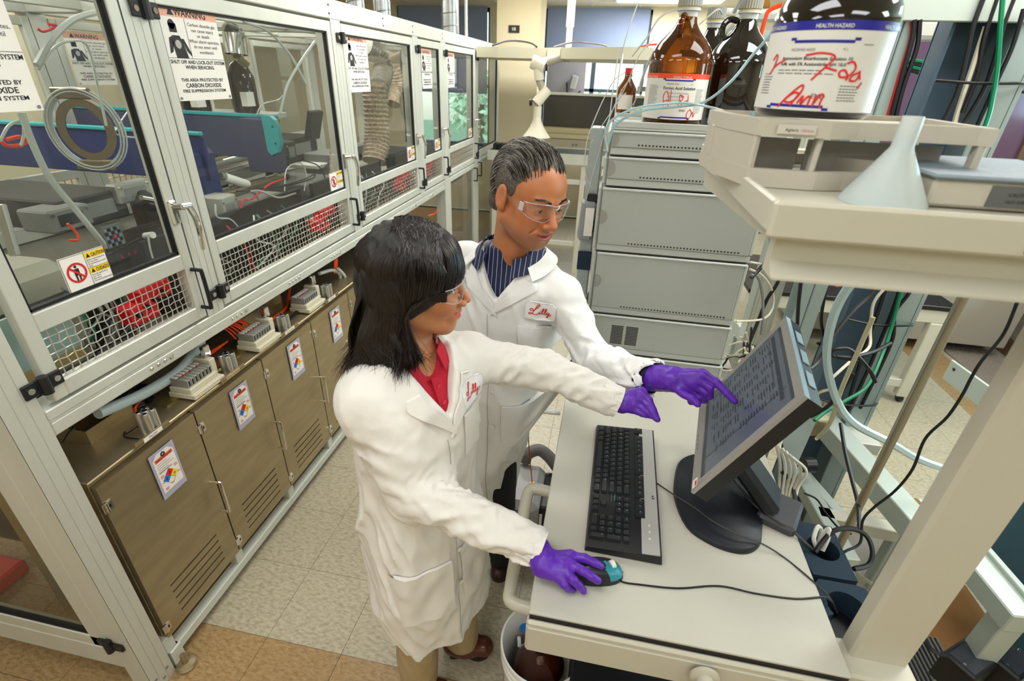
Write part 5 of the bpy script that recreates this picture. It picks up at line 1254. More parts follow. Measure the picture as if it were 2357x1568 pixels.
# ---- amber jugs with handles
M_AMB = mat('amber glass', '#8e4c0c', .04, coat=.5, spec=.6, trans=.85, ior=1.25)
M_AMBD = mat('dark amber glass filled', '#120b09', .06, coat=.6, spec=.7)
M_CAPG = mat('grey bottle cap', '#9a9a92', .5)
M_RING = mat('yellowed cap ring', '#b9a868', .5)
def jug(x, y, z, s, label, glass, liquid=None, h=1., rot=0., sh=1.):
    t = thing('amber_jug', (x, y, z), label, 'bottle')
    R_ = .078*s
    pf = [(0, .004), (R_*.9, 0), (R_, .006*s)]+[(R_*a, b*sh*s*h) for a, b in ((1, .172), (.992, .185), (.965, .199), (.91, .212), (.83, .224), (.73, .235))]+[(R_*.60, .247*s*h*(sh*.5+.5)), (R_*.46, .260*s*h*(sh*.3+.7)), (R_*.35, .275*s*h), (R_*.28, .292*s*h), (R_*.27, .318*s*h)]
    MB().lathe(pf, (x, y, z), 48, cap=False).build('glass_body', glass, t, ang=60)
    if liquid:
        MB().lathe([(0, .003), (R_*.86, .004), (R_*.96, .01), (R_*.96, .05*s*h), (0, .05*s*h)], (x, y, z), 40, cap=False).build('liquid', liquid, t)
    c, s_ = math.cos(rot), math.sin(rot)
    pts = [(x+c*R_*a, y+s_*R_*a, z+b*s*h) for a, b in ((.3, .288), (.55, .292), (.72, .278), (.72, .255), (.6, .243))]
    MB().tube(pts, .0075*s, 10, smooth=6, closed=False).build('glass_handle', glass, t)
    MB().lathe([(R_*.29, .0), (R_*.31, .012*s), (R_*.36, .0125*s), (R_*.36, .018*s)], (x, y, z+.292*s*h), 28).build('neck_sleeve', mat('clear neck sleeve', '#c0c2c0', .3), t)
    MB().lathe([(R_*.34, 0), (R_*.34, .009*s)], (x, y, z+.308*s*h), 28).build('cap_ring', M_RING, t)
    n = 56; vs = []; fs = []
    for zz in (.317, .349):
        for i in range(n):
            r = R_*(.375 if i % 2 else .355); vs.append((x+r*math.cos(2*PI*i/n), y+r*math.sin(2*PI*i/n), z+zz*s*h))
    fs = [(i, (i+1) % n, n+(i+1) % n, n+i) for i in range(n)]+[tuple(range(n, 2*n)), tuple(range(n))[::-1]]
    MB().add(vs, fs).build('ribbed_cap', M_CAPG, t, smooth=False)
    return t, R_
def curved(mb, c, R_, a0, a1, z0, z1, off=.0004, n=24):
    """patch of label wrapped round the bottle between angles a0 and a1"""
    vs = []
    for i in range(n+1):
        a = a0+(a1-a0)*i/n
        for z in (z0, z1): vs.append((c[0]+(R_+off)*math.cos(a), c[1]+(R_+off)*math.sin(a), z))
    return mb.add(vs, [(2*i, 2*i+2, 2*i+3, 2*i+1) for i in range(n)])
def wrap(vs, c, R_, off, z0, a0):
    """lettering in plan units u (arc) and v (height) bent round the bottle"""
    return [(c[0]+(R_+off)*math.cos(a0+u/R_), c[1]+(R_+off)*math.sin(a0+u/R_), z0+v) for (u, v, _) in vs]
def wtext(mb, s, size, u, v, c, R_, z0, a0, off=.0009, width=None, align='LEFT', bold=False):
    vs, fs = text(s, size, (0, 0, 0), (1, 0, 0), (0, 1, 0), None, None, align=align, width=width, bold=bold)
    mb.add(wrap([(p.x+u, p.y+v, 0) for p in vs], c, R_, off, z0, a0), fs)
def wstroke(mb, pts, w, c, R_, z0, a0, off=.0013):
    m2 = MB(); stroke(m2, (0, 0, 0), (1, 0, 0), (0, 1, 0), pts, w, 0, 5)
    mb.add(wrap([(v[0], v[1], 0) for v in m2.v], c, R_, off, z0, a0), m2.f)
M_LAB = mat('white bottle label', '#d6d4cc', .35); M_ORB = mat('orange label band', '#e8481f', .4); M_NAV = mat('navy label band', '#1c1c8c', .35)
M_TXG = mat('grey label text', '#7a7a78', .6); M_PEN = mat('red marker ink', '#d41f1c', .45)
def ribbons(mb, c, R_, z, a0, u0, u1, up, s):
    m2 = MB(); k = 1 if up else -1
    rect(m2, (0, 0, 0), (1, 0, 0), (0, 1, 0), u1-u0, .0035*s, 0, u0, z)
    for u in (u0-.006*s, u1-.001*s): rect(m2, (0, 0, 0), (1, 0, 0), (0, 1, 0), .008*s, .0035*s, 0, u, z-.003*s*k)
    # bend long strips in pieces
    m3 = MB(); n = 16
    for i in range(n): rect(m3, (0, 0, 0), (1, 0, 0), (0, 1, 0), (u1-u0)/n+1e-5, .0035*s, 0, u0+(u1-u0)*i/n, z)
    m3.v += m2.v[4:]; base = len(m3.v)-8; m3.f += [(base, base+1, base+2, base+3), (base+4, base+5, base+6, base+7)]
    mb.add(wrap(m3.v, c, R_, .0009, 0, a0), m3.f)
def microlines(mb, c, R_, z0, a0, u0, u1, n, dz, s, seed=1):
    rnd = random.Random(seed)
    for i in range(n):
        w = (u1-u0)*rnd.uniform(.75, 1); k = 6
        for j in range(k):
            m2 = MB(); rect(m2, (0, 0, 0), (1, 0, 0), (0, 1, 0), w/k*.85, dz*.35, 0, u0+w*j/k, -i*dz); mb.add(wrap(m2.v, c, R_, .0008, z0, a0), m2.f)
# bottle one: amber with the orange band
bx, by, bz, bs = .170, 1.745, 1.797, 1.14
jt, R1 = jug(bx, by, bz, bs, 'amber glass jug with orange-banded formic acid label on the stack', M_AMB, mat('amber liquid', '#3a1806', .1), rot=-1.9, h=.87)
hh0 = 0; cc = (bx, by); av = math.atan2(-by, -bx)           # direction towards the aisle side
a0 = av-.05; hh = .93*bs
mb = MB(); curved(mb, cc, R1, a0-1.55, a0+1.9, bz+.026*hh, bz+.139*hh, .0004, 40); mb.build('paper_label', M_LAB, jt)
mb = MB(); curved(mb, cc, R1, a0-1.55, a0+1.9, bz+.127*hh, bz+.139*hh, .0007, 40); mb.build('orange_band', M_ORB, jt)
zl = bz+.026*hh
mb = MB(); wtext(mb, 'GENERAL STORAGE', .0085, -.008, .1075*hh/1.06, cc, R1, zl, a0, .0011, width=.052); wtext(mb, 'GENERAL STORAGE', .0085, -.105, .1075*hh/1.06, cc, R1, zl, a0, .0011, width=.05); mb.build('band_lettering', M_LAB, jt)
mb = MB(); wtext(mb, 'Formic Acid Solution', .0105, -.032, .079, cc, R1, zl, a0, bold=True, width=.092); wtext(mb, 'EMD', .009, .022, .022, cc, R1, zl, a0); mb.build('name_lettering', M_INK, jt)
mb = MB(); wtext(mb, '4.85085.4000', .0065, -.024, .091, cc, R1, zl, a0); wtext(mb, '4 L', .0065, .044, .091, cc, R1, zl, a0)
for k, s in enumerate(('Solution de Acide Formique', 'Solucion Acido Formico', '0.1% (v/v) in Water')): wtext(mb, s, .006, -.018, .068-.009*k, cc, R1, zl, a0, width=[.06, .05, .042][k])
microlines(mb, cc, R1, zl+.088, a0, -.085, -.045, 17, .0034, 1); microlines(mb, cc, R1, zl+.080, a0, .066, .095, 19, .0034, 1, 2); mb.build('small_print', M_TXG, jt)
mb = MB(); ribbons(mb, cc, R1, zl+.1005, a0, -.03, .05, False, 1); ribbons(mb, cc, R1, zl+.004, a0, -.03, .05, True, 1); mb.build('ribbon_mark', M_NAV, jt)
mb = MB()
for st in ([(-.024, .036), (-.028, .062), (-.02, .074), (-.012, .058), (-.010, .034)], [(-.026, .048), (-.010, .05)], [(-.008, .078), (-.006, .05), (-.002, .040)], [(.026, .060), (.018, .066), (.020, .052), (.028, .044), (.020, .036), (.016, .046), (.026, .052), (.028, .062), (.020, .066)], [(.034, .05), (.044, .052)], [(.042, .066), (.046, .036)], [(.056, .028), (.048, .022), (.048, .008), (.058, .006), (.062, .020), (.054, .030)], [(.062, .012), (.066, .022), (.070, .008), (.074, .02)]):
    wstroke(mb, st, .0020, cc, R1, zl, a0)
mb.build('marker_writing', M_PEN, jt)
# dark jug behind it
jt2, R2 = jug(.352, 1.845, bz, 1.15, 'dark jug with a small white tag behind the formic acid jug', M_AMBD, rot=PI*.98, h=.88)
av2 = math.atan2(-1.845, -.352)
mb = MB(); q = [(.352+.062*math.cos(av2+a), 1.845+.062*math.sin(av2+a)) for a in (-.12, .12)]
MB().add([(q[0][0], q[0][1], bz+.232), (q[1][0], q[1][1], bz+.226), (q[1][0]-.003, q[1][1]+.010, bz+.246), (q[0][0]-.003, q[0][1]+.012, bz+.25)], [(0, 1, 2, 3)]).build('white_tag', M_PAPER, jt2)
jug(.28, 1.985, bz, 1.0, 'dark jug with a white cap, half hidden between the two jugs', M_AMBD, rot=1.0, h=.97)
# big dark bottle on the high shelf
gx, gy, gz, gs = .297, .925, 1.884, 1.04
jb, R3 = jug(gx, gy, gz, gs, 'large dark bottle with blue-banded label, closest to the camera', M_AMBD, rot=PI*.4, h=1.05, sh=.64)
cc = (gx, gy); a0 = math.atan2(-gy, -gx)-.02; LZ = gz+.010; LH = .110
mb = MB(); curved(mb, cc, R3, a0-1.75, a0+1.3, LZ, LZ+LH, .0004, 40); mb.build('paper_label', M_LAB, jb)
mb = MB(); curved(mb, cc, R3, a0-1.75, a0+1.3, LZ+LH-.011, LZ+LH, .0007, 40); mb.build('blue_band', M_NAV, jb)
U = lambda px: (px-1000)/2357*.225*.92      # label drawing is about 0.2 m wide in the close view
Vv = lambda py: (1290-py)/1120*LH
mb = MB(); wtext(mb, 'HEALTH HAZARD', .0065, -.02, LH-.0085, cc, R3, LZ, a0, .0011, width=.045, bold=True); wtext(mb, 'HEALTH HAZARD', .0065, .068, LH-.0085, cc, R3, LZ, a0, .0011, width=.045, bold=True); wtext(mb, 'HEALTH HAZARD', .0065, -.108, LH-.0085, cc, R3, LZ, a0, .0011, width=.045, bold=True); mb.build('band_lettering', M_LAB, jb)
mb = MB(); wtext(mb, 'Ammonium Bicarbonate Solution 10', .0058, -.056, .0635, cc, R3, LZ, a0, bold=True, width=.092); wtext(mb, 'mM, with 5% Acetonitrile, pH 10.0', .0058, -.056, .0565, cc, R3, LZ, a0, bold=True, width=.085); wtext(mb, 'EMD', .009, -.003, .016, cc, R3, LZ, a0); mb.build('name_lettering', M_INK, jb)
mb = MB(); wtext(mb, 'NC0040-4000', .0055, -.045, .074, cc, R3, LZ, a0); wtext(mb, '4 L', .0055, .02, .075, cc, R3, LZ, a0)
microlines(mb, cc, R3, LZ+.050, a0, -.058, .022, 2, .004, 1); microlines(mb, cc, R3, LZ+.045, a0, -.088, -.066, 8, .0036, 1); microlines(mb, cc, R3, LZ+.032, a0, .03, .062, 6, .0036, 1, 4); microlines(mb, cc, R3, LZ+.082, a0, .045, .062, 1, .0036, 1, 4); mb.build('small_print', M_TXG, jb)
mb = MB(); ribbons(mb, cc, R3, LZ+.084, a0, -.043, .032, False, 1); ribbons(mb, cc, R3, LZ+.004, a0, -.058, .016, True, 1); mb.build('ribbon_mark', M_NAV, jb)
mb = MB()
for st in ([(-.074, .063), (-.069, .070), (-.066, .066), (-.069, .054), (-.074, .046)], [(-.074, .046), (-.066, .056), (-.050, .064)],
           [(-.023, .069), (-.004, .072), (.013, .068), (.005, .055), (-.008, .039)], [(.005, .055), (.020, .051)],
           [(.030, .060), (.038, .062), (.043, .054), (.036, .045), (.026, .044), (.024, .050), (.030, .052), (.036, .044), (.034, .040)], [(.050, .050), (.042, .046), (.040, .040), (.048, .040), (.051, .048), (.050, .051), (.054, .041)], [(.058, .038), (.054, .030)],
           [(-.044, .003), (-.032, .018), (-.018, .032), (-.015, .028), (-.020, .016), (-.028, .010), (-.036, .012), (-.026, .022), (-.018, .022)], [(-.018, .022), (-.026, .006)],
           [(-.018, .009), (-.012, .019), (-.013, .008), (-.006, .018), (-.003, .017), (-.004, .006)], [(.002, .006), (.004, .019), (.003, .010), (.009, .021), (.013, .020), (.011, .011), (.012, .004)]):
    wstroke(mb, st, .0025, cc, R3, LZ, a0)
mb.build('marker_writing', M_PEN, jb)

# ---- beige instrument tray carrying the big bottle
M_TR = mat('beige instrument plastic', '#b8b2a3', .45)
tr = thing('bottle_tray', (.3, .9, SH), 'beige plastic bottle tray with open front bays on the high shelf', 'tray')
TZ = 1.884
def plan_prism(pts, z0, z1, nm, m=M_TR): return MB().prism([(x, y, z0) for x, y in pts], (0, 0, z1-z0)).build(nm, m, tr, smooth=False)
outl = [(.160, 1.0), (.170, .90), (.198, .805), (.29, .80), (.33, .812), (.38, .818), (.43, .816), (.475, .81), (.49, .80), (.51, 1.0), (.50, 1.06)]
def inner(p, d): c = Vector((.33, .94)); v = Vector(p)-c; return tuple(c+v*(1-d/v.length))
n = len(outl)
for (z0, z1, d, nm) in ((TZ-.022, TZ-.0, .012, 'top_rim'), (SH-.013, SH+.012, .0, 'base_rim')):
    inn = [inner(p, .014) for p in outl]; vs = [(x, y, z) for z in (z0, z1) for (x, y) in outl+inn]; N = 2*n; fs = []
    for i in range(n):
        j = (i+1) % n; fs += [(i, n+i, n+j, j), (N+j, N+n+j, N+n+i, N+i), (i, j, N+j, N+i), (n+j, n+i, N+n+i, N+n+j)]
    MB().add(vs, fs).build(nm, M_TR, tr, smooth=False)
plan_prism([inner(p, .013) for p in outl], TZ-.012, TZ-.008, 'top_plate')
plan_prism([inner(p, .013) for p in outl], SH-.01, SH-.006, 'floor_plate')
for (x, y, w) in ((.200, .807, .006), (.284, .806, .008), (.484, .806, .010), (.166, .95, .006), (.50, 1.0, .008)):
    MB().box((x-w/2, y, SH+.01), (x+w/2, y+.018, TZ-.02), .002).build('pillar', M_TR, tr)
MB().prism([(.161, .995, SH+.01), (.171, .90, SH+.01), (.199, .807, SH+.01), (.206, .81, SH+.01), (.178, .90, SH+.01), (.168, .995, SH+.01)], (0, 0, TZ-.02-SH-.01)).build('side_wall', M_TR, tr)
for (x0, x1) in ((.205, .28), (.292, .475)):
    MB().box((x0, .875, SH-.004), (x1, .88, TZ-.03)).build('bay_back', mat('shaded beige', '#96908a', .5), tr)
MB().lathe([(.0, .0), (.055, .002), (.058, .03), (.02, .032), (0, .032)], (.385, .90, SH-.003), 30).build('bottle_socket', M_TR, tr)
s = MB().box((.222, .7985, TZ-.018), (.272, .7998, TZ-.006)).build('name_strip', mat('pale strip', '#c4bfb2', .5), tr)
texts([('Agilent', .006, (.232, .7984, TZ-.0145), (1, 0, 0), (0, 0, 1), {}), ], M_INK, tr); texts([('1100 Series', .005, (.252, .7984, TZ-.0145), (1, 0, 0), (0, 0, 1), dict(width=.016))], mat('magenta print', '#c04a7a', .5), tr, 'series_lettering')

# ---- funnel upside down, grey box
t = thing('plastic_funnel', (.375, .76, SH-.014), 'translucent white plastic funnel standing upside down on the shelf edge', 'funnel')
M_FUN = mat('translucent polypropylene', '#d9e2e0', .35, trans=.35, ior=1.3, sss=.2)
fx, fy = .358, .745
MB().lathe([(.050, .0), (.050, .004), (.014, .066), (.0125, .07), (.0115, .105), (.0105, .105), (.0115, .07), (.012, .064), (.048, .003), (.048, 0)], (fx, fy, SH-.014), 36, cap=False).build('cone', M_FUN, t)
s = MB()
for k in range(8): a = 2*PI*k/8; s.beam((fx+.046*math.cos(a), fy+.046*math.sin(a), SH-.010), (fx+.015*math.cos(a), fy+.015*math.sin(a), SH+.05), .0015, .002, ch=0)
s.build('rib', M_FUN, t)['kind'] = 'stuff'
t = thing('flat_grey_box', (.5, .8, SH-.014), 'flat grey instrument module lying on the shelf, cut by the right edge', 'instrument')
MB().box((.405, .735, SH-.012), (.62, .95, SH+.022), .004).build('casing', M_TR, t)
MB().box((.400, .73, SH+.022), (.63, .96, SH+.028), .003).build('lid', mat('blue grey lid', '#7c8790', .5, var=.1, vscale=80), t)
MB().box((.47, .7335, SH-.008), (.62, .735, SH+.018)).build('label_plate', mat('dark grey label', '#5c5c5c', .5), t)
texts([('CAUTION', .006, (.49, .733, SH+.006), (1, 0, 0), (0, 0, 1), {}), ('HOT SURFACE', .005, (.49, .733, SH-.002), (1, 0, 0), (0, 0, 1), {})], M_INK, t)

# ---- small things beside the stack
t = thing('flask', (0.077, 2.1, 1.859), 'small clear flask with pale liquid left of the amber jug', 'flask')
p = V((0.085, 2.1, 1.803)); pz = p.z
MB().lathe([(0, 0), (.036, .001), (.038, .006), (.035, .03), (.015, .065), (.013, .085), (.015, .088)], p, 24, cap=False).build('glass', M_CLEAR, t)
MB().lathe([(0, .002), (.035, .003), (.034, .03), (0, .03)], p, 24, cap=False).build('liquid', mat('pale liquid', '#c8c8a8', .2), t)
MB().cyl(p+Vector((0, 0, .085)), p+Vector((0, 0, .10)), .018, 16).build('stopper', M_GREYP, t)
tag(MB().box((p.x-.08, 2.02, pz-.055), (p.x+.2, 2.3, pz), .004).build('side_tray', M_LC2), 'pale tray holding the flask beside the stack', 'tray')
for k, (px_, m, l) in enumerate(((1450, M_AMB, 'small amber bottle with a red cap left of the flask'), (1478, M_AMBD, 'small dark bottle behind the flask'))):
    p2 = V((-1.261, 1, 2.029)) if False else p+Vector((-.055+.11*k, .07, 0)); t = thing('small_bottle', p2, l, 'bottle')
    MB().lathe([(0, 0), (.036, .0), (.037, .09), (.014, .125), (.013, .145)], p2, 24, cap=False).build('glass', m, t)
    MB().cyl(p2+Vector((0, 0, .14)), p2+Vector((0, 0, .16)), .014, 16).build('cap', M_RED if k == 0 else M_GREYP, t)
    mb = MB(); curved(mb, (p2.x, p2.y), .037, -2.4, -.8, p2.z+.02, p2.z+.07); mb.build('paper_label', M_PAPER, t)
# left column of the stack: handset, black pad, side rail
t = thing('handset_module', (-.08, 1.75, 1.5), 'grey handheld controller hung on the front of the stack', 'controller')
p = V((-0.059, 1.8, 1.476)); MB().obox(p, (.05, .07, .14), (0, .05, .1), .008).build('body', mat('controller grey', '#8b8e92', .45), t)
k_ = MB()
for i in range(3):
    for j in range(6): k_.obox(p+Vector((.026, -.02+.018*i, .05-.017*j)), (.004, .012, .01))
k_.build('key', M_INK, t)['kind'] = 'stuff'
MB().obox(p+Vector((.01, -.036, 0)), (.03, .004, .1), ch=.001).build('lit_panel', M_PAPER, t); MB().obox(p+Vector((.02, 0, .08)), (.05, .05, .025), ch=.004).build('clip', M_BLACK, t)
tag(MB().box((-.075, 1.80, .95), (-.03, 1.9, 1.78), .004).build('stack_side_panel', mat('pale grey side panel', '#9fa8a6', .45)), 'pale grey upright panel behind the stack front', 'panel')
t = MB().obox((-0.052, 1.79, 1.325), (.05, .01, .07), ch=.002).build('black_pad', M_FOAM); tag(t, 'square black pad stuck on the grey panel beside the man\'s shoulder', 'pad')
# thin capillaries on the left of the stack
caps = [([(0.025, 1.65, 2.115), (-0.001, 1.65, 2.003), (-0.004, 1.68, 1.87), (0.007, 1.7, 1.747)], 'thin clear capillary rising past the back window'),
        ([(0.082, 1.7, 2.029), (0.046, 1.7, 1.985), (0.01, 1.75, 1.88), (-0.041, 1.8, 1.787), (-0.071, 1.8, 1.732)], 'clear capillary arching left of the amber jug'),
        ([(0.015, 1.9, 1.947), (-0.022, 1.85, 1.915), (-0.06, 1.8, 1.825), (-0.085, 1.8, 1.731), (-0.078, 1.8, 1.633), (-0.03, 1.8, 1.563)], 'clear capillary loop by the man\'s forehead'),
        ([(0.044, 1.9, 1.942), (0.009, 1.85, 1.89), (-0.022, 1.8, 1.801), (-0.035, 1.8, 1.734), (-0.058, 1.8, 1.605), (-0.08, 1.8, 1.451)], 'clear capillary falling in front of the side panel'),
        ([(-0.013, 1.72, 2.006), (-0.017, 1.72, 1.904), (-0.018, 1.72, 1.782), (-0.02, 1.72, 1.743)], 'straight clear capillary beside the stack edge')]
for pts, l in caps: wire('capillary', pts, .0017, M_WTUBE, l, 'tube')
wire('solvent_tube', [(-0.013, 1.62, 1.736), (-0.024, 1.6, 1.78), (-0.007, 1.58, 1.823), (0.049, 1.56, 1.854), (0.117, 1.56, 1.868), (0.186, 1.56, 1.873), (0.237, 1.45, 1.869), (0.242, 1.2, 1.869), (0.233, 1, 1.88)], .0032, mat('bluish clear tube', '#b8dce4', .25, trans=.3), 'pale blue tube waving across the amber jug label', 'tube')
wire('solvent_tube', [(-0.012, 1.63, 1.753), (0.006, 1.6, 1.81), (0.074, 1.57, 1.849), (0.165, 1.57, 1.863), (0.229, 1.55, 1.878), (0.275, 1.5, 1.926), (0.313, 1.5, 1.985), (0.338, 1.45, 2.037), (0.353, 1.4, 2.098)], .0035, mat('bluish clear tube', '#b8dce4', .25, trans=.3), 'pale blue tube rising right behind the big bottle', 'tube')
wire('solvent_tube', [(0.155, 1.74, 2.106), (0.121, 1.74, 2.101), (0.088, 1.74, 2.08), (0.064, 1.74, 2.036), (0.028, 1.76, 1.987)], .0024, M_WTUBE, 'clear tube bending left from the amber jug cap', 'tube')
wire('solvent_tube', [(0.164, 1.8, 2.064), (0.118, 1.8, 2.036), (0.088, 1.82, 1.99), (0.07, 1.85, 1.93), (0.067, 1.9, 1.885)], .004, M_WTUBE, 'thick pale tube sweeping left behind the amber jug', 'tube')
wire('solvent_tube', [(0.201, 1.8, 2.065), (0.242, 1.8, 2.103), (0.261, 1.82, 2.114), (0.275, 1.84, 2.105)], .0024, M_WTUBE, 'clear tube arching into the dark jug cap', 'tube')
wire('solvent_tube', [(0.308, 1.84, 2.11), (0.312, 1.8, 2.135), (0.319, 1.75, 2.159)], .006, M_WTUBE, 'fat clear tube leaving the top of the frame above the dark jug', 'tube')
wire('solvent_tube', [(0.157, 1.74, 2.115), (0.174, 1.73, 2.095), (0.186, 1.72, 2.069)], .0022, M_WTUBE, 'short clear tube looping over the amber jug cap', 'tube')

# ---- under the cart: vacuum pump, buckets, hose
M_PUMP = mat('pump light grey', '#a9a8a8', .4)
pp = thing('vacuum_pump', (-.12, 1.62, .0), 'light grey vacuum pump with round port, standing left of the cart', 'pump')
px0 = V((-0.287, 1.64, 0.12)); 
MB().box((-.285, 1.50, .10), (-.125, 1.78, .33), .03).build('motor_cover', M_PUMP, pp)
MB().box((-.125, 1.53, .12), (-.08, 1.75, .31), .008).build('dark_flange', M_BLACK, pp)
MB().box((-.08, 1.52, .0), (.03, 1.78, .26), .008).build('pump_block', M_GREYP, pp)
MB().box((-.27, 1.52, .0), (.03, 1.76, .06), .006).build('base', M_GREYP, pp)
MB().lathe([(.036, 0), (.034, .001), (0, .0012)], (-.215, 1.4995, .19), 24, m=Matrix.Rotation(PI/2, 4, 'X'), cap=False).build('round_port', M_SLOT, pp)
MB().box((-.27, 1.497, .105), (-.16, 1.5, .14), .001).build('handle_slot', M_GREYP, pp); MB().box((-.22, 1.488, .112), (-.16, 1.497, .128), .003).build('latch', mat('brown latch', '#7d6a4c', .5), pp)
MB().box((-.122, 1.525, .2), (-.11, 1.528, .27)).build('white_label', M_PAPER, pp)
for k in range(3): MB().cyl((-.055, 1.50, .08+.05*k), (-.055, 1.52, .08+.05*k), .018, 14).build('knurled_cap', M_CHROME, pp)
MB().cyl((-.17, 1.60, .33), (-.17, 1.60, .36), .008, 12).cyl((-.17, 1.60, .355), (-.17, 1.60, .37), .011, 6).build('brass_fitting', mat('brass', '#a9783a', .3, .9), pp)
wire('capillary', [(-.17, 1.60, .37), (-0.213, 1.731, 0.5), (-0.199, 1.703, 0.62), (-0.158, 1.712, 0.7), (-0.126, 1.703, 0.74)], .0022, mat('dark red capillary', '#8c2c1c', .4), 'thin dark red capillary rising from the vacuum pump', 'tube')
wire('exhaust_hose', [(-0.228, 1.76, 0.34), (-0.217, 1.768, 0.38), (-0.169, 1.783, 0.4), (-0.122, 1.774, 0.38), (-0.077, 1.756, 0.34)], .028, mat('grey ribbed hose', '#6e6c6a', .6, bump=.3, bscale=200), 'dark grey flexible exhaust hose arching over the vacuum pump', 'hose', n=16)
wire('steel_rod', [(-0.277, 2.146, 0.35), (-0.104, 2.156, 0.35)], .011, M_CHROME, 'short polished steel rod between the man and the cart', 'rod')
wire('steel_rod', [(-0.326, 1.92, 0.3), (-0.321, 1.462, 0.3)], .014, M_STEEL, 'slanting steel rail beside the man\'s trousers', 'rod', n=10)
wire('steel_rod', [(-0.308, 2.008, 0.26), (-0.305, 1.479, 0.26)], .012, M_CHROME, 'bright steel rail next to the slanting rail', 'rod', n=10)
# bucket with amber bottle
def bucket(x, y, r, h, label, m=M_WHITE):
    t = thing('bucket', (x, y, 0), label, 'bucket')
    MB().lathe([(0, .003), (r*.84, 0), (r*.86, .01), (r*.95, h*.78), (r*1.0, h*.785), (r*1.0, h*.80), (r*.955, h*.80), (r*.965, h*.87), (r*1.02, h*.875), (r*1.02, h*.89), (r*.97, h*.89), (r*.98, h-.012), (r*1.04, h-.012), (r*1.04, h), (r*.99, h), (r*.97, h-.01), (r*.93, h*.7), (r*.83, .012), (0, .012)], (x, y, 0), 56, cap=False).build('pail', m, t)
    MB().tube([(x-r*1.05, y, h*.84)]+[(x-r*1.07*math.cos(a), y-r*.5*math.sin(a), h*.84-r*.9*math.sin(a)) for a in (.5, 1.0, 1.57, 2.1, 2.6)]+[(x+r*1.05, y, h*.84)], .002, 6, smooth=4).build('bail_handle', M_CHROME, t)
    return t
bucket(-.032, .93, .127, .37, 'white plastic bucket under the left front of the cart')
t = thing('amber_jug', (-.03, .93, .015), 'dark amber bottle with round blue cap mark standing in the bucket', 'bottle')
MB().lathe([(0, 0), (.08, 0), (.082, .01), (.082, .17), (.077, .2), (.06, .228), (.035, .245), (.022, .26), (.021, .285)], (-.035, .93, .07), 40, cap=False).build('glass_body', mat('dark amber reflective', '#3d1408', .05, coat=.8), t)
MB().cyl((-.035, .93, .345), (-.035, .93, .37), .026, 24).build('cap', mat('black cap', '#14151a', .3), t)
MB().lathe([(.0, .0), (.016, 0), (.016, .002), (0, .002)], (-0.1, 1.009, 0.29), 20, cap=False).build('blue_mark', M_BLUE, t)
MB().obox((-0.111, 0.973, 0.27), (.012, .03, .002), (.4, .3, .4)).build('small_label', M_PAPER, t)
tag(MB().box((.06, .78, .226), (.48, 1.25, .40), .008).build('computer_case', M_BLACK), 'black computer case lying on the lower shelf of the cart', 'computer')

# ================================================================= NEIGHBOURING RACK ON THE RIGHT
M_GAL = mat('blue grey galvanised steel', '#9fb0b0', .38, .5, var=.05, vscale=10)
M_CHAN = mat('blue grey channel', '#4a5f70', .5, .3)
M_PALE = mat('pale grey green frame', '#b4bfb8', .38, .2)
rk = thing('equipment_rack', (.95, 1.85, 0), 'pale grey green steel rack standing right of the cart', 'rack')
# post with cable channel
MB().box((.885, 1.82, .0), (.895, 1.9, 2.3)).box((.885, 1.895, .0), (1.04, 1.905, 2.3)).build('channel_back', M_CHAN, rk)
MB().box((1.035, 1.80, .0), (1.10, 1.91, 2.3), .003).box((1.10, 1.80, .0), (1.112, 1.84, 2.3)).build('post', M_GAL, rk)
MB().box((.715, 1.80, 0), (.755, 1.88, 2.3), .003).box((.757, 1.80, 0), (.80, 1.88, 2.3), .003).build('post', M_GAL, rk)
MB().box((.60, 1.88, 0), (.69, 1.96, 2.0), .004).build('post', mat('pale extrusion', '#c2c6bc', .35, .4), rk)
for k in range(3): MB().box((.615+.025*k, 1.878, 0), (.623+.025*k, 1.880, 2.0)).build('post_groove', M_ALU, rk)
MB().box((.62, 1.788, 2.09), (1.3, 1.799, 2.2), .003).box((.62, 1.788, 2.2), (1.3, 1.93, 2.21), .002).build('top_beam', M_PALE, rk)
MB().beam((.798, 2.638, .75), (1.054, 1.226, .75), .075, .075, ch=.003).build('base_beam', M_PALE, rk)
MB().beam((.66, 1.9, .72), (1.08, 1.86, .72), .05, .08, ch=.003).build('cross_beam', M_PALE, rk)
for (a, b) in (((.798, 2.6, .0), (.798, 2.6, .72)), ((1.05, 1.26, .0), (1.05, 1.26, .72))): MB().beam(a, b, .06, .06, up=(0, 1, 0), ch=.003).build('leg', M_PALE, rk)
MB().box((.96, 1.70, .69), (1.13, 1.83, .74), .003).build('gusset', M_ALU, rk)
# low frame between cart and rack
lf = thing('low_frame', (.9, 1.4, 0), 'low pale frame on the floor between cart and rack', 'frame')
MB().beam((0.851, 1.652, 0.6), (0.887, 1.232, 0.6), .055, .05, ch=.003).build('rail', M_PALE, lf)
MB().beam((0.853, 1.425, 0.6), (1.114, 1.406, 0.6), .05, .05, ch=.003).build('rail', M_POWDER, lf)
MB().beam((0.9, 1.682, 0.56), (0.96, 1.472, 0.56), .04, .04, ch=.003).build('brace', M_PALE, lf)
for p in ((0.887, 1.232, 0.6), (1.107, 1.405, 0.6), (0.852, 1.64, 0.6)):
    MB().box((p[0]-.02, p[1]-.02, 0), (p[0]+.02, p[1]+.02, .58), .003).build('leg', M_PALE, lf)
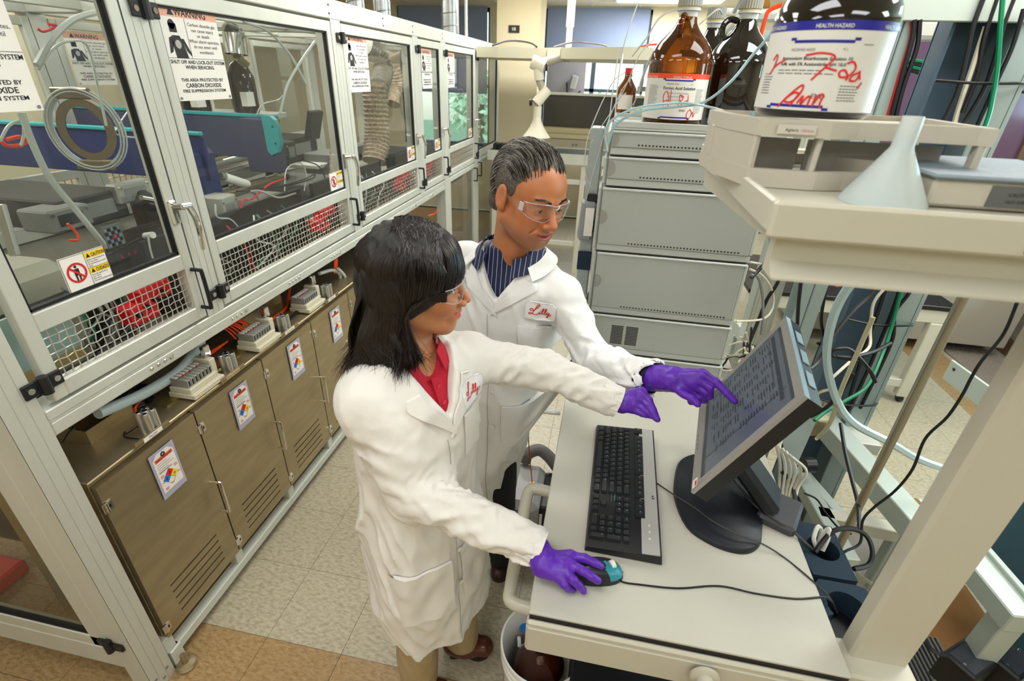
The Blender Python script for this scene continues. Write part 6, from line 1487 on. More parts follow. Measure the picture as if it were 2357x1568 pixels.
# right lower frame and teal cabinet
rf = thing('heavy_frame', (1.3, 1.2, 0), 'heavy pale steel frame at the lower right edge', 'frame')
MB().beam((1.263, 1.563, 0.6), (1.301, 1.12, 0.6), .09, .07, ch=.004).build('rail', M_PALE, rf)
MB().beam((1.312, 1.485, 0.62), (1.335, 1.167, 0.62), .02, .06, ch=.002).build('flange', M_PALE, rf)
for p in ((1.295, 1.159, 0.6),): MB().box((p[0]-.03, p[1]-.03, 0), (p[0]+.03, p[1]+.03, .58), .003).build('leg', M_PALE, rf)
for (a, b) in ((2262, 1283), (2330, 1380)):
    p = V((-1.261, 1, 2.029)) if False else None
tag(MB().box((1.50, 1.02, .3), (1.9, 1.85, .86), .006).build('teal_cabinet', mat('teal blue cabinet', '#2f5666', .45)), 'dark teal cabinet side at the right edge', 'cabinet')
tag(MB().box((1.2, 1.35, .0), (1.75, 2.0, .012)).build('cardboard_sheet', mat('brown cardboard', '#8a5f2e', .8)), 'brown cardboard sheet on the floor at the lower right', 'cardboard')
tag(MB().obox((1.191, 1.521, 0.62), (.05, .04, .05), (0, 0, .3), .002).build('cardboard_scrap', mat('brown cardboard', '#8a5f2e', .8)), 'scrap of cardboard tied to the rail behind the upright', 'cardboard')
t = thing('cable_spool', (1.171, 1.472, 0.6), 'black hand wheel hanging beside the cardboard scrap', 'wheel')
c = V((1.184, 1.483, 0.58)); MB().tube([c+Vector((.0, .03*math.cos(a*PI/8), .045*math.sin(a*PI/8))) for a in range(16)], .008, 8, closed=True).build('rim', M_BLACK, t); MB().cyl(c+Vector((-.01, 0, 0)), c+Vector((.01, 0, 0)), .02, 14).build('hub', M_BLACK, t)
# black power bricks low right
for k, (p, l) in enumerate((((1.252, 1.129, 0.35), 'black finned power supply at the bottom right'), ((1.381, 1.156, 0.35), 'black power supply in the bottom right corner'))):
    t = thing('power_supply', p, l, 'power supply'); c = V(p)
    MB().obox(c, (.12, .09, .12), (0, 0, .6), .006).build('case', M_BLACK, t); MB().obox(c+Vector((0, 0, .0605)), (.1, .07, .002), (0, 0, .6)).build('top_plate', mat('smoky plate', '#33363c', .15), t)
    for s in ((-.035, -.03), (.035, .03)): MB().cyl(c+Vector((s[0], s[1], .06)), c+Vector((s[0], s[1], .066)), .004, 8).build('screw', M_CHROME, t)
t = thing('ribbed_mat', (1.31, 1.293, 0.1), 'grey ribbed ventilation grille under the upright', 'grille')
c = V((1.31, 1.293, 0.1))
for k in range(14): MB().obox(c+Vector((-.10+.016*k, 0, 0)), (.008, .24, .01), (0, 0, .5) if False else (0, 0, 0), .001).build('fin', M_GREYP, t)
MB().obox(c+Vector((0, 0, -.01)), (.24, .25, .008)).build('backing', M_BLACK, t)
# white bucket on the floor
bucket(1.19, 1.50, .15, .37, 'white plastic bucket on the floor right of the foam clamps')
# metal plate with bracket, tube coil behind monitor
t = thing('steel_bracket', (1.399, 1.824, 0.95), 'flat grey steel bracket bar seen past the rod', 'bracket')
MB().beam((1.63, 2.29, 0.8), (1.671, 1.915, 0.8), .012, .10, ch=.002).build('plate', M_PALE, t); q_ = (1.671, 1.915, 0.8); MB().box((q_[0]-.02, q_[1]-.02, 0), (q_[0]+.02, q_[1]+.02, .85), .003).build('stand_leg', M_PALE, t); MB().cyl((1.632, 2.264, 0.82), (1.627, 2.248, 0.82), .006, 8).build('hole', M_BLACK, t)
sh = thing('drip_sheet', (0.598, 1.201, 0.9), 'pale plastic sheet hanging under the monitor', 'sheet')
MB().add([(0.704, 1.361, 1.05), (0.701, 1.361, 1), (0.647, 1.271, 0.86), (0.641, 1.323, 0.9), (0.642, 1.347, 0.95), (0.657, 1.336, 1.02)], [(0, 1, 2, 3, 4, 5)]).build('film', mat('pale film', '#a8bcc0', .3), sh) if False else None
MB().prism([(0.775, 1.5, 0.987), (0.765, 1.5, 0.658), (0.686, 1.5, 0.871)], (0, .004, 0)).build('film', mat('pale film', '#a8bcc0', .3), sh)
tag(MB().cyl((0.823, 1.57, 0.7), (0.861, 1.579, 0.7), .028, 20).build('black_roller', M_BLACK), 'short black rubber roller right of the monitor stand', 'roller')
t = thing('valve_fitting', (0.841, 1.666, 0.85), 'tarnished steel valve fitting behind the monitor corner', 'valve')
c = V((0.831, 1.624, 0.85)); MB().obox(c, (.07, .05, .09), (.3, .2, .5), .004).build('body', M_STEEL, t); MB().cyl(c, c+Vector((.03, .02, .08)), .014, 12).build('stem', M_STEEL, t)
MB().tube([c+Vector((0, 0, .03)), c+Vector((-.02, .02, .10)), c+Vector((.03, .03, .13)), c+Vector((.06, .03, .08)), c+Vector((.03, .02, .03))], .006, 8, smooth=5).build('curled_pipe', M_STEEL, t)

# ---- cables on the right
def W(n, pts, r, m, l, c='cable', g=None): return wire(n, pts, r, m, l, c, g)
W('drain_hose', [(0.671, 1.25, 1.585), (0.63, 1.25, 1.558), (0.598, 1.25, 1.496), (0.591, 1.25, 1.408), (0.628, 1.28, 1.282), (0.699, 1.3, 1.154), (0.767, 1.3, 1.083), (0.88, 1.3, 1.033), (0.978, 1.32, 0.978), (1.105, 1.35, 0.927)], .011, mat('pale blue white hose', '#c4dce0', .3, trans=.15), 'thick pale blue white hose sweeping in a big arc right of the monitor', 'hose')
blk = [([(0.914, 1.78, 2.158), (0.916, 1.78, 2.081), (0.929, 1.78, 2.01), (0.942, 1.78, 1.914), (0.933, 1.78, 1.822)], 'black cable down the tall channel, leftmost strand'),
       ([(0.949, 1.79, 2.159), (0.959, 1.79, 2.052), (0.979, 1.79, 1.969), (0.982, 1.79, 1.87)], 'black cable down the tall channel, middle strand'),
       ([(0.989, 1.79, 2.159), (0.993, 1.79, 2.083), (1.01, 1.79, 1.96), (1.004, 1.79, 1.882), (0.989, 1.79, 1.824)], 'black cable down the tall channel, right strand'),
       ([(1.012, 1.77, 2.12), (1.024, 1.77, 2.032), (1.023, 1.77, 1.939), (1.022, 1.77, 1.827)], 'black cable crossing the tall channel at the right'),
       ([(0.966, 1.8, 1.435), (0.981, 1.8, 1.279), (0.99, 1.8, 1.109), (1.006, 1.8, 0.903), (1.022, 1.8, 0.783)], 'black cable in the channel below the shelf, left strand'),
       ([(1.004, 1.79, 1.426), (1.02, 1.79, 1.272), (1.025, 1.79, 1.101), (1.025, 1.79, 0.971), (1.018, 1.79, 0.81)], 'black cable in the channel below the shelf, middle strand'),
       ([(1.035, 1.79, 1.429), (1.049, 1.79, 1.323), (1.032, 1.79, 1.24), (1.06, 1.79, 1.141), (1.06, 1.79, 0.977), (1.055, 1.79, 0.837)], 'black cable in the channel below the shelf, right strand'),
       ([(0.846, 1.6, 1.475), (0.839, 1.6, 1.376), (0.778, 1.55, 1.318), (0.729, 1.5, 1.262), (0.69, 1.45, 1.194), (0.652, 1.4, 1.187)], 'thick black cable crossing the white frame left of the channel'),
       ([(0.609, 1.75, 1.477), (0.615, 1.75, 1.403), (0.616, 1.75, 1.324), (0.598, 1.75, 1.257), (0.59, 1.75, 1.171), (0.563, 1.7, 1.087)], 'thick black cable bending over the pale extrusion post'),
       ([(0.646, 1.7, 1.48), (0.666, 1.7, 1.364), (0.683, 1.7, 1.272), (0.706, 1.7, 1.175)], 'black cable dropping straight behind the monitor top'),
       ([(0.552, 1.75, 1.487), (0.548, 1.7, 1.428), (0.524, 1.68, 1.387), (0.499, 1.66, 1.362)], 'short black cable looping behind the stack corner'),
       ([(0.825, 1.9, 1.421), (0.836, 1.9, 1.29), (0.85, 1.9, 1.187), (0.862, 1.9, 1.133), (0.897, 1.9, 1.044), (0.874, 1.9, 1.041)], 'black cable beside the blue grey post'),
       ([(0.705, 1.35, 1.527), (0.67, 1.3, 1.263), (0.65, 1.3, 1.146), (0.662, 1.3, 1.087)] if False else [(0.821, 1.5, 1.184), (0.751, 1.5, 1.189), (0.74, 1.5, 1.206), (0.761, 1.5, 1.217), (0.793, 1.5, 1.214), (0.861, 1.5, 1.158), (0.894, 1.5, 1.115)], 'black cable tie loop in front of the channel'),
       ([(0.947, 1.6, 1.209), (0.881, 1.55, 1.195), (0.8, 1.5, 1.193), (0.757, 1.5, 1.19)], 'black cable joining the loop in front of the channel'),
       ([(0.765, 1, 1.592), (0.772, 1, 1.521), (0.761, 1, 1.462), (0.759, 1, 1.421), (0.76, 1, 1.379), (0.755, 1, 1.323), (0.737, 1, 1.262), (0.744, 1, 1.177), (0.733, 1, 1.109), (0.708, 1, 1.048), (0.7, 1, 1.002), (0.704, 0.98, 0.95), (0.668, 0.96, 0.934), (0.666, 0.96, 0.91)], 'long thin black cable hanging in front of the rod'),
       ([(0.847, 1.5, 0.946), (0.837, 1.4, 0.908), (0.824, 1.3, 0.889), (0.807, 1.2, 0.879), (0.773, 1.1, 0.877)], 'black cable hanging from the gusset to the foam clamp'),
       ([(0.591, 0.936, 0.94), (0.618, 0.966, 0.96), (0.641, 0.98, 0.98), (0.685, 0.992, 0.98), (0.714, 0.985, 0.97), (0.723, 0.959, 0.95), (0.711, 0.935, 0.93), (0.672, 0.915, 0.93)], 'thick black cable looping out of the round foam hole'),
       ([(0.604, 1.244, 0.92), (0.631, 1.226, 0.9), (0.63, 1.159, 0.88), (0.63, 1.1, 0.85)], 'black cable running down the right edge of the cart top'),
       ([(0.78, 1.418, 0.7), (0.814, 1.396, 0.7), (0.823, 1.34, 0.7), (0.841, 1.281, 0.7), (0.872, 1.262, 0.7)], 'thin black cable over the low frame'),
       ([(0.751, 1.5, 0.956), (0.785, 1.5, 0.997), (0.807, 1.5, 1.052), (0.824, 1.5, 1.137)], 'black cable behind the pale blue hose'),
       ([(1.107, 1.133, 0.45), (1.118, 1.096, 0.45), (1.156, 1.091, 0.45)], 'black lead of the power supply at the lower right')]
for pts, l in blk: W('black_cable', pts, .006 if 'thin' not in l else .0032, M_BLKC, l)
W('green_cable', [(0.943, 1.76, 2.155), (0.969, 1.76, 2.08), (1.005, 1.76, 1.98), (1.03, 1.76, 1.885), (1.036, 1.76, 1.84)], .006, M_GRNC, 'green cable hanging in the tall channel')
W('green_cable', [(1.005, 1.76, 1.437), (1.006, 1.76, 1.33), (1.024, 1.76, 1.186), (0.997, 1.7, 1.094), (0.934, 1.6, 1.041), (0.865, 1.55, 1.01), (0.794, 1.5, 0.99), (0.742, 1.45, 0.977)], .006, M_GRNC, 'green cable curving left to the valve fitting')
W('cream_cable', [(0.967, 1.74, 1.447), (0.97, 1.74, 1.403), (0.945, 1.74, 1.347), (0.928, 1.74, 1.283), (0.951, 1.74, 1.187), (0.947, 1.7, 1.139), (0.857, 1.6, 1.131), (0.769, 1.5, 1.112)], .005, M_CREAM, 'cream cable winding in front of the channel')
W('cream_cable', [(0.957, 1.8, 2.083), (0.965, 1.8, 1.99), (0.972, 1.8, 1.892), (0.979, 1.8, 1.834)], .007, M_CREAM, 'straight cream cable at the left side of the channel')
W('cream_cable', [(0.604, 1.8, 1.47), (0.615, 1.8, 1.402), (0.58, 1.75, 1.381), (0.521, 1.7, 1.4), (0.483, 1.66, 1.415)], .004, M_CREAM, 'cream cable leaving the stack near its middle')
W('cream_cable', [(0.489, 1.66, 1.391), (0.545, 1.7, 1.359), (0.607, 1.75, 1.291), (0.624, 1.75, 1.227), (0.585, 1.7, 1.203), (0.491, 1.66, 1.201)], .004, M_CREAM, 'cream cable looping over the pale post')
W('grey_cable', [(0.496, 1.66, 1.373), (0.528, 1.68, 1.357), (0.563, 1.7, 1.29), (0.585, 1.7, 1.211), (0.596, 1.7, 1.144)], .005, M_GREYP, 'grey cable plugged into the stack side')
rnd = random.Random(9)
for k in range(8):
    x0, y0 = 1690+rnd.uniform(-5, 12), 755
    cx, cy = .56+rnd.uniform(-.03, .05), 1.72+rnd.uniform(-.04, .05)
    z = .96+.012*k; r = .035+.01*(k % 3)
    W('tangled_cable', [(cx+r*math.cos(a)+rnd.uniform(-.008, .008), cy+r*math.sin(a)*.8+rnd.uniform(-.008, .008), z+.02*math.sin(a*1.3)) for a in (0, .9, 1.8, 2.7, 3.6, 4.5, 5.4, 6.4)]+[(.53+rnd.uniform(-.01, .02), 1.67, 1.18-.02*k)], .0038, M_CREAM if k % 3 else M_BLKC, ('cream' if k % 3 else 'black')+' cable in the tangle at the foot of the stack', 'cable', ('cream' if k % 3 else 'black')+' cables tangled at the foot of the stack')
for k in range(6): 
    W('white_cable', [(0.671, 1.478, 0.8) and (.585+.006*k, 1.30-.012*k, .98), (.60+.01*k, 1.26-.01*k, .93+.006*k), (.60+.008*k, 1.20, .86+.008*k), (.585+.006*k, 1.12, .84)], .0042, M_WHITE if k % 2 else M_CREAM, 'white cable in the bundle behind the monitor stand', 'cable', 'white cables bundled behind the monitor stand')
W('white_cable', [(0.604, 0.956, 0.93), (0.59, 0.96, 0.96), (0.6, 0.981, 0.98), (0.615, 0.985, 0.96), (0.606, 0.96, 0.93)], .005, M_WHITE, 'white cable loop standing in the round foam hole, left', 'cable')
W('white_cable', [(0.61, 0.957, 0.93), (0.618, 0.979, 0.96), (0.625, 0.98, 0.98), (0.624, 0.967, 0.96), (0.617, 0.955, 0.93)], .005, M_WHITE, 'white cable loop standing in the round foam hole, right', 'cable')
W('clear_tube', [(0.705, 1.3, 1.41), (0.702, 1.3, 1.281), (0.701, 1.3, 1.183), (0.707, 1.3, 1.072), (0.716, 1.35, 0.978)], .006, mat('yellowish clear tube', '#d2cba8', .2, trans=.4), 'yellowish clear tube slanting behind the pale blue hose', 'tube')
for k, (y, z) in enumerate(((1.79, 1.95), (1.79, 1.2), (1.79, .86))): tag(MB().tube([(.88, y, z), (.98, y-.02, z-.004), (1.10, y, z), (1.115, y+.05, z)], .004, 6, smooth=4).build('cable_tie', M_BLACK), ['black tie round the upper cable channel', 'black tie round the channel just under the shelf', 'black tie low on the cable channel'][k], 'cable tie')
tag(MB().tube([(.595, 1.875, 1.36), (.64, 1.87, 1.355), (.695, 1.875, 1.35)], .016, 8).build('hook_strap', M_FOAM), 'dark blue strap round the pale extrusion post', 'strap')
W('orange_tube', [(1.029, 2.3, 1.337), (1.035, 2.3, 1.308), (1.042, 2.3, 1.26), (1.05, 2.3, 1.181), (1.054, 2.3, 1.212), (1.075, 2.3, 1.183), (1.052, 2.3, 1.144), (1.076, 2.3, 1.153)], .006, M_ORTUBE, 'coiled orange tube seen between the posts', 'tube')
W('orange_tube', [(0.675, 1.75, 2.143), (0.68, 1.75, 2.094), (0.677, 1.75, 2.079)], .007, M_ORTUBE, 'orange tube at the top right of the big bottle', 'tube')
W('orange_tube', [(0.473, 2, 2.148), (0.439, 2, 2.131), (0.433, 2, 2.102), (0.428, 2, 2.017), (0.425, 2, 1.973)], .007, M_ORTUBE, 'orange tube hanging between the jugs and the big bottle', 'tube')
W('orange_tube', [(1.249, 2.6, 2.084), (1.308, 2.6, 2.017), (1.342, 2.6, 1.971), (1.383, 2.6, 1.936)], .016, M_ORTUBE, 'short thick orange red hose beside the blue tube', 'tube')
W('blue_tube', [(1.223, 2.6, 2.083), (1.278, 2.6, 2.031), (1.325, 2.6, 1.994), (1.386, 2.6, 1.98)], .010, mat('blue tube', '#12508c', .4), 'dark blue tube curving under the white box', 'tube')
for k, pts in enumerate(([(0.773, 1.79, 2.094), (0.784, 1.79, 2.049), (0.792, 1.79, 1.953), (0.802, 1.79, 1.845)], [(0.786, 1.79, 2.094), (0.803, 1.79, 2.028), (0.805, 1.79, 1.931), (0.814, 1.79, 1.845)])): W('black_cable', pts, .006, M_BLKC, ['black cable on the cyan edge of the post, left', 'black cable on the cyan edge of the post, right'][k])
W('red_cable', [(0.771, 1.8, 2.092), (0.783, 1.8, 2.049), (0.787, 1.8, 1.964), (0.794, 1.8, 1.847)], .004, M_RED, 'red cable beside the two black cables on the post')
for k in range(4): W('green_cable', [(1.122, 2.5, 2.147), (1.6, 2.5, 2.25-.03*k), (2.0+.05*k, 2.5, 2.2-.05*k)] if False else [(1.02, 2.3, 2.02-.01*k), (1.3, 2.35, 2.0-.02*k), (1.75, 2.4, 2.07-.05*k)], .006, M_GRNC if k % 2 == 0 else M_BLKC, ['upper green', 'upper black', 'lower green', 'lower black'][k]+' cable strung left from the tall channel')
t = thing('convoluted_hose', (1.217, 2.5, 2.17), 'pale ribbed hose under the top beam', 'hose')
MB().tube([(1.077, 2.5, 2.147), (1.146, 2.5, 2.162), (1.211, 2.5, 2.183), (1.275, 2.5, 2.204)], .042, 16, smooth=8).build('hose_core', M_CREAM, t)
k_ = MB()
for i in range(11):
    c = V((1.077, 2.5, 2.147)).lerp(V((1.275, 2.5, 2.204)), i/10); k_.tube([c+Vector((0, .046*math.cos(a), .046*math.sin(a))) for a in np.linspace(0, 2*PI, 17)[:-1]], .005, 5, closed=True)
k_.build('rib', M_CREAM, t)['kind'] = 'stuff'
tag(MB().obox((1.131, 2.5, 2.123), (.20, .14, .06), ch=.012).build('white_junction_box', M_WHITE), 'white box under the ribbed hose at the top right', 'box')
# fume hood and wall of fittings behind, upper right
fh = thing('fume_hood', (2.4, 4.5, 0), 'large grey fume hood with purple tinted sash behind the posts', 'fume hood')
MB().box((1.72, 4.2, .95), (1.80, 5.0, 2.7)).box((3.2, 4.2, .95), (3.3, 5.0, 2.7)).box((1.80, 4.2, 2.45), (3.2, 5.0, 2.7)).box((1.72, 4.98, .95), (3.3, 5.02, 2.7)).build('casing', mat('hood grey beige', '#8d877c', .5), fh)
MB().box((1.80, 4.22, 1.1), (2.75, 4.23, 2.45)).build('sash', mat('purple tinted sash', '#5a4358', .15), fh); MB().box((2.75, 4.20, 1.1), (2.85, 4.23, 2.45)).build('sash_frame', mat('brown sash frame', '#5c4434', .5), fh)
MB().box((1.7, 4.15, .9), (3.3, 5.0, .95), .004).build('work_top', M_BLACK, fh)
MB().box((1.7, 4.2, .1), (3.3, 4.95, .9), .004).build('under_cabinet', mat('grey beige cabinet', '#9c968a', .5), fh)
vp = thing('fittings_panel', (2.9, 3.0, 1.4), 'cream panel of gas valves at the right edge behind the shelf', 'panel')
MB().box((3.3, 1.5, 1.0), (3.34, 4.1, 1.75)).build('board', mat('cream panel board', '#d8cba4', .6), vp)
for k in range(9):
    y = 2.0+.22*k; b = MB().box((3.27, y-.035, 1.38), (3.3, y+.035, 1.45), .004).build('valve_plate', M_GREYP, vp)
    MB().cyl((3.2, y, 1.415), (3.28, y, 1.415), .012, 10).box((3.19, y-.03, 1.408), (3.205, y+.03, 1.422)).build('valve', M_BLACK, vp)
for k in range(5): MB().box((3.295, 1.6+.55*k, 1.0), (3.30, 1.61+.55*k, 1.75)).build('seam', M_DARKIN, vp)
for k in range(3): MB().tube([(3.28, 2.2+.4*k, 1.6), (3.22, 2.25+.4*k, 1.66), (3.22, 2.4+.4*k, 1.64), (3.24, 2.45+.4*k, 1.5)], .012, 8, smooth=5).build('pipe', M_CHROME, vp)
for k in range(3): MB().box((2.1+.3*k, 4.14, 2.28-.08*k), (2.2+.3*k, 4.2, 2.34-.08*k), .003).cyl((2.15+.3*k, 4.1, 2.31-.08*k), (2.15+.3*k, 4.14, 2.31-.08*k), .018, 10).build('brass_valve', mat('brass', '#a9783a', .3, .9), fh)
# upper middle clutter: brackets and pipes between the jugs
t = thing('pipe_rack', (.85, 2.5, 1.9), 'pale pipe rack with brass fittings behind the jugs', 'pipe rack')
MB().cyl((0.322, 2.4, 2.165), (0.621, 2.4, 2.166), .014, 14).build('rail_tube', M_WHITE, t)
MB().obox((0.483, 2.35, 2.143), (.16, .08, .02), ch=.004).build('bracket', M_PALE, t); MB().obox((0.49, 2.35, 2.087), (.2, .1, .03), ch=.004).build('bracket', M_PALE, t)
MB().obox((0.445, 2.33, 2.154), (.035, .03, .035), ch=.004).build('clamp', M_BLACK, t)
for p, q in (((0.423, 2.4, 2.145), (0.44, 2.4, 2.152)), ((0.501, 2.4, 2.192), (0.52, 2.4, 2.198))): MB().cyl(p, q, .018, 8).build('brass_fitting', mat('brass', '#a9783a', .3, .9), t)
MB().cyl((0.412, 2.4, 2.121), (0.377, 2.4, 2.098), .012, 10).cyl((0.44, 2.4, 2.152), (0.501, 2.4, 2.192), .010, 10).build('pipe', M_WHITE, t)
t = thing('drawer_cabinet', (.53, 2.5, 1.75), 'stack of small bright blue drawers between the bottles', 'drawers')
MB().box((.47, 2.3, 1.74), (.62, 2.42, 1.985), .004).build('cabinet', mat('bright blue plastic', '#1247a8', .4), t)
for k in range(4): MB().box((.475, 2.29, 1.745+.06*k), (.615, 2.3, 1.80+.06*k), .003).build('drawer', mat('bright blue plastic', '#1247a8', .4), t)
MB().box((.40, 2.28, 1.70), (.70, 2.5, 1.74), .003).build('shelf', M_PALE, t)
# backing clutter between stack and rack
tag(MB().box((.45, 2.6, .9), (.95, 2.9, 1.5), .01).build('keyboard_shelf_unit', M_GREYP), 'grey equipment unit seen between the stack and the posts', 'equipment') if False else None
# ---- black topped table, mat and cabinets in the right background
tb = thing('lab_table', (1.7, 3.35, 0), 'white framed lab table with a black top beyond the rack', 'table')
MB().box((1.0, 3.30, .70), (2.25, 4.1, .73), .003).build('table_top', mat('black bench top', '#1b1b1c', .35), tb)
MB().box((1.0, 3.31, .61), (2.24, 3.35, .70), .004).build('apron', M_POWDER, tb)
for x in (1.05, 2.13): MB().box((x, 3.30, .05), (x+.09, 3.36, .61), .004).build('leg', M_POWDER, tb)
for x in (1.05, 2.13): MB().box((x, 4.0, .05), (x+.07, 4.06, .70), .004).build('leg', M_POWDER, tb)
MB().box((1.13, 3.31, .12), (2.14, 3.36, .18), .004).build('stretcher', M_POWDER, tb)
for x in (1.09, 2.17): MB().cyl((x-.012, 3.33, .03), (x+.012, 3.33, .03), .03, 16).build('caster', M_BLACK, tb)
mt = thing('anti_fatigue_mat', (3.0, 4.2, 0), 'grey studded floor mat in front of the wall cabinets', 'mat')
MB().box((2.93, 2.2, .0), (3.38, 6.5, .01), .002).build('mat_sheet', mat('grey rubber mat', '#7f766c', .7), mt)
s = MB()
for i in range(12):
    for j in range(70): s.lathe([(.012, 0), (.009, .004), (0, .004)], (2.96+.035*i, 2.6+.045*j, .01), 6, cap=False)
s.build('stud', mat('grey rubber mat', '#7f766c', .7), mt)['kind'] = 'stuff'
wc = thing('wall_cabinets', (3.7, 4, 0), 'row of grey beige base cabinets along the right wall', 'cabinet')
MB().box((3.42, 1.6, .12), (3.98, 7.0, .9)).build('carcass', mat('cabinet grey beige', '#a89f90', .5), wc)
for k in range(11): d = MB().box((3.405, 1.62+.48*k, .14), (3.42, 2.08+.48*k, .88), .004).build('door', mat('cabinet grey beige', '#a89f90', .5), wc); MB().box((3.395, 2.02+.48*k, .6), (3.405, 2.035+.48*k, .7), .002).build('handle', M_CHROME, d)
MB().box((3.40, 1.6, 0), (3.42, 7.0, .12)).build('baseboard', mat('brown base strip', '#6d5538', .5), wc)
MB().box((3.38, 1.6, .9), (4.0, 7.0, .94), .004).build('counter_top', M_BLACK, wc)

# ================================================================= PEOPLE: smooth bodies grown from distance fields
F32 = np.float32
def A3(p): return np.array(p, dtype=F32)
def smin(a, b, k):
    h = np.maximum(k-np.abs(a-b), 0)/k
    return np.minimum(a, b)-h*h*k*.25
def smax(a, b, k): return -smin(-a, -b, k)
def s_cone(P, a, b, ra, rb):
    a, b = A3(a), A3(b); ba = b-a; L = float(ba@ba)+1e-9
    h = np.clip(((P-a)@ba)/L, 0, 1)
    return np.linalg.norm(P-a-h[:, None]*ba, axis=1)-(ra+(rb-ra)*h)
def s_ell(P, c, r, R=None):
    q = P-A3(c)
    if R is not None: q = q@R
    r = A3(r); k0 = np.linalg.norm(q/r, axis=1); k1 = np.linalg.norm(q/(r*r), axis=1)+1e-6
    return k0*(k0-1)/k1
def s_loft(P, rows, ang, n=2.4):
    """upright body: rows of (z, cx, cy, half width sideways, half depth), ang = facing direction"""
    zs = np.array([r[0] for r in rows]); o = np.argsort(zs); zs = zs[o]
    g = lambda i: np.interp(P[:, 2], zs, np.array([r[i] for r in rows])[o]).astype(F32)
    dx, dy = P[:, 0]-g(1), P[:, 1]-g(2); c, s = math.cos(ang), math.sin(ang)
    f = dx*c+dy*s; l = -dx*s+dy*c; rl, rf = g(3), g(4)
    k = (np.abs(l/rl)**n+np.abs(f/rf)**n)**(1/n)
    d = (k-1)*np.minimum(rl, rf)*.9
    return np.maximum(d, np.maximum(zs[0]-P[:, 2], P[:, 2]-zs[-1]))
_rs = np.random.RandomState(4); _LAT = _rs.rand(64, 64, 64).astype(F32)
def vnoise(x, y, z):
    i, j, k = np.floor(x).astype(np.int32), np.floor(y).astype(np.int32), np.floor(z).astype(np.int32)
    u, v, w = x-i, y-j, z-k; u, v, w = [t*t*(3-2*t) for t in (u, v, w)]
    L = lambda a, b, c: _LAT[(i+a) & 63, (j+b) & 63, (k+c) & 63]
    return ((L(0,0,0)*(1-u)+L(1,0,0)*u)*(1-v)+(L(0,1,0)*(1-u)+L(1,1,0)*u)*v)*(1-w)+((L(0,0,1)*(1-u)+L(1,0,1)*u)*(1-v)+(L(0,1,1)*(1-u)+L(1,1,1)*u)*v)*w-.5
def net(f, lo, hi, h, B=8):
    """surface nets on a sparse block grid -> verts, quads"""
    lo, hi = np.array(lo, float), np.array(hi, float)
    nb = np.ceil((hi-lo)/(h*B)).astype(int); N = nb*B
    bc = [lo[i]+(np.arange(nb[i])+.5)*B*h-h*.5 for i in range(3)]
    G = np.stack(np.meshgrid(*bc, indexing='ij'), -1).reshape(-1, 3).astype(F32)
    cv = f(G); act = np.abs(cv) < B*h*1.35+.012
    V_ = np.repeat(np.repeat(np.repeat(cv.reshape(nb), B, 0), B, 1), B, 2).astype(F32)
    loc = np.stack(np.meshgrid(*[np.arange(B)]*3, indexing='ij'), -1).reshape(-1, 3)
    ids = np.argwhere(act.reshape(nb))
    for s in range(0, len(ids), 1500):
        idx = (ids[s:s+1500, None, :]*B+loc[None]).reshape(-1, 3)
        V_[idx[:, 0], idx[:, 1], idx[:, 2]] = f((lo+idx*h).astype(F32))
    ins = V_ < 0
    c8 = np.zeros(tuple(n-1 for n in N), np.uint8)
    for a in (0, 1):
        for b in (0, 1):
            for c in (0, 1): c8 += ins[a:N[0]-1+a, b:N[1]-1+b, c:N[2]-1+c]
    cells = np.argwhere((c8 > 0) & (c8 < 8))
    idm = -np.ones(c8.shape, np.int32); idm[cells[:, 0], cells[:, 1], cells[:, 2]] = np.arange(len(cells))
    acc = np.zeros((len(cells), 3)); cnt = np.zeros(len(cells))
    for ax in range(3):
        o1, o2 = [(1, 2), (0, 2), (0, 1)][ax]
        for a in (0, 1):
            for b in (0, 1):
                p = cells.copy(); p[:, o1] += a; p[:, o2] += b; q_ = p.copy(); q_[:, ax] += 1
                va = V_[p[:, 0], p[:, 1], p[:, 2]]; vb = V_[q_[:, 0], q_[:, 1], q_[:, 2]]
                m = (va < 0) != (vb < 0); t = va[m]/(va[m]-vb[m])
                pt = p[m].astype(float); pt[:, ax] += t; acc[m] += pt; cnt[m] += 1
    verts = lo+acc/np.maximum(cnt, 1)[:, None]*h
    quads = []
    for ax in range(3):
        o1, o2 = [(1, 2), (2, 0), (0, 1)][ax]
        a = ins; sl = [slice(None)]*3; s2 = [slice(None)]*3; sl[ax] = slice(0, -1); s2[ax] = slice(1, None)
        d = a[tuple(sl)] != a[tuple(s2)]
        E = np.argwhere(d); E = E[(E[:, o1] > 0) & (E[:, o2] > 0) & (E[:, o1] < N[o1]-1) & (E[:, o2] < N[o2]-1)]
        def cid(d1, d2): c = E.copy(); c[:, o1] -= d1; c[:, o2] -= d2; return idm[c[:, 0], c[:, 1], c[:, 2]]
        q4 = np.stack([cid(1, 1), cid(0, 1), cid(0, 0), cid(1, 0)], 1)
        inside = ins[E[:, 0], E[:, 1], E[:, 2]]
        q4 = np.where(inside[:, None], q4, q4[:, ::-1]); quads.append(q4)
    quads = np.concatenate(quads); quads = quads[(quads >= 0).all(1)]
    return verts, quads
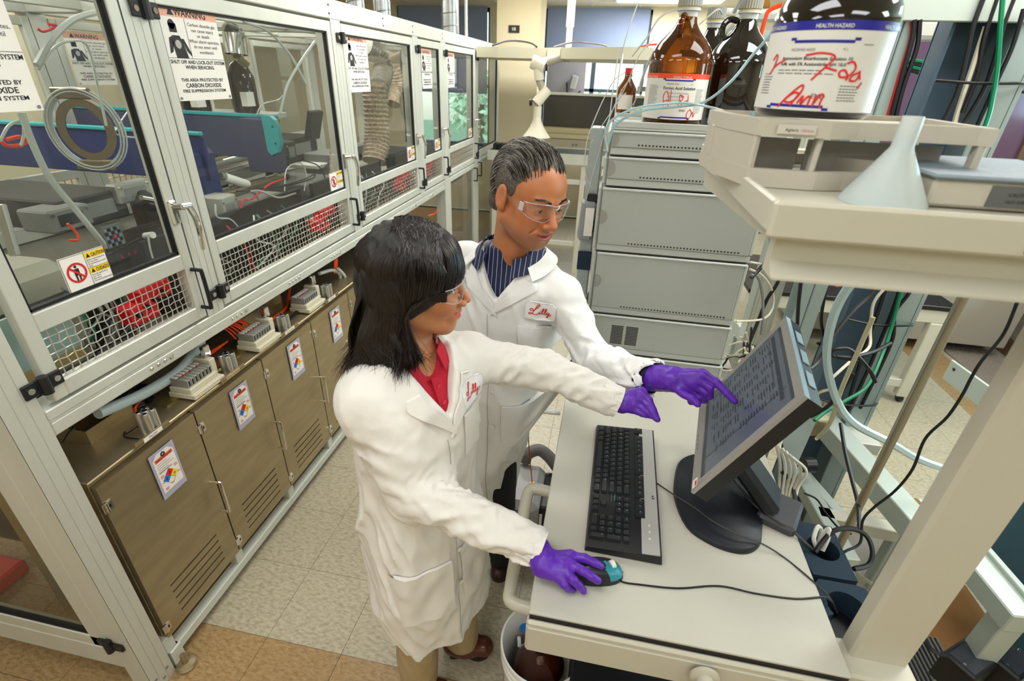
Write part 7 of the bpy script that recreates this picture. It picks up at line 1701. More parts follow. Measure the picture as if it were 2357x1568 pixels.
def mesh_from(name, verts, quads, m, parent, smooth_it=1, col=None):
    if smooth_it:
        n = len(verts); 
        for _ in range(smooth_it):
            acc = np.zeros_like(verts); cnt = np.zeros(n)
            for a, b in ((0, 1), (1, 2), (2, 3), (3, 0)):
                np.add.at(acc, quads[:, a], verts[quads[:, b]]); np.add.at(acc, quads[:, b], verts[quads[:, a]])
                np.add.at(cnt, quads[:, a], 1); np.add.at(cnt, quads[:, b], 1)
            verts = verts*.5+.5*acc/np.maximum(cnt, 1)[:, None]
    me = bpy.data.meshes.new(name)
    me.vertices.add(len(verts)); me.vertices.foreach_set('co', verts.astype(F32).ravel())
    me.loops.add(len(quads)*4); me.loops.foreach_set('vertex_index', quads.astype(np.int32).ravel())
    me.polygons.add(len(quads)); me.polygons.foreach_set('loop_start', np.arange(0, len(quads)*4, 4, dtype=np.int32))
    me.update(calc_edges=True); me.validate()
    if col is not None:
        at_ = me.color_attributes.new('tone', 'FLOAT_COLOR', 'POINT')
        c = np.ones((len(verts), 4), F32); c[:, :3] = col(verts.astype(F32)); at_.data.foreach_set('color', c.ravel())
    me.materials.append(m)
    me.polygons.foreach_set('use_smooth', np.ones(len(me.polygons), bool))
    o = bpy.data.objects.new(name, me); COL.objects.link(o); o.parent = parent; o.matrix_parent_inverse = MWI(parent)
    return o
def skin_mat(name):
    m = mat(name, '#b07a55', .42, sss=.12, bump=.15, bscale=700); nt = m.node_tree; b = nt.nodes['Principled BSDF']
    a = nt.nodes.new('ShaderNodeAttribute'); a.attribute_name = 'tone'; nt.links.new(a.outputs['Color'], b.inputs['Base Color']); return m
def rotm(yaw, pitch, roll):
    cz, sz, cp, sp, cr, sr = math.cos(yaw), math.sin(yaw), math.cos(pitch), math.sin(pitch), math.cos(roll), math.sin(roll)
    return (np.array([[cz, -sz, 0], [sz, cz, 0], [0, 0, 1]])@np.array([[cp, 0, sp], [0, 1, 0], [-sp, 0, cp]])@np.array([[1, 0, 0], [0, cr, -sr], [0, sr, cr]])).astype(F32)
class Head:
    """local frame: +x out of the face, +y to the person's left, +z up"""
    def __init__(s, pos, ypr, sc, fem=False): s.p = A3(pos); s.R = rotm(*[math.radians(a) for a in ypr]); s.s = sc; s.fem = fem; s.eye = .0052 if fem else .0045
    def to_local(s, P): return ((P-s.p)@s.R)/s.s
    def W(s, x, y=None, z=None):
        q = A3(x) if y is None else A3((x, y, z)); return Vector([float(t) for t in (s.R@(q*s.s)+s.p)])
    def surf(s, y, z):
        x = .115
        for _ in range(9): x -= float(s.sdf(A3([s.W(x, y, z)]))[0])
        return x
    def sdf(s, P):
        q = s.to_local(P); y = np.abs(q[:, 1]); Q = np.stack([q[:, 0], y, q[:, 2]], 1)
        fem = s.fem
        d = s_ell(q, (-.012, 0, .036), (.098, .077 if not fem else .075, .088))
        d = smin(d, s_ell(q, (.045, 0, .03), (.048, .060, .058)), .03)
        d = smin(d, s_ell(q, (.022, 0, -.048), (.068, .058 if not fem else .054, .062)), .035)
        d = smin(d, s_cone(Q, (-.005, .052, -.062), (.066, .016, -.098), .020, .018), .03)
        d = smin(d, s_ell(q, (.072, 0, -.098), (.021, .024, .019)), .02)
        d = smin(d, s_ell(Q, (.060, .036, -.026), (.030, .028, .030) if not fem else (.034, .031, .030)), .02)
        if not fem: d = smin(d, s_ell(Q, (.058, .030, -.068), (.026, .026, .028)), .025)
        d = smin(d, s_cone(Q, (.083, .040, .019), (.091, .010, .016), .008, .009), .016)
        d = smax(d, -s_ell(Q, (.107, .031, -.001), (.022, .019, .013)), .014)
        d = smin(d, s_ell(Q, (.0768, .031, -.001), (.0158, .0185, .0140)), .005)
        d = smin(d, s_cone(Q, (.088, .020, .0085), (.080, .043, .0065), .0030, .0028), .004)
        d = smax(d, -s_ell(np.stack([Q[:, 0], Q[:, 1], Q[:, 2]+(Q[:, 1]-.031)*.12], 1), (.094, .031, -.0025), (.011, .0128, s.eye)), .0012)
        # nose
        d = smin(d, s_cone(q, (.090, 0, .010), (.115, 0, -.031), .0068, .0125 if not fem else .0095), .010)
        d = smin(d, s_ell(Q, (.1035, .0145, -.0365), (.012, .0085, .0085)), .005)
        d = smax(d, -s_ell(Q, (.108, .0070, -.0445), (.005, .0035, .003)), .003)
        # mouth
        d = smin(d, s_ell(q, (.082, 0, -.066), (.018, .030, .024)), .014)
        w = .027 if not fem else .028
        lz = (Q[:, 1]/w)**2*(.004 if not fem else .0075)
        Ql = np.stack([q[:, 0]+Q[:, 1]**2*6, q[:, 1], q[:, 2]-lz], 1)
        d = smin(d, s_ell(Ql, (.0960, 0, -.0600), (.0095, w, .0058)), .004)
        d = smin(d, s_ell(Ql, (.0945, 0, -.0740), (.0100, w*.87, .0068)), .004)
        d = smax(d, -s_ell(Ql, (.103, 0, -.0668), (.018, w*.84, .0032 if not fem else .0044)), .002)
        d = smax(d, -s_cone(Q, (.098, .024, -.040), (.083, .038, -.062), .0022, .0018), .006)
        # ears
        e = s_ell(Q, (-.008, .081, -.006), (.020, .0085, .032)); e = smin(e, s_ell(Q, (-.002, .078, -.030), (.011, .007, .011)), .008)
        e = smax(e, -s_ell(Q, (-.004, .0895, -.002), (.012, .0065, .021)), .005); e = smin(e, s_ell(Q, (.004, .079, -.012), (.006, .006, .009)), .004)
        d = smin(d, e, .006)
        return d*s.s
    def tone(s, P, base, lip, stub, cheek):
        q = s.to_local(P); y = np.abs(q[:, 1]); n = len(q)
        c = np.tile(np.array(srgb(base)[:3], F32), (n, 1))
        def mix(c, col, w): w = np.clip(w, 0, 1)[:, None]; return c*(1-w)+np.array(srgb(col)[:3], F32)*w
        nz = vnoise(q[:, 0]*60+9, q[:, 1]*60+7, q[:, 2]*60+3); c = c*(1+nz*.18)[:, None]
        g = lambda cx, cy, cz, r: np.exp(-(((q[:, 0]-cx)**2+(y-cy)**2+(q[:, 2]-cz)**2)/(r*r)))
        c = mix(c, cheek, .45*g(.08, .04, -.03, .028)+.4*g(.113, 0, -.032, .014)+.25*g(-.008, .085, -.005, .03))
        if stub: c = mix(c, stub, .42*(q[:, 0] > -.0)*np.clip((-.05-q[:, 2])/.02, 0, 1)*np.clip((q[:, 2]+.135)/.02, 0, 1)+.3*np.clip(1-((q[:, 0]-.09)**2/.0004+(q[:, 2]+.05)**2/.00006+y**2/.0008), 0, 1))
        lz = -.0665+(y/.025)**2*(.004 if not s.fem else .0075); dz = q[:, 2]-lz
        hgt = np.where(dz > 0, .0105, .0140)*(1-(y/.029)**2).clip(0, 1)**.5
        w = np.clip((hgt-np.abs(dz))/.0018, 0, 1)*(q[:, 0] > .076)*(y < .028)
        c = mix(c, lip, w*.9)
        c = mix(c, '#3c1a14', ((np.abs(dz) < .0022) & (q[:, 0] < .0925) & (q[:, 0] > .06) & (y < .02))*1.)
        return c
def glove_hand(name, wrist, prewrist, palm_pts, fingers, parent, m, r_f=.0088, cuff=.031, res=.0017, thick=.012, label=None, wr=.027):
    """wrist/prewrist: forearm end; palm_pts: knuckle positions; fingers: list of joint lists"""
    def f(P):
        d = s_cone(P, prewrist, wrist, cuff, wr)
        pc = A3(palm_pts).mean(0)
        for k, kp in enumerate(palm_pts):
            w2 = A3(wrist)+(A3(kp)-pc)*.45
            d = smin(d, s_cone(P, w2, kp, thick*1.15, thick*.9), .012)
        n = vnoise(P[:, 0]*55, P[:, 1]*55, P[:, 2]*55)
        d = d+n*.0045*(d < .03)
        fi = None
        for j in fingers:
            rr = r_f if len(j) < 5 or not isinstance(j[-1], float) else j[-1]
            jj = [q for q in j if not isinstance(q, float)]
            df = None
            for i in range(len(jj)-1):
                ra = rr*(1.08-.09*i); rb = rr*(1.08-.09*(i+1))
                s = s_cone(P, jj[i], jj[i+1], ra, rb); df = s if df is None else smin(df, s, .003)
            fi = df if fi is None else np.minimum(fi, df)
        d = smin(d, fi, .007)
        return d+vnoise(P[:, 0]*140, P[:, 1]*140, P[:, 2]*140)*.0010
    pts = np.array([wrist, prewrist]+list(palm_pts)+[q for j in fingers for q in j if not isinstance(q, float)], float)
    v, q = net(f, pts.min(0)-.04, pts.max(0)+.04, res)
    o = mesh_from(name, v, q, m, parent, 1)
    if label: o['label'] = label
    return o
M_GLOVE = mat('purple nitrile glove', '#5a25a8', .38, bump=.25, bscale=250, spec=.5)
M_COAT = mat('white cotton lab coat', '#e4e4e2', .75, bump=.25, bscale=900)
M_COATW = mat('warm white cotton lab coat', '#dedad3', .75, bump=.25, bscale=900)

def seg_frame(P, a, b):
    a, b = A3(a), A3(b); d = b-a; L = np.linalg.norm(d); d = d/L
    t = (P-a)@d; q = P-a-t[:, None]*d
    u = np.cross(d, A3((0, 0, 1))); u /= np.linalg.norm(u); v = np.cross(d, u)
    return t, q@u, q@v, L
def sleeve(P, joints, radii, seed, amp=.007):
    d = None
    for i in range(len(joints)-1):
        s = s_cone(P, joints[i], joints[i+1], radii[i], radii[i+1])
        t, u, v, L = seg_frame(P, joints[i], joints[i+1])
        a = np.arctan2(v, u)
        w = .12*vnoise(t*9+seed, np.cos(a)*1.5+2, np.sin(a)*1.5+4)
        n1 = vnoise((t+w)*24+a*.9+seed, np.cos(a)*.9+5+seed, np.sin(a)*.9+9); n2 = vnoise((t-w)*52-a*1.3+seed*3, np.cos(a)*1.6+5, np.sin(a)*1.6+1)
        n = (.32-np.abs(n1)*1.9)+.42*(.3-np.abs(n2)*1.8)
        fade = np.clip((t+.02)/.12, .15, 1) if i == 0 else 1.
        s = s-n*amp*1.5*fade*np.clip(1.2-np.abs(s)/.06, 0, 1)
        d = s if d is None else smin(d, s, .025)
    return d
def folds(P, seed, amp=.006):
    wz = .25*vnoise(P[:, 0]*5+seed, P[:, 1]*5, P[:, 2]*4)
    r1 = .25-np.abs(vnoise(P[:, 0]*10+seed+wz*6, P[:, 1]*10, P[:, 2]*2.6+wz))*1.6; r2 = .25-np.abs(vnoise(P[:, 0]*24+seed+P[:, 2]*9, P[:, 1]*24-P[:, 2]*7, P[:, 2]*7))*1.6
    return -(r1+.45*r2+.12*vnoise(P[:, 0]*50, P[:, 1]*50, P[:, 2]*30+seed))*amp*1.8
class Torso:
    def __init__(s, c, ang): s.c = A3(c); s.f = A3((math.cos(ang), math.sin(ang), 0)); s.l = A3((-math.sin(ang), math.cos(ang), 0)); s.ang = ang
    def pt(s, u, z, fwd=.4): return s.c*A3((1, 1, 0))+s.l*u+s.f*fwd+A3((0, 0, z))
    def hit(s, sdf, uz, off=.003):
        P = np.stack([s.pt(u, z) for u, z in uz]).astype(F32); 
        for _ in range(70):
            d = sdf(P); P = P-s.f*np.clip((d-off)*.7, -.03, .05)[:, None]
        return P
def sheet(name, T, sdf, poly, m, parent, off=.004, th=.003, step=.010, puff=0., edge=None):
    """cloth panel (lapel, pocket, badge) laid over the garment: poly in (sideways, height)"""
    poly = np.array(poly, float); lo, hi = poly.min(0), poly.max(0)
    # triangulate by scanning rows between the polygon's left and right edge
    nz = max(3, int((hi[1]-lo[1])/step)+1); rows = []; nu = max(4, int((hi[0]-lo[0])/step)+1)
    for k in range(nz):
        z = lo[1]+(hi[1]-lo[1])*(k/(nz-1)); z = min(max(z, lo[1]+1e-5), hi[1]-1e-5); xs = []
        for i in range(len(poly)):
            (x1, z1), (x2, z2) = poly[i], poly[(i+1) % len(poly)]
            if (z1 > z) != (z2 > z): xs.append(x1+(x2-x1)*(z-z1)/(z2-z1))
        xs = sorted(xs)
        a, b = (xs[0], xs[-1]) if xs else (poly[0][0], poly[0][0])
        rows += [(a+(b-a)*i/(nu-1), z) for i in range(nu)]
    top = T.hit(sdf, rows, off+th); bot = T.hit(sdf, rows, off-.002)
    if puff:
        R_ = np.array(rows); cu = R_[:, 0]; w = (cu-cu.min())/(cu.max()-cu.min()+1e-6)
        top = top+T.f*(np.sin(w*PI)*puff)[:, None]
    vs = [Vector([float(t) for t in p]) for p in list(top)+list(bot)]; n = len(rows); fs = []
    for k in range(nz-1):
        for i in range(nu-1):
            a, b, c, d = k*nu+i, k*nu+i+1, (k+1)*nu+i+1, (k+1)*nu+i
            fs += [(a, b, c, d)]
    rim = [i for i in range(nu)]+[k*nu+nu-1 for k in range(1, nz)]+[(nz-1)*nu+i for i in range(nu-2, -1, -1)]+[k*nu for k in range(nz-2, 0, -1)]
    for i in range(len(rim)): a, b = rim[i], rim[(i+1) % len(rim)]; fs.append((b, a, n+a, n+b))
    return MB().add(vs, fs).build(name, m, parent, ang=50)
def proj_strokes(name, T, sdf, strokes, w, m, parent, off=.010):
    mb = MB()
    for st in strokes:
        q = spline([Vector((a, b, 0)) for a, b in st], 5); L = []
        for i, p in enumerate(q):
            d = (q[min(i+1, len(q)-1)]-q[max(i-1, 0)]); d = d.normalized() if d.length > 1e-9 else Vector((1, 0, 0)); s = Vector((-d.y, d.x, 0))*w/2
            L += [(p.x-s.x, p.y-s.y), (p.x+s.x, p.y+s.y)]
        v = T.hit(sdf, L, off); mb.add([Vector([float(t) for t in p]) for p in v], [(2*i, 2*i+1, 2*i+3, 2*i+2) for i in range(len(q)-1)])
    return mb.build(name, m, parent)
LOGO = [[(.20, .52), (.10, .60), (.04, .52), (.09, .42), (.22, .48), (.35, .70), (.43, .92), (.38, .97), (.30, .78), (.24, .50), (.17, .24), (.08, .12), (.0, .15), (.04, .25), (.13, .21), (.25, .11), (.36, .10), (.43, .22), (.46, .34)],
        [(.46, .34), (.44, .20), (.48, .14), (.54, .24)], [(.475, .46), (.49, .50)],
        [(.54, .24), (.62, .50), (.64, .66), (.61, .68), (.57, .44), (.56, .20), (.60, .14), (.66, .24)],
        [(.66, .24), (.74, .50), (.76, .66), (.73, .68), (.69, .44), (.68, .20), (.72, .14), (.78, .26)],
        [(.80, .40), (.79, .22), (.84, .18), (.90, .40), (.86, .10), (.80, -.14), (.75, -.16), (.80, .02), (.92, .14), (1.0, .28)]]
def badge(T, sdf, cu, cz, w, h, parent, mirror=-1, tilt=0.):
    """patch on the chest: reading direction runs towards the wearer's right as seen, so u is mirrored for the viewer"""
    k = mirror; ct, st = math.cos(tilt), math.sin(tilt)
    tr = lambda a, b: (cu+(a*ct-b*st)*k, cz+(a*st+b*ct))
    r = w*.12; pts = []
    for (sx, sy, a0) in ((1, 1, 0), (-1, 1, 90), (-1, -1, 180), (1, -1, 270)):
        for a in (0, 45, 90): t = math.radians(a0+a); pts.append(tr(sx*(w/2-r)+r*math.cos(t), sy*(h/2-r)+r*math.sin(t)))
    b = sheet('name_badge', T, sdf, pts, mat('white embroidered badge', '#e6e4e4', .6), parent, .004, .003, .006)
    S = [[tr((x-.5)*w*.72, (y-.36)*h*.62) for x, y in st_] for st_ in LOGO]
    proj_strokes('script_logo', T, sdf, S, w*.028, M_RED, b, .0088)
    bd = []
    for i in range(len(pts)): bd.append(pts[i])
    proj_strokes('stitched_border', T, sdf, [pts+[pts[0]]], w*.012, mat('grey stitching', '#b9b7b8', .7), b, .0080)
    return b
def strands(name, m, parent, curves, r, taper=True):
    mb = MB()
    for c in curves:
        N = len(c); mb.tube(c, r, 3, caps=False, rs=(lambda t: r*(1-.75*t)) if taper else None)
    o = mb.build(name, m, parent); o['kind'] = 'stuff'; return o
def eyes(H, parent, look=(1, 0, -.12)):
    for s in (-1, 1):
        c = (.0768, .031*s, -.001); e = MB()
        e.lathe([(.0125*math.sin(PI*i/14), -.0125*math.cos(PI*i/14)) for i in range(15)], (0, 0, 0), 20, cap=False)
        cc = H.W(*c); lk = (H.W(c[0]+look[0], c[1]+look[1], c[2]+look[2])-cc).normalized()
        cc = cc+lk*.0012; R_ = lk.to_track_quat('Z', 'Y').to_matrix().to_4x4()
        e.v = [tuple(cc+(R_ @ Vector(v))*.98*H.s) for v in e.v]; eb = e.build('eyeball', mat('eye white', '#b8aca0', .15), parent)
        MB().lathe([(.0062, .0108), (.004, .0119), (0, .0124)], (0, 0, 0), 20, m=None, cap=False)
        i_ = MB().lathe([(.0060, .0110), (.004, .0121), (0, .0127)], (0, 0, 0), 20, cap=False); i_.v = [tuple(cc+(R_ @ Vector(v))*H.s) for v in i_.v]; i_.build('iris', mat('dark brown iris', '#22120a', .1), eb)
        # brow
        cs = []; rr = random.Random(3+s)
        for k in range(80):
            t = rr.random(); y = s*(.012+.036*t); z = .0225+.006*math.sin(t*PI*.8)+rr.uniform(-.0025, .0025)+(0 if not H.fem else .002); x = H.surf(y, z); y1, z1 = y+s*.006, z+.0012-.003*t
            p0 = H.W(x+.0006, y, z); p1 = H.W(H.surf(y1, z1)+.0012, y1, z1); cs.append([p0, (p0+p1)/2+(p0-H.W(0, 0, 0)).normalized()*.0008, p1])
        strands('eyebrow', mat('dark brown hair', '#1d1512', .5), parent, cs, .0008)
def glasses(H, parent, temple_m, label, thick_temple=.004):
    g = MB(); n = 36; prof = []
    rows = 6; vs = []
    for j in range(rows+1):
        for i in range(n+1):
            ph = -1.15+2.3*i/n; y = .073*math.sin(ph)/math.sin(1.15); x = .050+.062*math.cos(ph*1.0)-.0
            yy = abs(y); nose = math.exp(-(y/.012)**2)
            zt = .020-.004*(yy/.07)**2-.004*nose; zb = -.026+.014*nose*1.3+.016*(yy/.073)**4
            z = zb+(zt-zb)*j/rows; vs.append((x-.006*((j/rows)-.5)**2*4, y, z+.001))
    out = [H.W(*v) for v in vs]; inn = [H.W(v[0]-.0018, v[1]*.985, v[2]) for v in vs]; N = len(vs); fs = []
    for j in range(rows):
        for i in range(n):
            a = j*(n+1)+i; fs += [(a, a+1, a+n+2, a+n+1), (N+a+1, N+a, N+a+n+1, N+a+n+2)]
    gl = MB().add(out+inn, fs).build('safety_glasses', M_CLEAR, parent)
    if label: gl['label'] = label
    top = [H.W(vs[rows*(n+1)+i][0], vs[rows*(n+1)+i][1], vs[rows*(n+1)+i][2]) for i in range(n+1)]; bot = [H.W(*vs[i]) for i in range(n+1)]
    MB().tube(top, .0009, 6).tube(bot, .0007, 6).build('lens_rim', mat('clear acrylic edge', '#d6d4da', .15, trans=.4), gl)
    for s in (-1, 1):
        a, b, c = H.W(.070, .076*s, .004), H.W(.03, .0815*s, .004), H.W(-.02, .086*s, .006)
        up = H.W(0, 0, 1)-H.W(0, 0, 0)
        MB().beam(a, b, .002, .020, up=up, ch=.0006).beam(b, c, .002, .011, up=up, ch=.0006).build('temple_arm', temple_m, gl)
        MB().beam(H.W(.074, .075*s, .004), H.W(.062, .0785*s, .004), .004, .022, up=up, ch=.001).build('hinge_block', mat('clear acrylic edge', '#d6d4da', .15, trans=.4) if temple_m is M_CLEAR else temple_m, gl)
    return gl
def shoe(parent, heel, toe, m, w=.048, h=.06, name='shoe'):
    def f(P):
        a, b = A3(heel), A3(toe); d = s_cone(P, a+A3((0, 0, .04)), a+(b-a)*.3+A3((0, 0, .045)), w*.72, w*.75)
        d = smin(d, s_cone(P, a+(b-a)*.35+A3((0, 0, .032)), a+(b-a)*.85+A3((0, 0, .028)), w*.78, w*.72), .04)
        d = smin(d, s_cone(P, a+(b-a)*.15+A3((0, 0, .06)), a+(b-a)*.2+A3((0, 0, .10)), w*.7, w*.68), .03)
        return smax(d, .012-P[:, 2], .004)
    pts = np.array([heel, toe], float); v, q = net(f, pts.min(0)-(.07, .07, .0), pts.max(0)+(.07, .07, .17), .004)
    o = mesh_from(name, v, q, m, parent, 1)
    a, b = Vector(heel), Vector(toe); d = (b-a).normalized(); s = Vector((-d.y, d.x, 0)); L = (b-a).length
    out = [a+d*(L*t)+s*(w*.80*k) for t, k in ((-.08, 0), (-.06, .6), (.02, .85), (.4, .8), (.7, 1.02), (.95, .7), (1.03, 0), (.95, -.7), (.7, -1.0), (.4, -.75), (.02, -.85), (-.06, -.6))]
    out = spline([Vector((p.x, p.y, 0)) for p in out], 3, True)
    MB().prism(out, (0, 0, .016)).build('sole', mat('dark shoe sole', '#2a1c16', .7), o)
    return o
def collar_band(name, H_T, pts, m, parent, w=.03, th=.003, up=(0, 0, 1)):
    """folded collar: ribbon through pts with given lean vectors"""
    a = spline([V(p) for p, _ in pts], 6); b = spline([V(p)+V(q) for p, q in pts], 6); n = len(a); vs = []
    for p, q in zip(a, b): vs += [p, q]
    d = [(q-p).cross((a[min(i+1, n-1)]-a[max(i-1, 0)])).normalized()*th for i, (p, q) in enumerate(zip(a, b))]
    for (p, q), t in zip(zip(a, b), d): vs += [p+t, q+t]
    fs = []
    for i in range(n-1): fs += [(2*i, 2*i+1, 2*i+3, 2*i+2), (2*n+2*i+2, 2*n+2*i+3, 2*n+2*i+1, 2*n+2*i), (2*i+1, 2*n+2*i+1, 2*n+2*i+3, 2*i+3), (2*i, 2*i+2, 2*n+2*i+2, 2*n+2*i)]
    fs += [(0, 2*n, 2*n+1, 1), (2*n-2, 2*n-1, 4*n-1, 4*n-2)]
    return MB().add(vs, fs).build(name, m, parent, ang=60)

# ----------------------------------------------------------------- the man
man = thing('person', (-.30, 1.42, 0), 'man in white lab coat and clear glasses pointing a purple gloved finger at the monitor', 'person')
HM = Head((-.207, 1.362, 1.640), (-43, 14, -5), 1.06)
mS_L, mS_R = (-.098, 1.40, 1.342), (-.425, 1.49, 1.385)
mE, mWr = (.022, 1.335, 1.165), (.195, 1.150, 1.232)
mang = math.atan2(-.355, -.10)
TM = Torso((-.265, 1.455, 0), mang)
nb = (-.262, 1.452, 1.45)
def torso_m(P, g=0.):
    d = s_loft(P, [(.40, -.40, 1.47, .165+g, .12+g), (.60, -.385, 1.47, .17+g, .125+g), (.9, -.34, 1.47, .175+g, .125+g), (1.05, -.31, 1.47, .165+g, .12+g), (1.25, -.28, 1.46, .175+g, .125+g), (1.36, -.268, 1.455, .17+g, .115+g), (1.41, -.264, 1.452, .125+g, .098+g), (1.46, -.262, 1.45, .078+g, .078+g)], mang)
    for a in (mS_L, mS_R): d = smin(d, s_cone(P, (nb[0], nb[1], nb[2]-.045), a, .052+g, .054+g), .035)
    return d
def man_body(P):
    d = HM.sdf(P)
    nk = s_cone(P, tuple(HM.W(-.022, 0, -.045)), nb, .060, .064); d = smin(d, nk, .03)
    ad = s_cone(P, tuple(HM.W(.045, 0, -.10)), (-.265, 1.40, 1.45), .012, .02); d = smin(d, ad, .04)
    d = smin(d, np.maximum(torso_m(P, -.030), 1.05-P[:, 2]), .03)
    d = smin(d, s_cone(P, mS_L, mE, .036, .036), .03); d = smin(d, s_cone(P, mE, mWr, .038, .028), .02)
    return d
v, q = net(man_body, (-.50, 1.10, 1.05), (.24, 1.60, 1.80), .0026)
mskin = skin_mat('tan skin')
mb_ = mesh_from('body', v, q, mskin, man, 1, lambda V_: HM.tone(V_, '#b27149', '#a8584e', '#6d5244', '#bd6644'))
eyes(HM, man, (1, .1, -.22))
MB().add([HM.W(.0925, y, z) for y, z in ((-.016, -.0640), (.016, -.0640), (.014, -.0685), (-.014, -.0685))], [(0, 3, 2, 1)]).build('teeth', mat('teeth', '#d8d0c2', .25), man)
glasses(HM, man, M_CLEAR, 'clear wraparound safety glasses')
def m_hairline(x): return np.interp(x, [-.13, -.06, -.026, -.018, .0, .012, .030, .045, .062, .085, .11], [-.085, -.070, -.055, .018, .020, -.005, .010, .045, .072, .088, .100]).astype(F32)
def man_hair(P):
    q = HM.to_local(P); d = s_ell(q, (-.016, 0, .038), (.103, .0825, .0925))
    cut = (m_hairline(q[:, 0]-.0)-q[:, 2]-np.abs(q[:, 1])*0+(.012*np.clip((q[:, 0]-.04)/.04, 0, 1)*(np.abs(q[:, 1])/.05)**2))*.75
    n = vnoise(q[:, 0]*30, q[:, 1]*160, q[:, 2]*30)*.004
    d = smax(d+n, cut, .010)
    d2 = s_ell(q, (-.075, 0, -.035), (.035, .062, .06)); d2 = smax(d2, -.075-q[:, 2], .01)
    return np.minimum(d, smax(d2, q[:, 0]+.03, .01))*HM.s
v, q = net(man_hair, np.array(HM.p)-.15, np.array(HM.p)+.16, .0028)
M_MH = mat('black hair greying', '#2a2420', .6, var=.5, vscale=220, var_col='#6a625a', aniso=(1, 1, 1))
mh = mesh_from('hair', v, q, M_MH, man, 1)
rr = random.Random(21); cs, cg = [], []
for k in range(2600):
    y = rr.uniform(-.079, .079); w = math.sqrt(max(.02, 1-(y/.0835)**2)); t0 = rr.uniform(.15, 3.0); L = rr.uniform(.25, .6)
    pts = []
    for i in range(5):
        t = t0+L*i/4; e = .0015+.003*math.sin(PI*i/4)*rr.uniform(.3, 1); x = -.016+(.103+e)*w*math.cos(t); z = .038+(.0925+e)*w*math.sin(t)
        pts.append((x, y*(1+.02*i)+.004*math.sin(t*3+y*60), z))
    tol = rr.uniform(-.010, .006)
    if any(z < float(m_hairline(np.array([x]))[0])+tol for x, _, z in pts): continue
    (cg if rr.random() < .38 else cs).append([HM.W(*p) for p in pts])
for k in range(900):
    s = rr.choice((-1, 1)); t = rr.uniform(2.2, 3.9); x = -.016+.10*math.cos(t)*rr.uniform(.5, 1); z = rr.uniform(-.06, .06)
    if z < float(m_hairline(np.array([x]))[0])+.006: continue
    kx = (x+.016)/.103; kz = (z-.038)/.0925; yy = 1-kx*kx-kz*kz
    if yy < .02: continue
    y = s*.0825*math.sqrt(yy)+s*.001; pts = [(x-.004*i, y+s*.0015*math.sin(i), z-.0055*i) for i in range(4)]
    (cg if rr.random() < .35 else cs).append([HM.W(*p) for p in pts])
strands('dark_strands', mat('dark hair strand', '#241d19', .5), mh, cs, .0008); strands('grey_strands', mat('grey hair strand', '#a39d93', .45), mh, cg, .0006)
# shirt, navy with pinstripes
M_NSH = mat('navy striped shirt', '#141b3c', .7)
nt_ = M_NSH.node_tree; b_ = nt_.nodes['Principled BSDF']; tc_ = nt_.nodes.new('ShaderNodeTexCoord'); wv = nt_.nodes.new('ShaderNodeTexWave'); wv.wave_type = 'BANDS'; wv.bands_direction = 'X'; wv.inputs['Scale'].default_value = 22; wv.inputs['Distortion'].default_value = .6
rp = nt_.nodes.new('ShaderNodeValToRGB'); rp.color_ramp.elements[0].position = .93; rp.color_ramp.elements[0].color = srgb('#131a3a'); rp.color_ramp.elements[1].position = .985; rp.color_ramp.elements[1].color = srgb('#8f9bc0')
nt_.links.new(tc_.outputs['Object'], wv.inputs[0]); nt_.links.new(wv.outputs['Fac'], rp.inputs[0]); nt_.links.new(rp.outputs[0], b_.inputs['Base Color'])
def man_shirt(P):
    d = smin(torso_m(P, -.012), s_cone(P, (nb[0], nb[1], nb[2]-.08), (nb[0]+.004, nb[1]-.004, nb[2]+.012), .098, .079), .03); q = np.maximum(1.18-P[:, 2], P[:, 2]-1.475)
    d = smax(d, q, .006)
    u = (P-TM.c)@TM.l; hole = s_cone(P, tuple(HM.W(.03, 0, -.09)), tuple(TM.pt(.01, 1.352, .125)), .078, .005)
    return smax(d, -hole, .012)
v, q = net(man_shirt, (-.48, 1.28, 1.16), (-.05, 1.60, 1.52), .004)
ms_ = mesh_from('shirt', v, q, M_NSH, man, 1); ms_['label'] = 'navy pinstriped open-necked shirt'
# collar wings
nkc = V(nb)
for s in (-1, 1):
    pts = []
    for a in (2.9, 2.2, 1.5, .9, .45):
        dd = V([float(t) for t in TM.f])*math.cos(a)+V([float(t) for t in TM.l])*s*math.sin(a)
        base = nkc+dd*(.086+.016*math.cos(a))+Vector((0, 0, .032-.030*max(0, math.cos(a))))
        lean = dd*.030+Vector((0, 0, -.034-.014*max(0, math.cos(a))))
        pts.append((base, lean))
    collar_band('shirt_collar', None, pts, M_NSH, ms_, th=.0025)
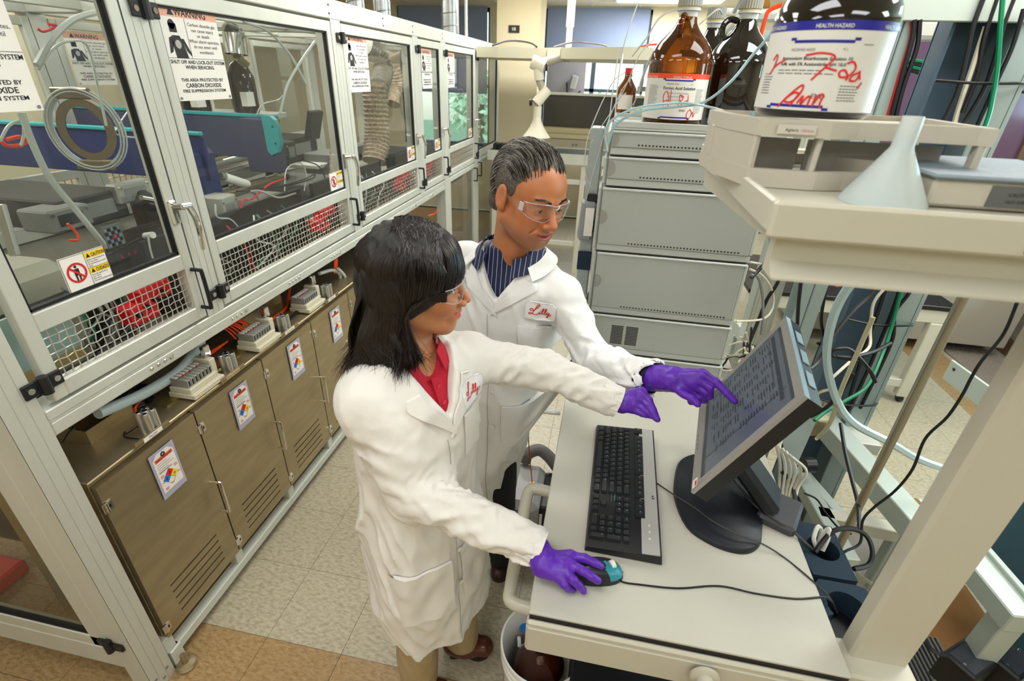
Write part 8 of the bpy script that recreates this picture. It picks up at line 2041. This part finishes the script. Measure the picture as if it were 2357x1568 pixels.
# coat
mcuff = (.168, 1.180, 1.222)
def man_coat(P):
    d = torso_m(P, .004)
    d = d+folds(P, 3.1, .012)
    sl = sleeve(P, [mS_L, mE, mcuff], [.058, .055, .052], 2.3, .012); d = smin(d, sl, .035)
    sr = sleeve(P, [mS_R, (-.52, 1.50, 1.15), (-.45, 1.34, 1.02)], [.058, .06, .055], 5.3, .006); d = smin(d, sr, .035)
    u = (P-TM.c)@TM.l; f = (P-TM.c)@TM.f
    # V opening
    vw = np.clip((P[:, 2]-1.335)/.125, 0, 1.2); vee = np.maximum(np.abs(u-.010)-(.004+.082*vw), 1.335-P[:, 2]); vee = np.maximum(vee, -f+.02)
    d = smax(d, -vee, .004)
    neck = s_cone(P, nb, (nb[0], nb[1], nb[2]+.1), .088, .10); d = smax(d, -neck, .006)
    cut = s_cone(P, mcuff, tuple(np.array(mcuff)*2-np.array(mE)*.6-np.array(mcuff)*.4), .046, .046); d = smax(d, -cut, .004)
    slit = np.maximum(np.abs(u+.006)-.002, np.maximum(P[:, 2]-1.2, -f)); d = np.maximum(d, -np.maximum(slit, torso_m(P, -.004)*-1-.0)) if False else d
    return d
v, q = net(man_coat, (-.66, 1.02, .40), (.26, 1.66, 1.54), .0048)
mcoat = mesh_from('lab_coat', v, q, M_COAT, man, 1)
mcs = lambda P: smin(torso_m(P, .004)+folds(P, 3.1, .012), sleeve(P, [mS_L, mE, mcuff], [.058, .055, .052], 2.3, .012), .035)
for s in (-1, 1):
    w = lambda u, z: (s*u+.010, z)
    sheet('lapel', TM, mcs, [w(-.012, 1.283), w(.010, 1.332), w(.046, 1.362), w(.068, 1.390), w(.078, 1.404), w(.112, 1.402), w(.122, 1.378)], M_COAT, mcoat, .003, .004, .009)
    pts = []
    for a in (2.95, 2.3, 1.7, 1.2, .85):
        dd = V([float(t) for t in TM.f])*math.cos(a)+V([float(t) for t in TM.l])*s*math.sin(a)
        base = nkc+dd*(.108+.012*math.cos(a))+Vector((0, 0, .012-.042*max(0, math.cos(a)))); lean = dd*.036+Vector((0, 0, -.030))
        pts.append((base, lean))
    collar_band('coat_collar', None, pts, M_COAT, mcoat, th=.004)
badge(TM, mcs, .146, 1.312, .085, .060, mcoat, mirror=1, tilt=-.10)
sheet('chest_pocket', TM, mcs, [(.085, 1.14), (.165, 1.14), (.165, 1.26), (.085, 1.262)], M_COAT, mcoat, .003, .003, .012)
sheet('hip_pocket', TM, mcs, [(.04, .78), (.17, .78), (.17, .95), (.04, .95)], M_COAT, mcoat, .004, .005, .012)
proj_strokes('front_seam', TM, mcs, [[(-.010, 1.285), (-.006, 1.0), (-.004, .8), (-.01, .6), (-.01, .45)]], .002, mat('seam shadow grey', '#9b9892', .8), mcoat, .007)
for k in range(3):
    p = TM.hit(mcs, [(.008, 1.14-.14*k)], .004)[0]; MB().lathe([(.007, 0), (.007, .002), (0, .0025)], [float(t) for t in p], 14, m=Vector([float(t) for t in TM.f]).to_track_quat('Z', 'Y').to_matrix().to_4x4(), cap=False).build('snap_button', M_PAPER, mcoat)
# trousers and shoes
def man_trousers(P):
    d = s_cone(P, (-.30, 1.44, .62), (-.27, 1.43, .10), .085, .055); d = smin(d, s_cone(P, (-.46, 1.50, .62), (-.47, 1.50, .10), .085, .055), .02)
    return smax(d+folds(P, 1.2, .004), .05-P[:, 2], .005)
v, q = net(man_trousers, (-.58, 1.34, .03), (-.16, 1.62, .72), .006)
mesh_from('trousers', v, q, mat('black trousers', '#17171b', .8), man, 1)
M_SH1 = mat('dark brown leather', '#33201a', .3)
shoe(man, (-.28, 1.50, 0), (-.262, 1.365, 0), M_SH1); shoe(man, (-.47, 1.55, 0), (-.46, 1.38, 0), M_SH1)
# gloved pointing hand
fp = lambda px, py, d: P
man_glove = glove_hand('glove', (0.217, 1.128, 1.257), (.172, 1.175, 1.224), [(0.284, 1.105, 1.294), (0.274, 1.104, 1.28), (0.265, 1.103, 1.264), (0.257, 1.104, 1.247)],
    [[(0.284, 1.105, 1.294), (0.315, 1.093, 1.283), (0.34, 1.078, 1.267), (0.359, 1.066, 1.254)],
     [(0.274, 1.104, 1.28), (0.303, 1.089, 1.269), (0.309, 1.093, 1.242), (0.291, 1.105, 1.228)],
     [(0.265, 1.103, 1.264), (0.297, 1.093, 1.252), (0.301, 1.1, 1.225), (0.281, 1.109, 1.216)],
     [(0.257, 1.104, 1.247), (0.285, 1.098, 1.232), (0.287, 1.104, 1.212), (0.273, 1.11, 1.207)],
     [(0.223, 1.109, 1.246), (0.246, 1.08, 1.245), (0.262, 1.064, 1.246), (0.276, 1.056, 1.238), .0102]], man, M_GLOVE, r_f=.0106, cuff=.036, wr=.034, thick=.015, label='purple nitrile glove with pointing index finger')
cf = V(mcuff); cd = (V(mcuff)-V(mE)).normalized()
MB().tube([cf-cd*.02, cf+cd*.018], .041, 24, caps=False).build('shirt_cuff', mat('dark navy cuff', '#12162c', .7), ms_)

# ----------------------------------------------------------------- the woman
wom = thing('person', (-.40, .96, 0), 'woman in white lab coat with long black hair, purple gloved hand on the mouse', 'person')
HW = Head((-.388, .968, 1.518), (13, 5, 2), .985, fem=True)
wS_R, wE_R, wW_R = (-.468, .838, 1.272), (-.345, .800, 1.055), (-.060, .757, .995)
wS_L, wE_L, wW_L = (-.305, 1.055, 1.285), (-0.111, 1.125, 1.239), (0.096, 1.108, 1.18)
wang = math.atan2(-.57, .82)
TW = Torso((-.40, .935, 0), wang)
wn = (-.418, .948, 1.36)
def torso_w(P, g=0.):
    d = s_loft(P, [(.42, -.385, .935, .165+g, .135+g), (.62, -.39, .935, .17+g, .135+g), (.86, -.40, .935, .165+g, .13+g), (1.0, -.40, .935, .145+g, .115+g), (1.16, -.395, .935, .145+g, .12+g), (1.26, -.40, .937, .14+g, .105+g), (1.32, -.405, .94, .11+g, .08+g), (1.37, -.413, .945, .06+g, .055+g)], wang)
    for a in (wS_L, wS_R): d = smin(d, s_cone(P, (wn[0], wn[1], wn[2]-.025), a, .046+g, .052+g), .06)
    return d
def wom_body(P):
    d = HW.sdf(P)
    d = smin(d, s_cone(P, tuple(HW.W(-.022, 0, -.05)), wn, .046, .048), .025)
    d = smin(d, torso_w(P, -.022), .04)
    return np.maximum(d, 1.0-P[:, 2])
v, q = net(wom_body, (-.60, .78, 1.02), (-.22, 1.13, 1.68), .0026)
mesh_from('body', v, q, mskin, wom, 1, lambda V_: HW.tone(V_, '#bd8058', '#c24a52', None, '#c2674a'))
eyes(HW, wom, (1, 0, -.1))
MB().add([HW.W(.0925, y, z+abs(y)*.12) for y, z in ((-.018, -.0635), (0, -.0630), (.018, -.0635), (.015, -.0690), (0, -.0700), (-.015, -.0690))], [(5, 4, 3, 2, 1, 0)]).build('teeth', mat('teeth', '#d8d0c2', .25), wom)
glasses(HW, wom, mat('black temple arm', '#111114', .25), 'clear safety glasses with black temple arms')
# hair: solid bob plus strands
ENDS0 = [tuple(HW.to_local(A3([e]))[0]) for e in ((-0.514, 0.87, 1.33), (-0.443, 0.85, 1.325), (-0.364, 0.845, 1.378))]
def wom_hair(P):
    q = HW.to_local(P)
    d = s_ell(q, (-.015, 0, .034), (.116, .0985, .108))
    d = smin(d, s_ell(q, (-.05, 0, -.05), (.078, .096, .13)), .04)
    d = smin(d, s_ell(q, (-.070, -.02, -.145), (.055, .088, .075)), .04)
    for e in ENDS0: d = smin(d, s_cone(q, (e[0]*.3-.035, e[1]*.42, -.09), tuple(np.array(e)*.92), .040, .004), .03)
    Q = np.stack([q[:, 0], np.abs(q[:, 1]), q[:, 2]], 1)
    n = vnoise(q[:, 0]*55+q[:, 2]*25, q[:, 1]*55, q[:, 2]*9)*.008+vnoise(q[:, 0]*130+q[:, 2]*40, q[:, 1]*130, q[:, 2]*14)*.003
    line = q[:, 2]-(.60*(q[:, 0]-.100)+.022+.018*np.clip(q[:, 1]/.08, -1, 1))
    cut = np.maximum(-q[:, 0]-.004-.0*q[:, 2], line)
    face = np.minimum(-cut, 9)              # positive inside the face opening
    return smax(d+n, -cut, .006)*HW.s
v, q = net(wom_hair, np.array(HW.p)-(.19, .17, .26), np.array(HW.p)+(.17, .17, .18), .0032)
M_WH = mat('glossy black brown hair', '#130e0c', .42, var=.5, vscale=120, spec=.5, bump=.5, bscale=90, aniso=(6, 6, .6))
wh = mesh_from('hair', v, q, M_WH, wom, 1)
rr = random.Random(8); cs = []
def onhair(x, y, z, e=.002):
    """push a local point out to just above the hair volume"""
    q = np.array([[x, y, z]], F32); c = np.array([-.015, 0, .034]) if z > -.02 else np.array([-.04, 0, z+.01]); dr = q[0]-c; L = np.linalg.norm(dr)+1e-6; dr = dr/L
    r = np.array([.116, .0985, .108]) if z > -.02 else np.array([.088, .0965, .2])
    k = 1/np.sqrt(((dr/r)**2).sum()); p = c+dr*(k+e); return p
ENDS = [tuple(HW.to_local(A3([e]))[0]) for e in ((-0.529, 0.87, 1.309), (-0.508, 0.87, 1.326), (-0.48, 0.86, 1.348), (-0.463, 0.85, 1.327), (-0.435, 0.845, 1.318), (-0.414, 0.84, 1.332), (-0.397, 0.84, 1.348), (-0.367, 0.84, 1.372), (-0.356, 0.85, 1.38), (-0.347, 0.86, 1.393), (-0.554, 0.9, 1.32), (-0.529, 0.9, 1.333))]
for k in range(3000):
    side = rr.random()
    if side < .56:      # visible right side, from the parting down and back, gathered in locks
        mx = rr.uniform(-.105, .085); y0 = rr.uniform(-.05, .03); fr = (mx+.105)/.19
        s = onhair(rr.uniform(-.05, .06), y0, .13, .001)
        m1 = onhair(mx*.8, -.075, .08); m2 = onhair(mx, -.095, .02)
        ei = min(11, max(0, int(fr*7+rr.uniform(0, 4)))); e = np.array(ENDS[ei]); j = .009 if rr.random() < .8 else .028; e = e+np.array([rr.gauss(0, j), rr.gauss(0, j*.5), rr.gauss(0, j)])
        zend = .60*(mx-.10)+.022
        if mx > .0: mid = [onhair(mx-.01, -.094, max(zend+.012, -.02)), onhair(mx-.04, -.095, max(zend-.004, -.035), .002), np.array([mx*.25-.025, -.098, zend-.045])]
        else: mid = [onhair(mx, -.096, -.04), np.array([mx-.005, -.103, -.10])]
        base = np.array([e[0]*.45+mx*.3-.012, -.105, -.15]); ctrl = [s, m1, m2]+mid+[base*.6+e*.4+np.array([0, 0, .012]), e]
        if rr.random() < .25: ctrl = ctrl[:-1]
    elif side < .72:    # back
        y = rr.uniform(-.09, .09); s = onhair(rr.uniform(-.04, .0), y*.5, .13, .001); e = np.array(ENDS[rr.choice((0, 1, 10, 11))])*np.array([1, .5, 1])+np.array([0, y*.8, 0])+np.array([rr.gauss(0, .012), rr.gauss(0, .01), rr.gauss(0, .014)]); ctrl = [s, onhair(-.10, y, .07), onhair(-.125, y, 0), np.array([-.128, y, -.08]), np.array([-.13, y*1.05, -.14]), e]
    elif side < .87:    # fringe swept over the brow
        y = rr.uniform(-.085, .075); s = onhair(.0+rr.uniform(-.02, .04), .02+y*.3, .135, .001); e = onhair(.095, y-.012, .030+rr.uniform(-.006, .006)+.02*y/.08, .004); ctrl = [s, onhair(.07, y*.8+.01, .10), onhair(.098, y, .06), e]
    else:               # far side
        mx = rr.uniform(-.09, .03); s = onhair(rr.uniform(-.04, .05), .03, .13, .001); ctrl = [s, onhair(mx, .08, .08), onhair(mx, .095, .0), np.array([mx-.01, .10, -.10]), np.array([mx+.03*rr.random(), .10+.02*rr.random(), -.17-.03*rr.random()])]
    j = [Vector([float(t)+rr.gauss(0, .0011) for t in c]) for c in ctrl]
    cs.append([HW.W(p.x, p.y, p.z) for p in spline(j, 4)])
strands('long_strands', mat('black hair strand', '#1d1511', .4, spec=.5), wh, cs, .0011)
# red polo
M_REDP = mat('red polo cotton', '#b3122c', .8, bump=.2, bscale=700)
def wom_shirt(P):
    d = torso_w(P, -.012); d = smax(d, np.maximum(1.10-P[:, 2], P[:, 2]-1.385), .008)
    hole = s_cone(P, tuple(HW.W(.01, 0, -.11)), tuple(TW.pt(0, 1.30, .10)), .040, .016); return smax(d, -hole, .01)
v, q = net(wom_shirt, (-.60, .78, 1.08), (-.22, 1.12, 1.42), .004)
ws_ = mesh_from('polo_shirt', v, q, M_REDP, wom, 1); ws_['label'] = 'red buttoned polo shirt'
wnc = V(wn); FW, LW_ = V([float(t) for t in TW.f]), V([float(t) for t in TW.l])
for s in (-1, 1):
    pts = []
    for a in (2.9, 2.2, 1.5, .9, .42):
        dd = FW*math.cos(a)+LW_*s*math.sin(a); base = wnc+dd*(.068+.018*math.cos(a))+Vector((0, 0, .035-.028*max(0, math.cos(a)))); pts.append((base, dd*.022+Vector((0, 0, -.034-.014*max(0, math.cos(a))))))
    collar_band('polo_collar', None, pts, M_REDP, ws_, th=.003)
shs = lambda P: torso_w(P, -.010)
sheet('button_placket', TW, shs, [(.004, 1.205), (.030, 1.20), (.030, 1.315), (.004, 1.315)], M_REDP, ws_, .002, .002, .01)
for k in range(2):
    p = TW.hit(shs, [(.017, 1.295-.035*k)], .004)[0]; MB().lathe([(.005, 0), (.005, .0015), (0, .002)], [float(t) for t in p], 12, m=FW.to_track_quat('Z', 'Y').to_matrix().to_4x4(), cap=False).build('button', mat('red button', '#d0304a', .3), ws_)
# coat
wcR, wcL = (-.072, .760, 1.000), (0.073, 1.109, 1.185)
def wom_coat(P):
    d = torso_w(P, .006)+folds(P, 7.7, .014)
    hem = .43+.0*P[:, 0]; d = smax(d, hem-P[:, 2]+.012*np.sin(P[:, 0]*30+P[:, 1]*22), .004)
    d = smin(d, sleeve(P, [wS_R, wE_R, wcR], [.056, .057, .041], 1.1, .0135), .06)
    d = smin(d, sleeve(P, [wS_L, wE_L, wcL], [.053, .049, .040], 6.6, .012), .05)
    u = (P-TW.c)@TW.l; f = (P-TW.c)@TW.f
    vw = np.clip((P[:, 2]-1.235)/.13, 0, 1.2); vee = np.maximum(np.maximum(np.abs(u-.016)-(.004+.066*vw), 1.235-P[:, 2]), -f+.02); d = smax(d, -vee, .004)
    d = smax(d, -s_cone(P, wn, (wn[0], wn[1], wn[2]+.1), .070, .085), .006)
    for e, c in ((wE_R, wcR), (wE_L, wcL)):
        c_, e_ = np.array(c), np.array(e); dd = (c_-e_)/np.linalg.norm(c_-e_); d = smax(d, -s_cone(P, c_+dd*.012, c_+dd*.08, .034, .034), .003)
        d = np.maximum(d, np.minimum(((P-A3(c_+dd*.022))@A3(dd)), .3)*(np.linalg.norm(P-A3(c_), axis=1) < .09)-9*(np.linalg.norm(P-A3(c_), axis=1) >= .09)) 
    return d
v, q = net(wom_coat, (-.66, .66, .38), (.16, 1.26, 1.46), .0046)
wcoat = mesh_from('lab_coat', v, q, M_COATW, wom, 1)
wcs = lambda P: smin(torso_w(P, .006)+folds(P, 7.7, .014), sleeve(P, [wS_L, wE_L, wcL], [.053, .049, .040], 6.6, .012), .05)
for s in (-1, 1):
    w = lambda u, z: (s*u+.016, z)
    sheet('lapel', TW, wcs, [w(-.010, 1.185), w(.008, 1.232), w(.036, 1.262), w(.056, 1.295), w(.062, 1.308), w(.090, 1.306), w(.100, 1.280)], M_COATW, wcoat, .003, .004, .008)
    pts = []
    for a in (2.95, 2.3, 1.7, 1.2, .85):
        dd = FW*math.cos(a)+LW_*s*math.sin(a); pts.append((wnc+dd*(.088+.010*math.cos(a))+Vector((0, 0, .010-.040*max(0, math.cos(a)))), dd*.032+Vector((0, 0, -.028))))
    collar_band('coat_collar', None, pts, M_COATW, wcoat, th=.004)
badge(TW, wcs, .098, 1.258, .080, .058, wcoat, mirror=1, tilt=.0)
sheet('chest_pocket', TW, wcs, [(.055, 1.10), (.14, 1.10), (.14, 1.215), (.055, 1.215)], M_COATW, wcoat, .003, .003, .012)
sheet('hip_pocket', TW, wcs, [(-.155, .62), (-.02, .62), (-.02, .80), (-.155, .80)], M_COATW, wcoat, .004, .005, .012)
sheet('hip_pocket', TW, wcs, [(.02, .62), (.155, .62), (.155, .80), (.02, .80)], M_COATW, wcoat, .004, .005, .012)
proj_strokes('front_seam', TW, wcs, [[(-.006, 1.187), (.004, 1.0), (.0, .8), (-.004, .6), (-.004, .46)]], .002, mat('seam shadow grey', '#9b9892', .8), wcoat, .007)
for k in range(4):
    p = TW.hit(wcs, [(.014, 1.07-.13*k)], .004)[0]; MB().lathe([(.007, 0), (.007, .002), (0, .0025)], [float(t) for t in p], 14, m=FW.to_track_quat('Z', 'Y').to_matrix().to_4x4(), cap=False).build('snap_button', M_PAPER, wcoat)
# ribbed cuffs
for e, c in ((wE_R, wcR), (wE_L, wcL)):
    dd = (V(c)-V(e)).normalized(); a = dd.orthogonal().normalized(); b = dd.cross(a); mb = MB(); n = 40; vs = []
    for t in (-.028, -.01, .008, .024):
        for i in range(n): r = .0385+(.0016 if i % 2 else 0)+.002*math.sin(t*90); vs.append(V(c)+dd*t+(a*math.cos(2*PI*i/n)+b*math.sin(2*PI*i/n))*r)
    mb.add(vs, [(j*n+i, j*n+(i+1) % n, (j+1)*n+(i+1) % n, (j+1)*n+i) for j in range(3) for i in range(n)]); mb.build('ribbed_cuff', M_COATW, wcoat, ang=20)
# khaki trousers, brown shoes
def wom_trousers(P):
    d = s_cone(P, (-.425, .895, .60), (-.445, .90, .06), .072, .064); d = smin(d, s_cone(P, (-.365, .985, .60), (-.335, 1.06, .09), .072, .062), .02)
    return smax(d+folds(P, 4.2, .008), .035-P[:, 2], .006)
v, q = net(wom_trousers, (-.58, .74, .02), (-.22, 1.18, .70), .005)
mesh_from('trousers', v, q, mat('khaki trousers', '#a8946f', .8, bump=.2, bscale=600), wom, 1)
M_SH2 = mat('brown leather', '#57261a', .25, coat=.3)
shoe(wom, (-.37, 1.05, 0), (-.235, 1.075, 0), M_SH2, w=.052); shoe(wom, (-.47, .88, 0), (-.345, .895, 0), M_SH2, w=.05)
# right glove on the mouse
glove_hand('glove', (-0.04, 0.726, 0.995), tuple(wW_R), [(0.014, 0.751, 1), (0.013, 0.729, 1.004), (0.009, 0.71, 1), (0.001, 0.7, 0.99)],
    [[(0.014, 0.751, 1), (0.045, 0.749, 1.004), (0.066, 0.748, 0.998), (0.082, 0.748, 0.99)],
     [(0.013, 0.729, 1.004), (0.043, 0.714, 1.008), (0.062, 0.71, 1.002), (0.077, 0.709, 0.993)],
     [(0.009, 0.71, 1), (0.025, 0.695, 1), (0.039, 0.695, 0.985), (0.05, 0.699, 0.965)],
     [(0.001, 0.7, 0.99), (0.01, 0.691, 0.985), (0.018, 0.694, 0.972), (0.028, 0.7, 0.962)],
     [(-0.027, 0.752, 0.985), (0.003, 0.769, 0.975), (0.025, 0.773, 0.97), (0.045, 0.774, 0.966), .0100]], wom, M_GLOVE, r_f=.0100, cuff=.032, wr=.029, thick=.014, label='purple nitrile glove resting on the mouse')
# left glove, fingers pinched
glove_hand('glove', (0.101, 1.105, 1.183), tuple(np.array(wcL)*.9+np.array(wE_L)*.1), [(0.146, 1.096, 1.227), (0.141, 1.091, 1.214), (0.134, 1.086, 1.199), (0.126, 1.082, 1.186)],
    [[(0.146, 1.096, 1.227), (0.166, 1.081, 1.214), (0.179, 1.067, 1.195), (0.191, 1.055, 1.178)],
     [(0.141, 1.091, 1.214), (0.163, 1.075, 1.204), (0.177, 1.064, 1.193), (0.185, 1.056, 1.181)],
     [(0.134, 1.086, 1.199), (0.154, 1.074, 1.192), (0.167, 1.067, 1.187), (0.175, 1.063, 1.181)],
     [(0.126, 1.082, 1.186), (0.143, 1.074, 1.182), (0.154, 1.069, 1.18), (0.163, 1.067, 1.178)],
     [(0.104, 1.087, 1.181), (0.13, 1.084, 1.177), (0.157, 1.076, 1.175), (0.18, 1.065, 1.179), .0100]], wom, M_GLOVE, r_f=.0098, cuff=.031, wr=.029, thick=.0145, label='purple nitrile glove with pinched fingers')
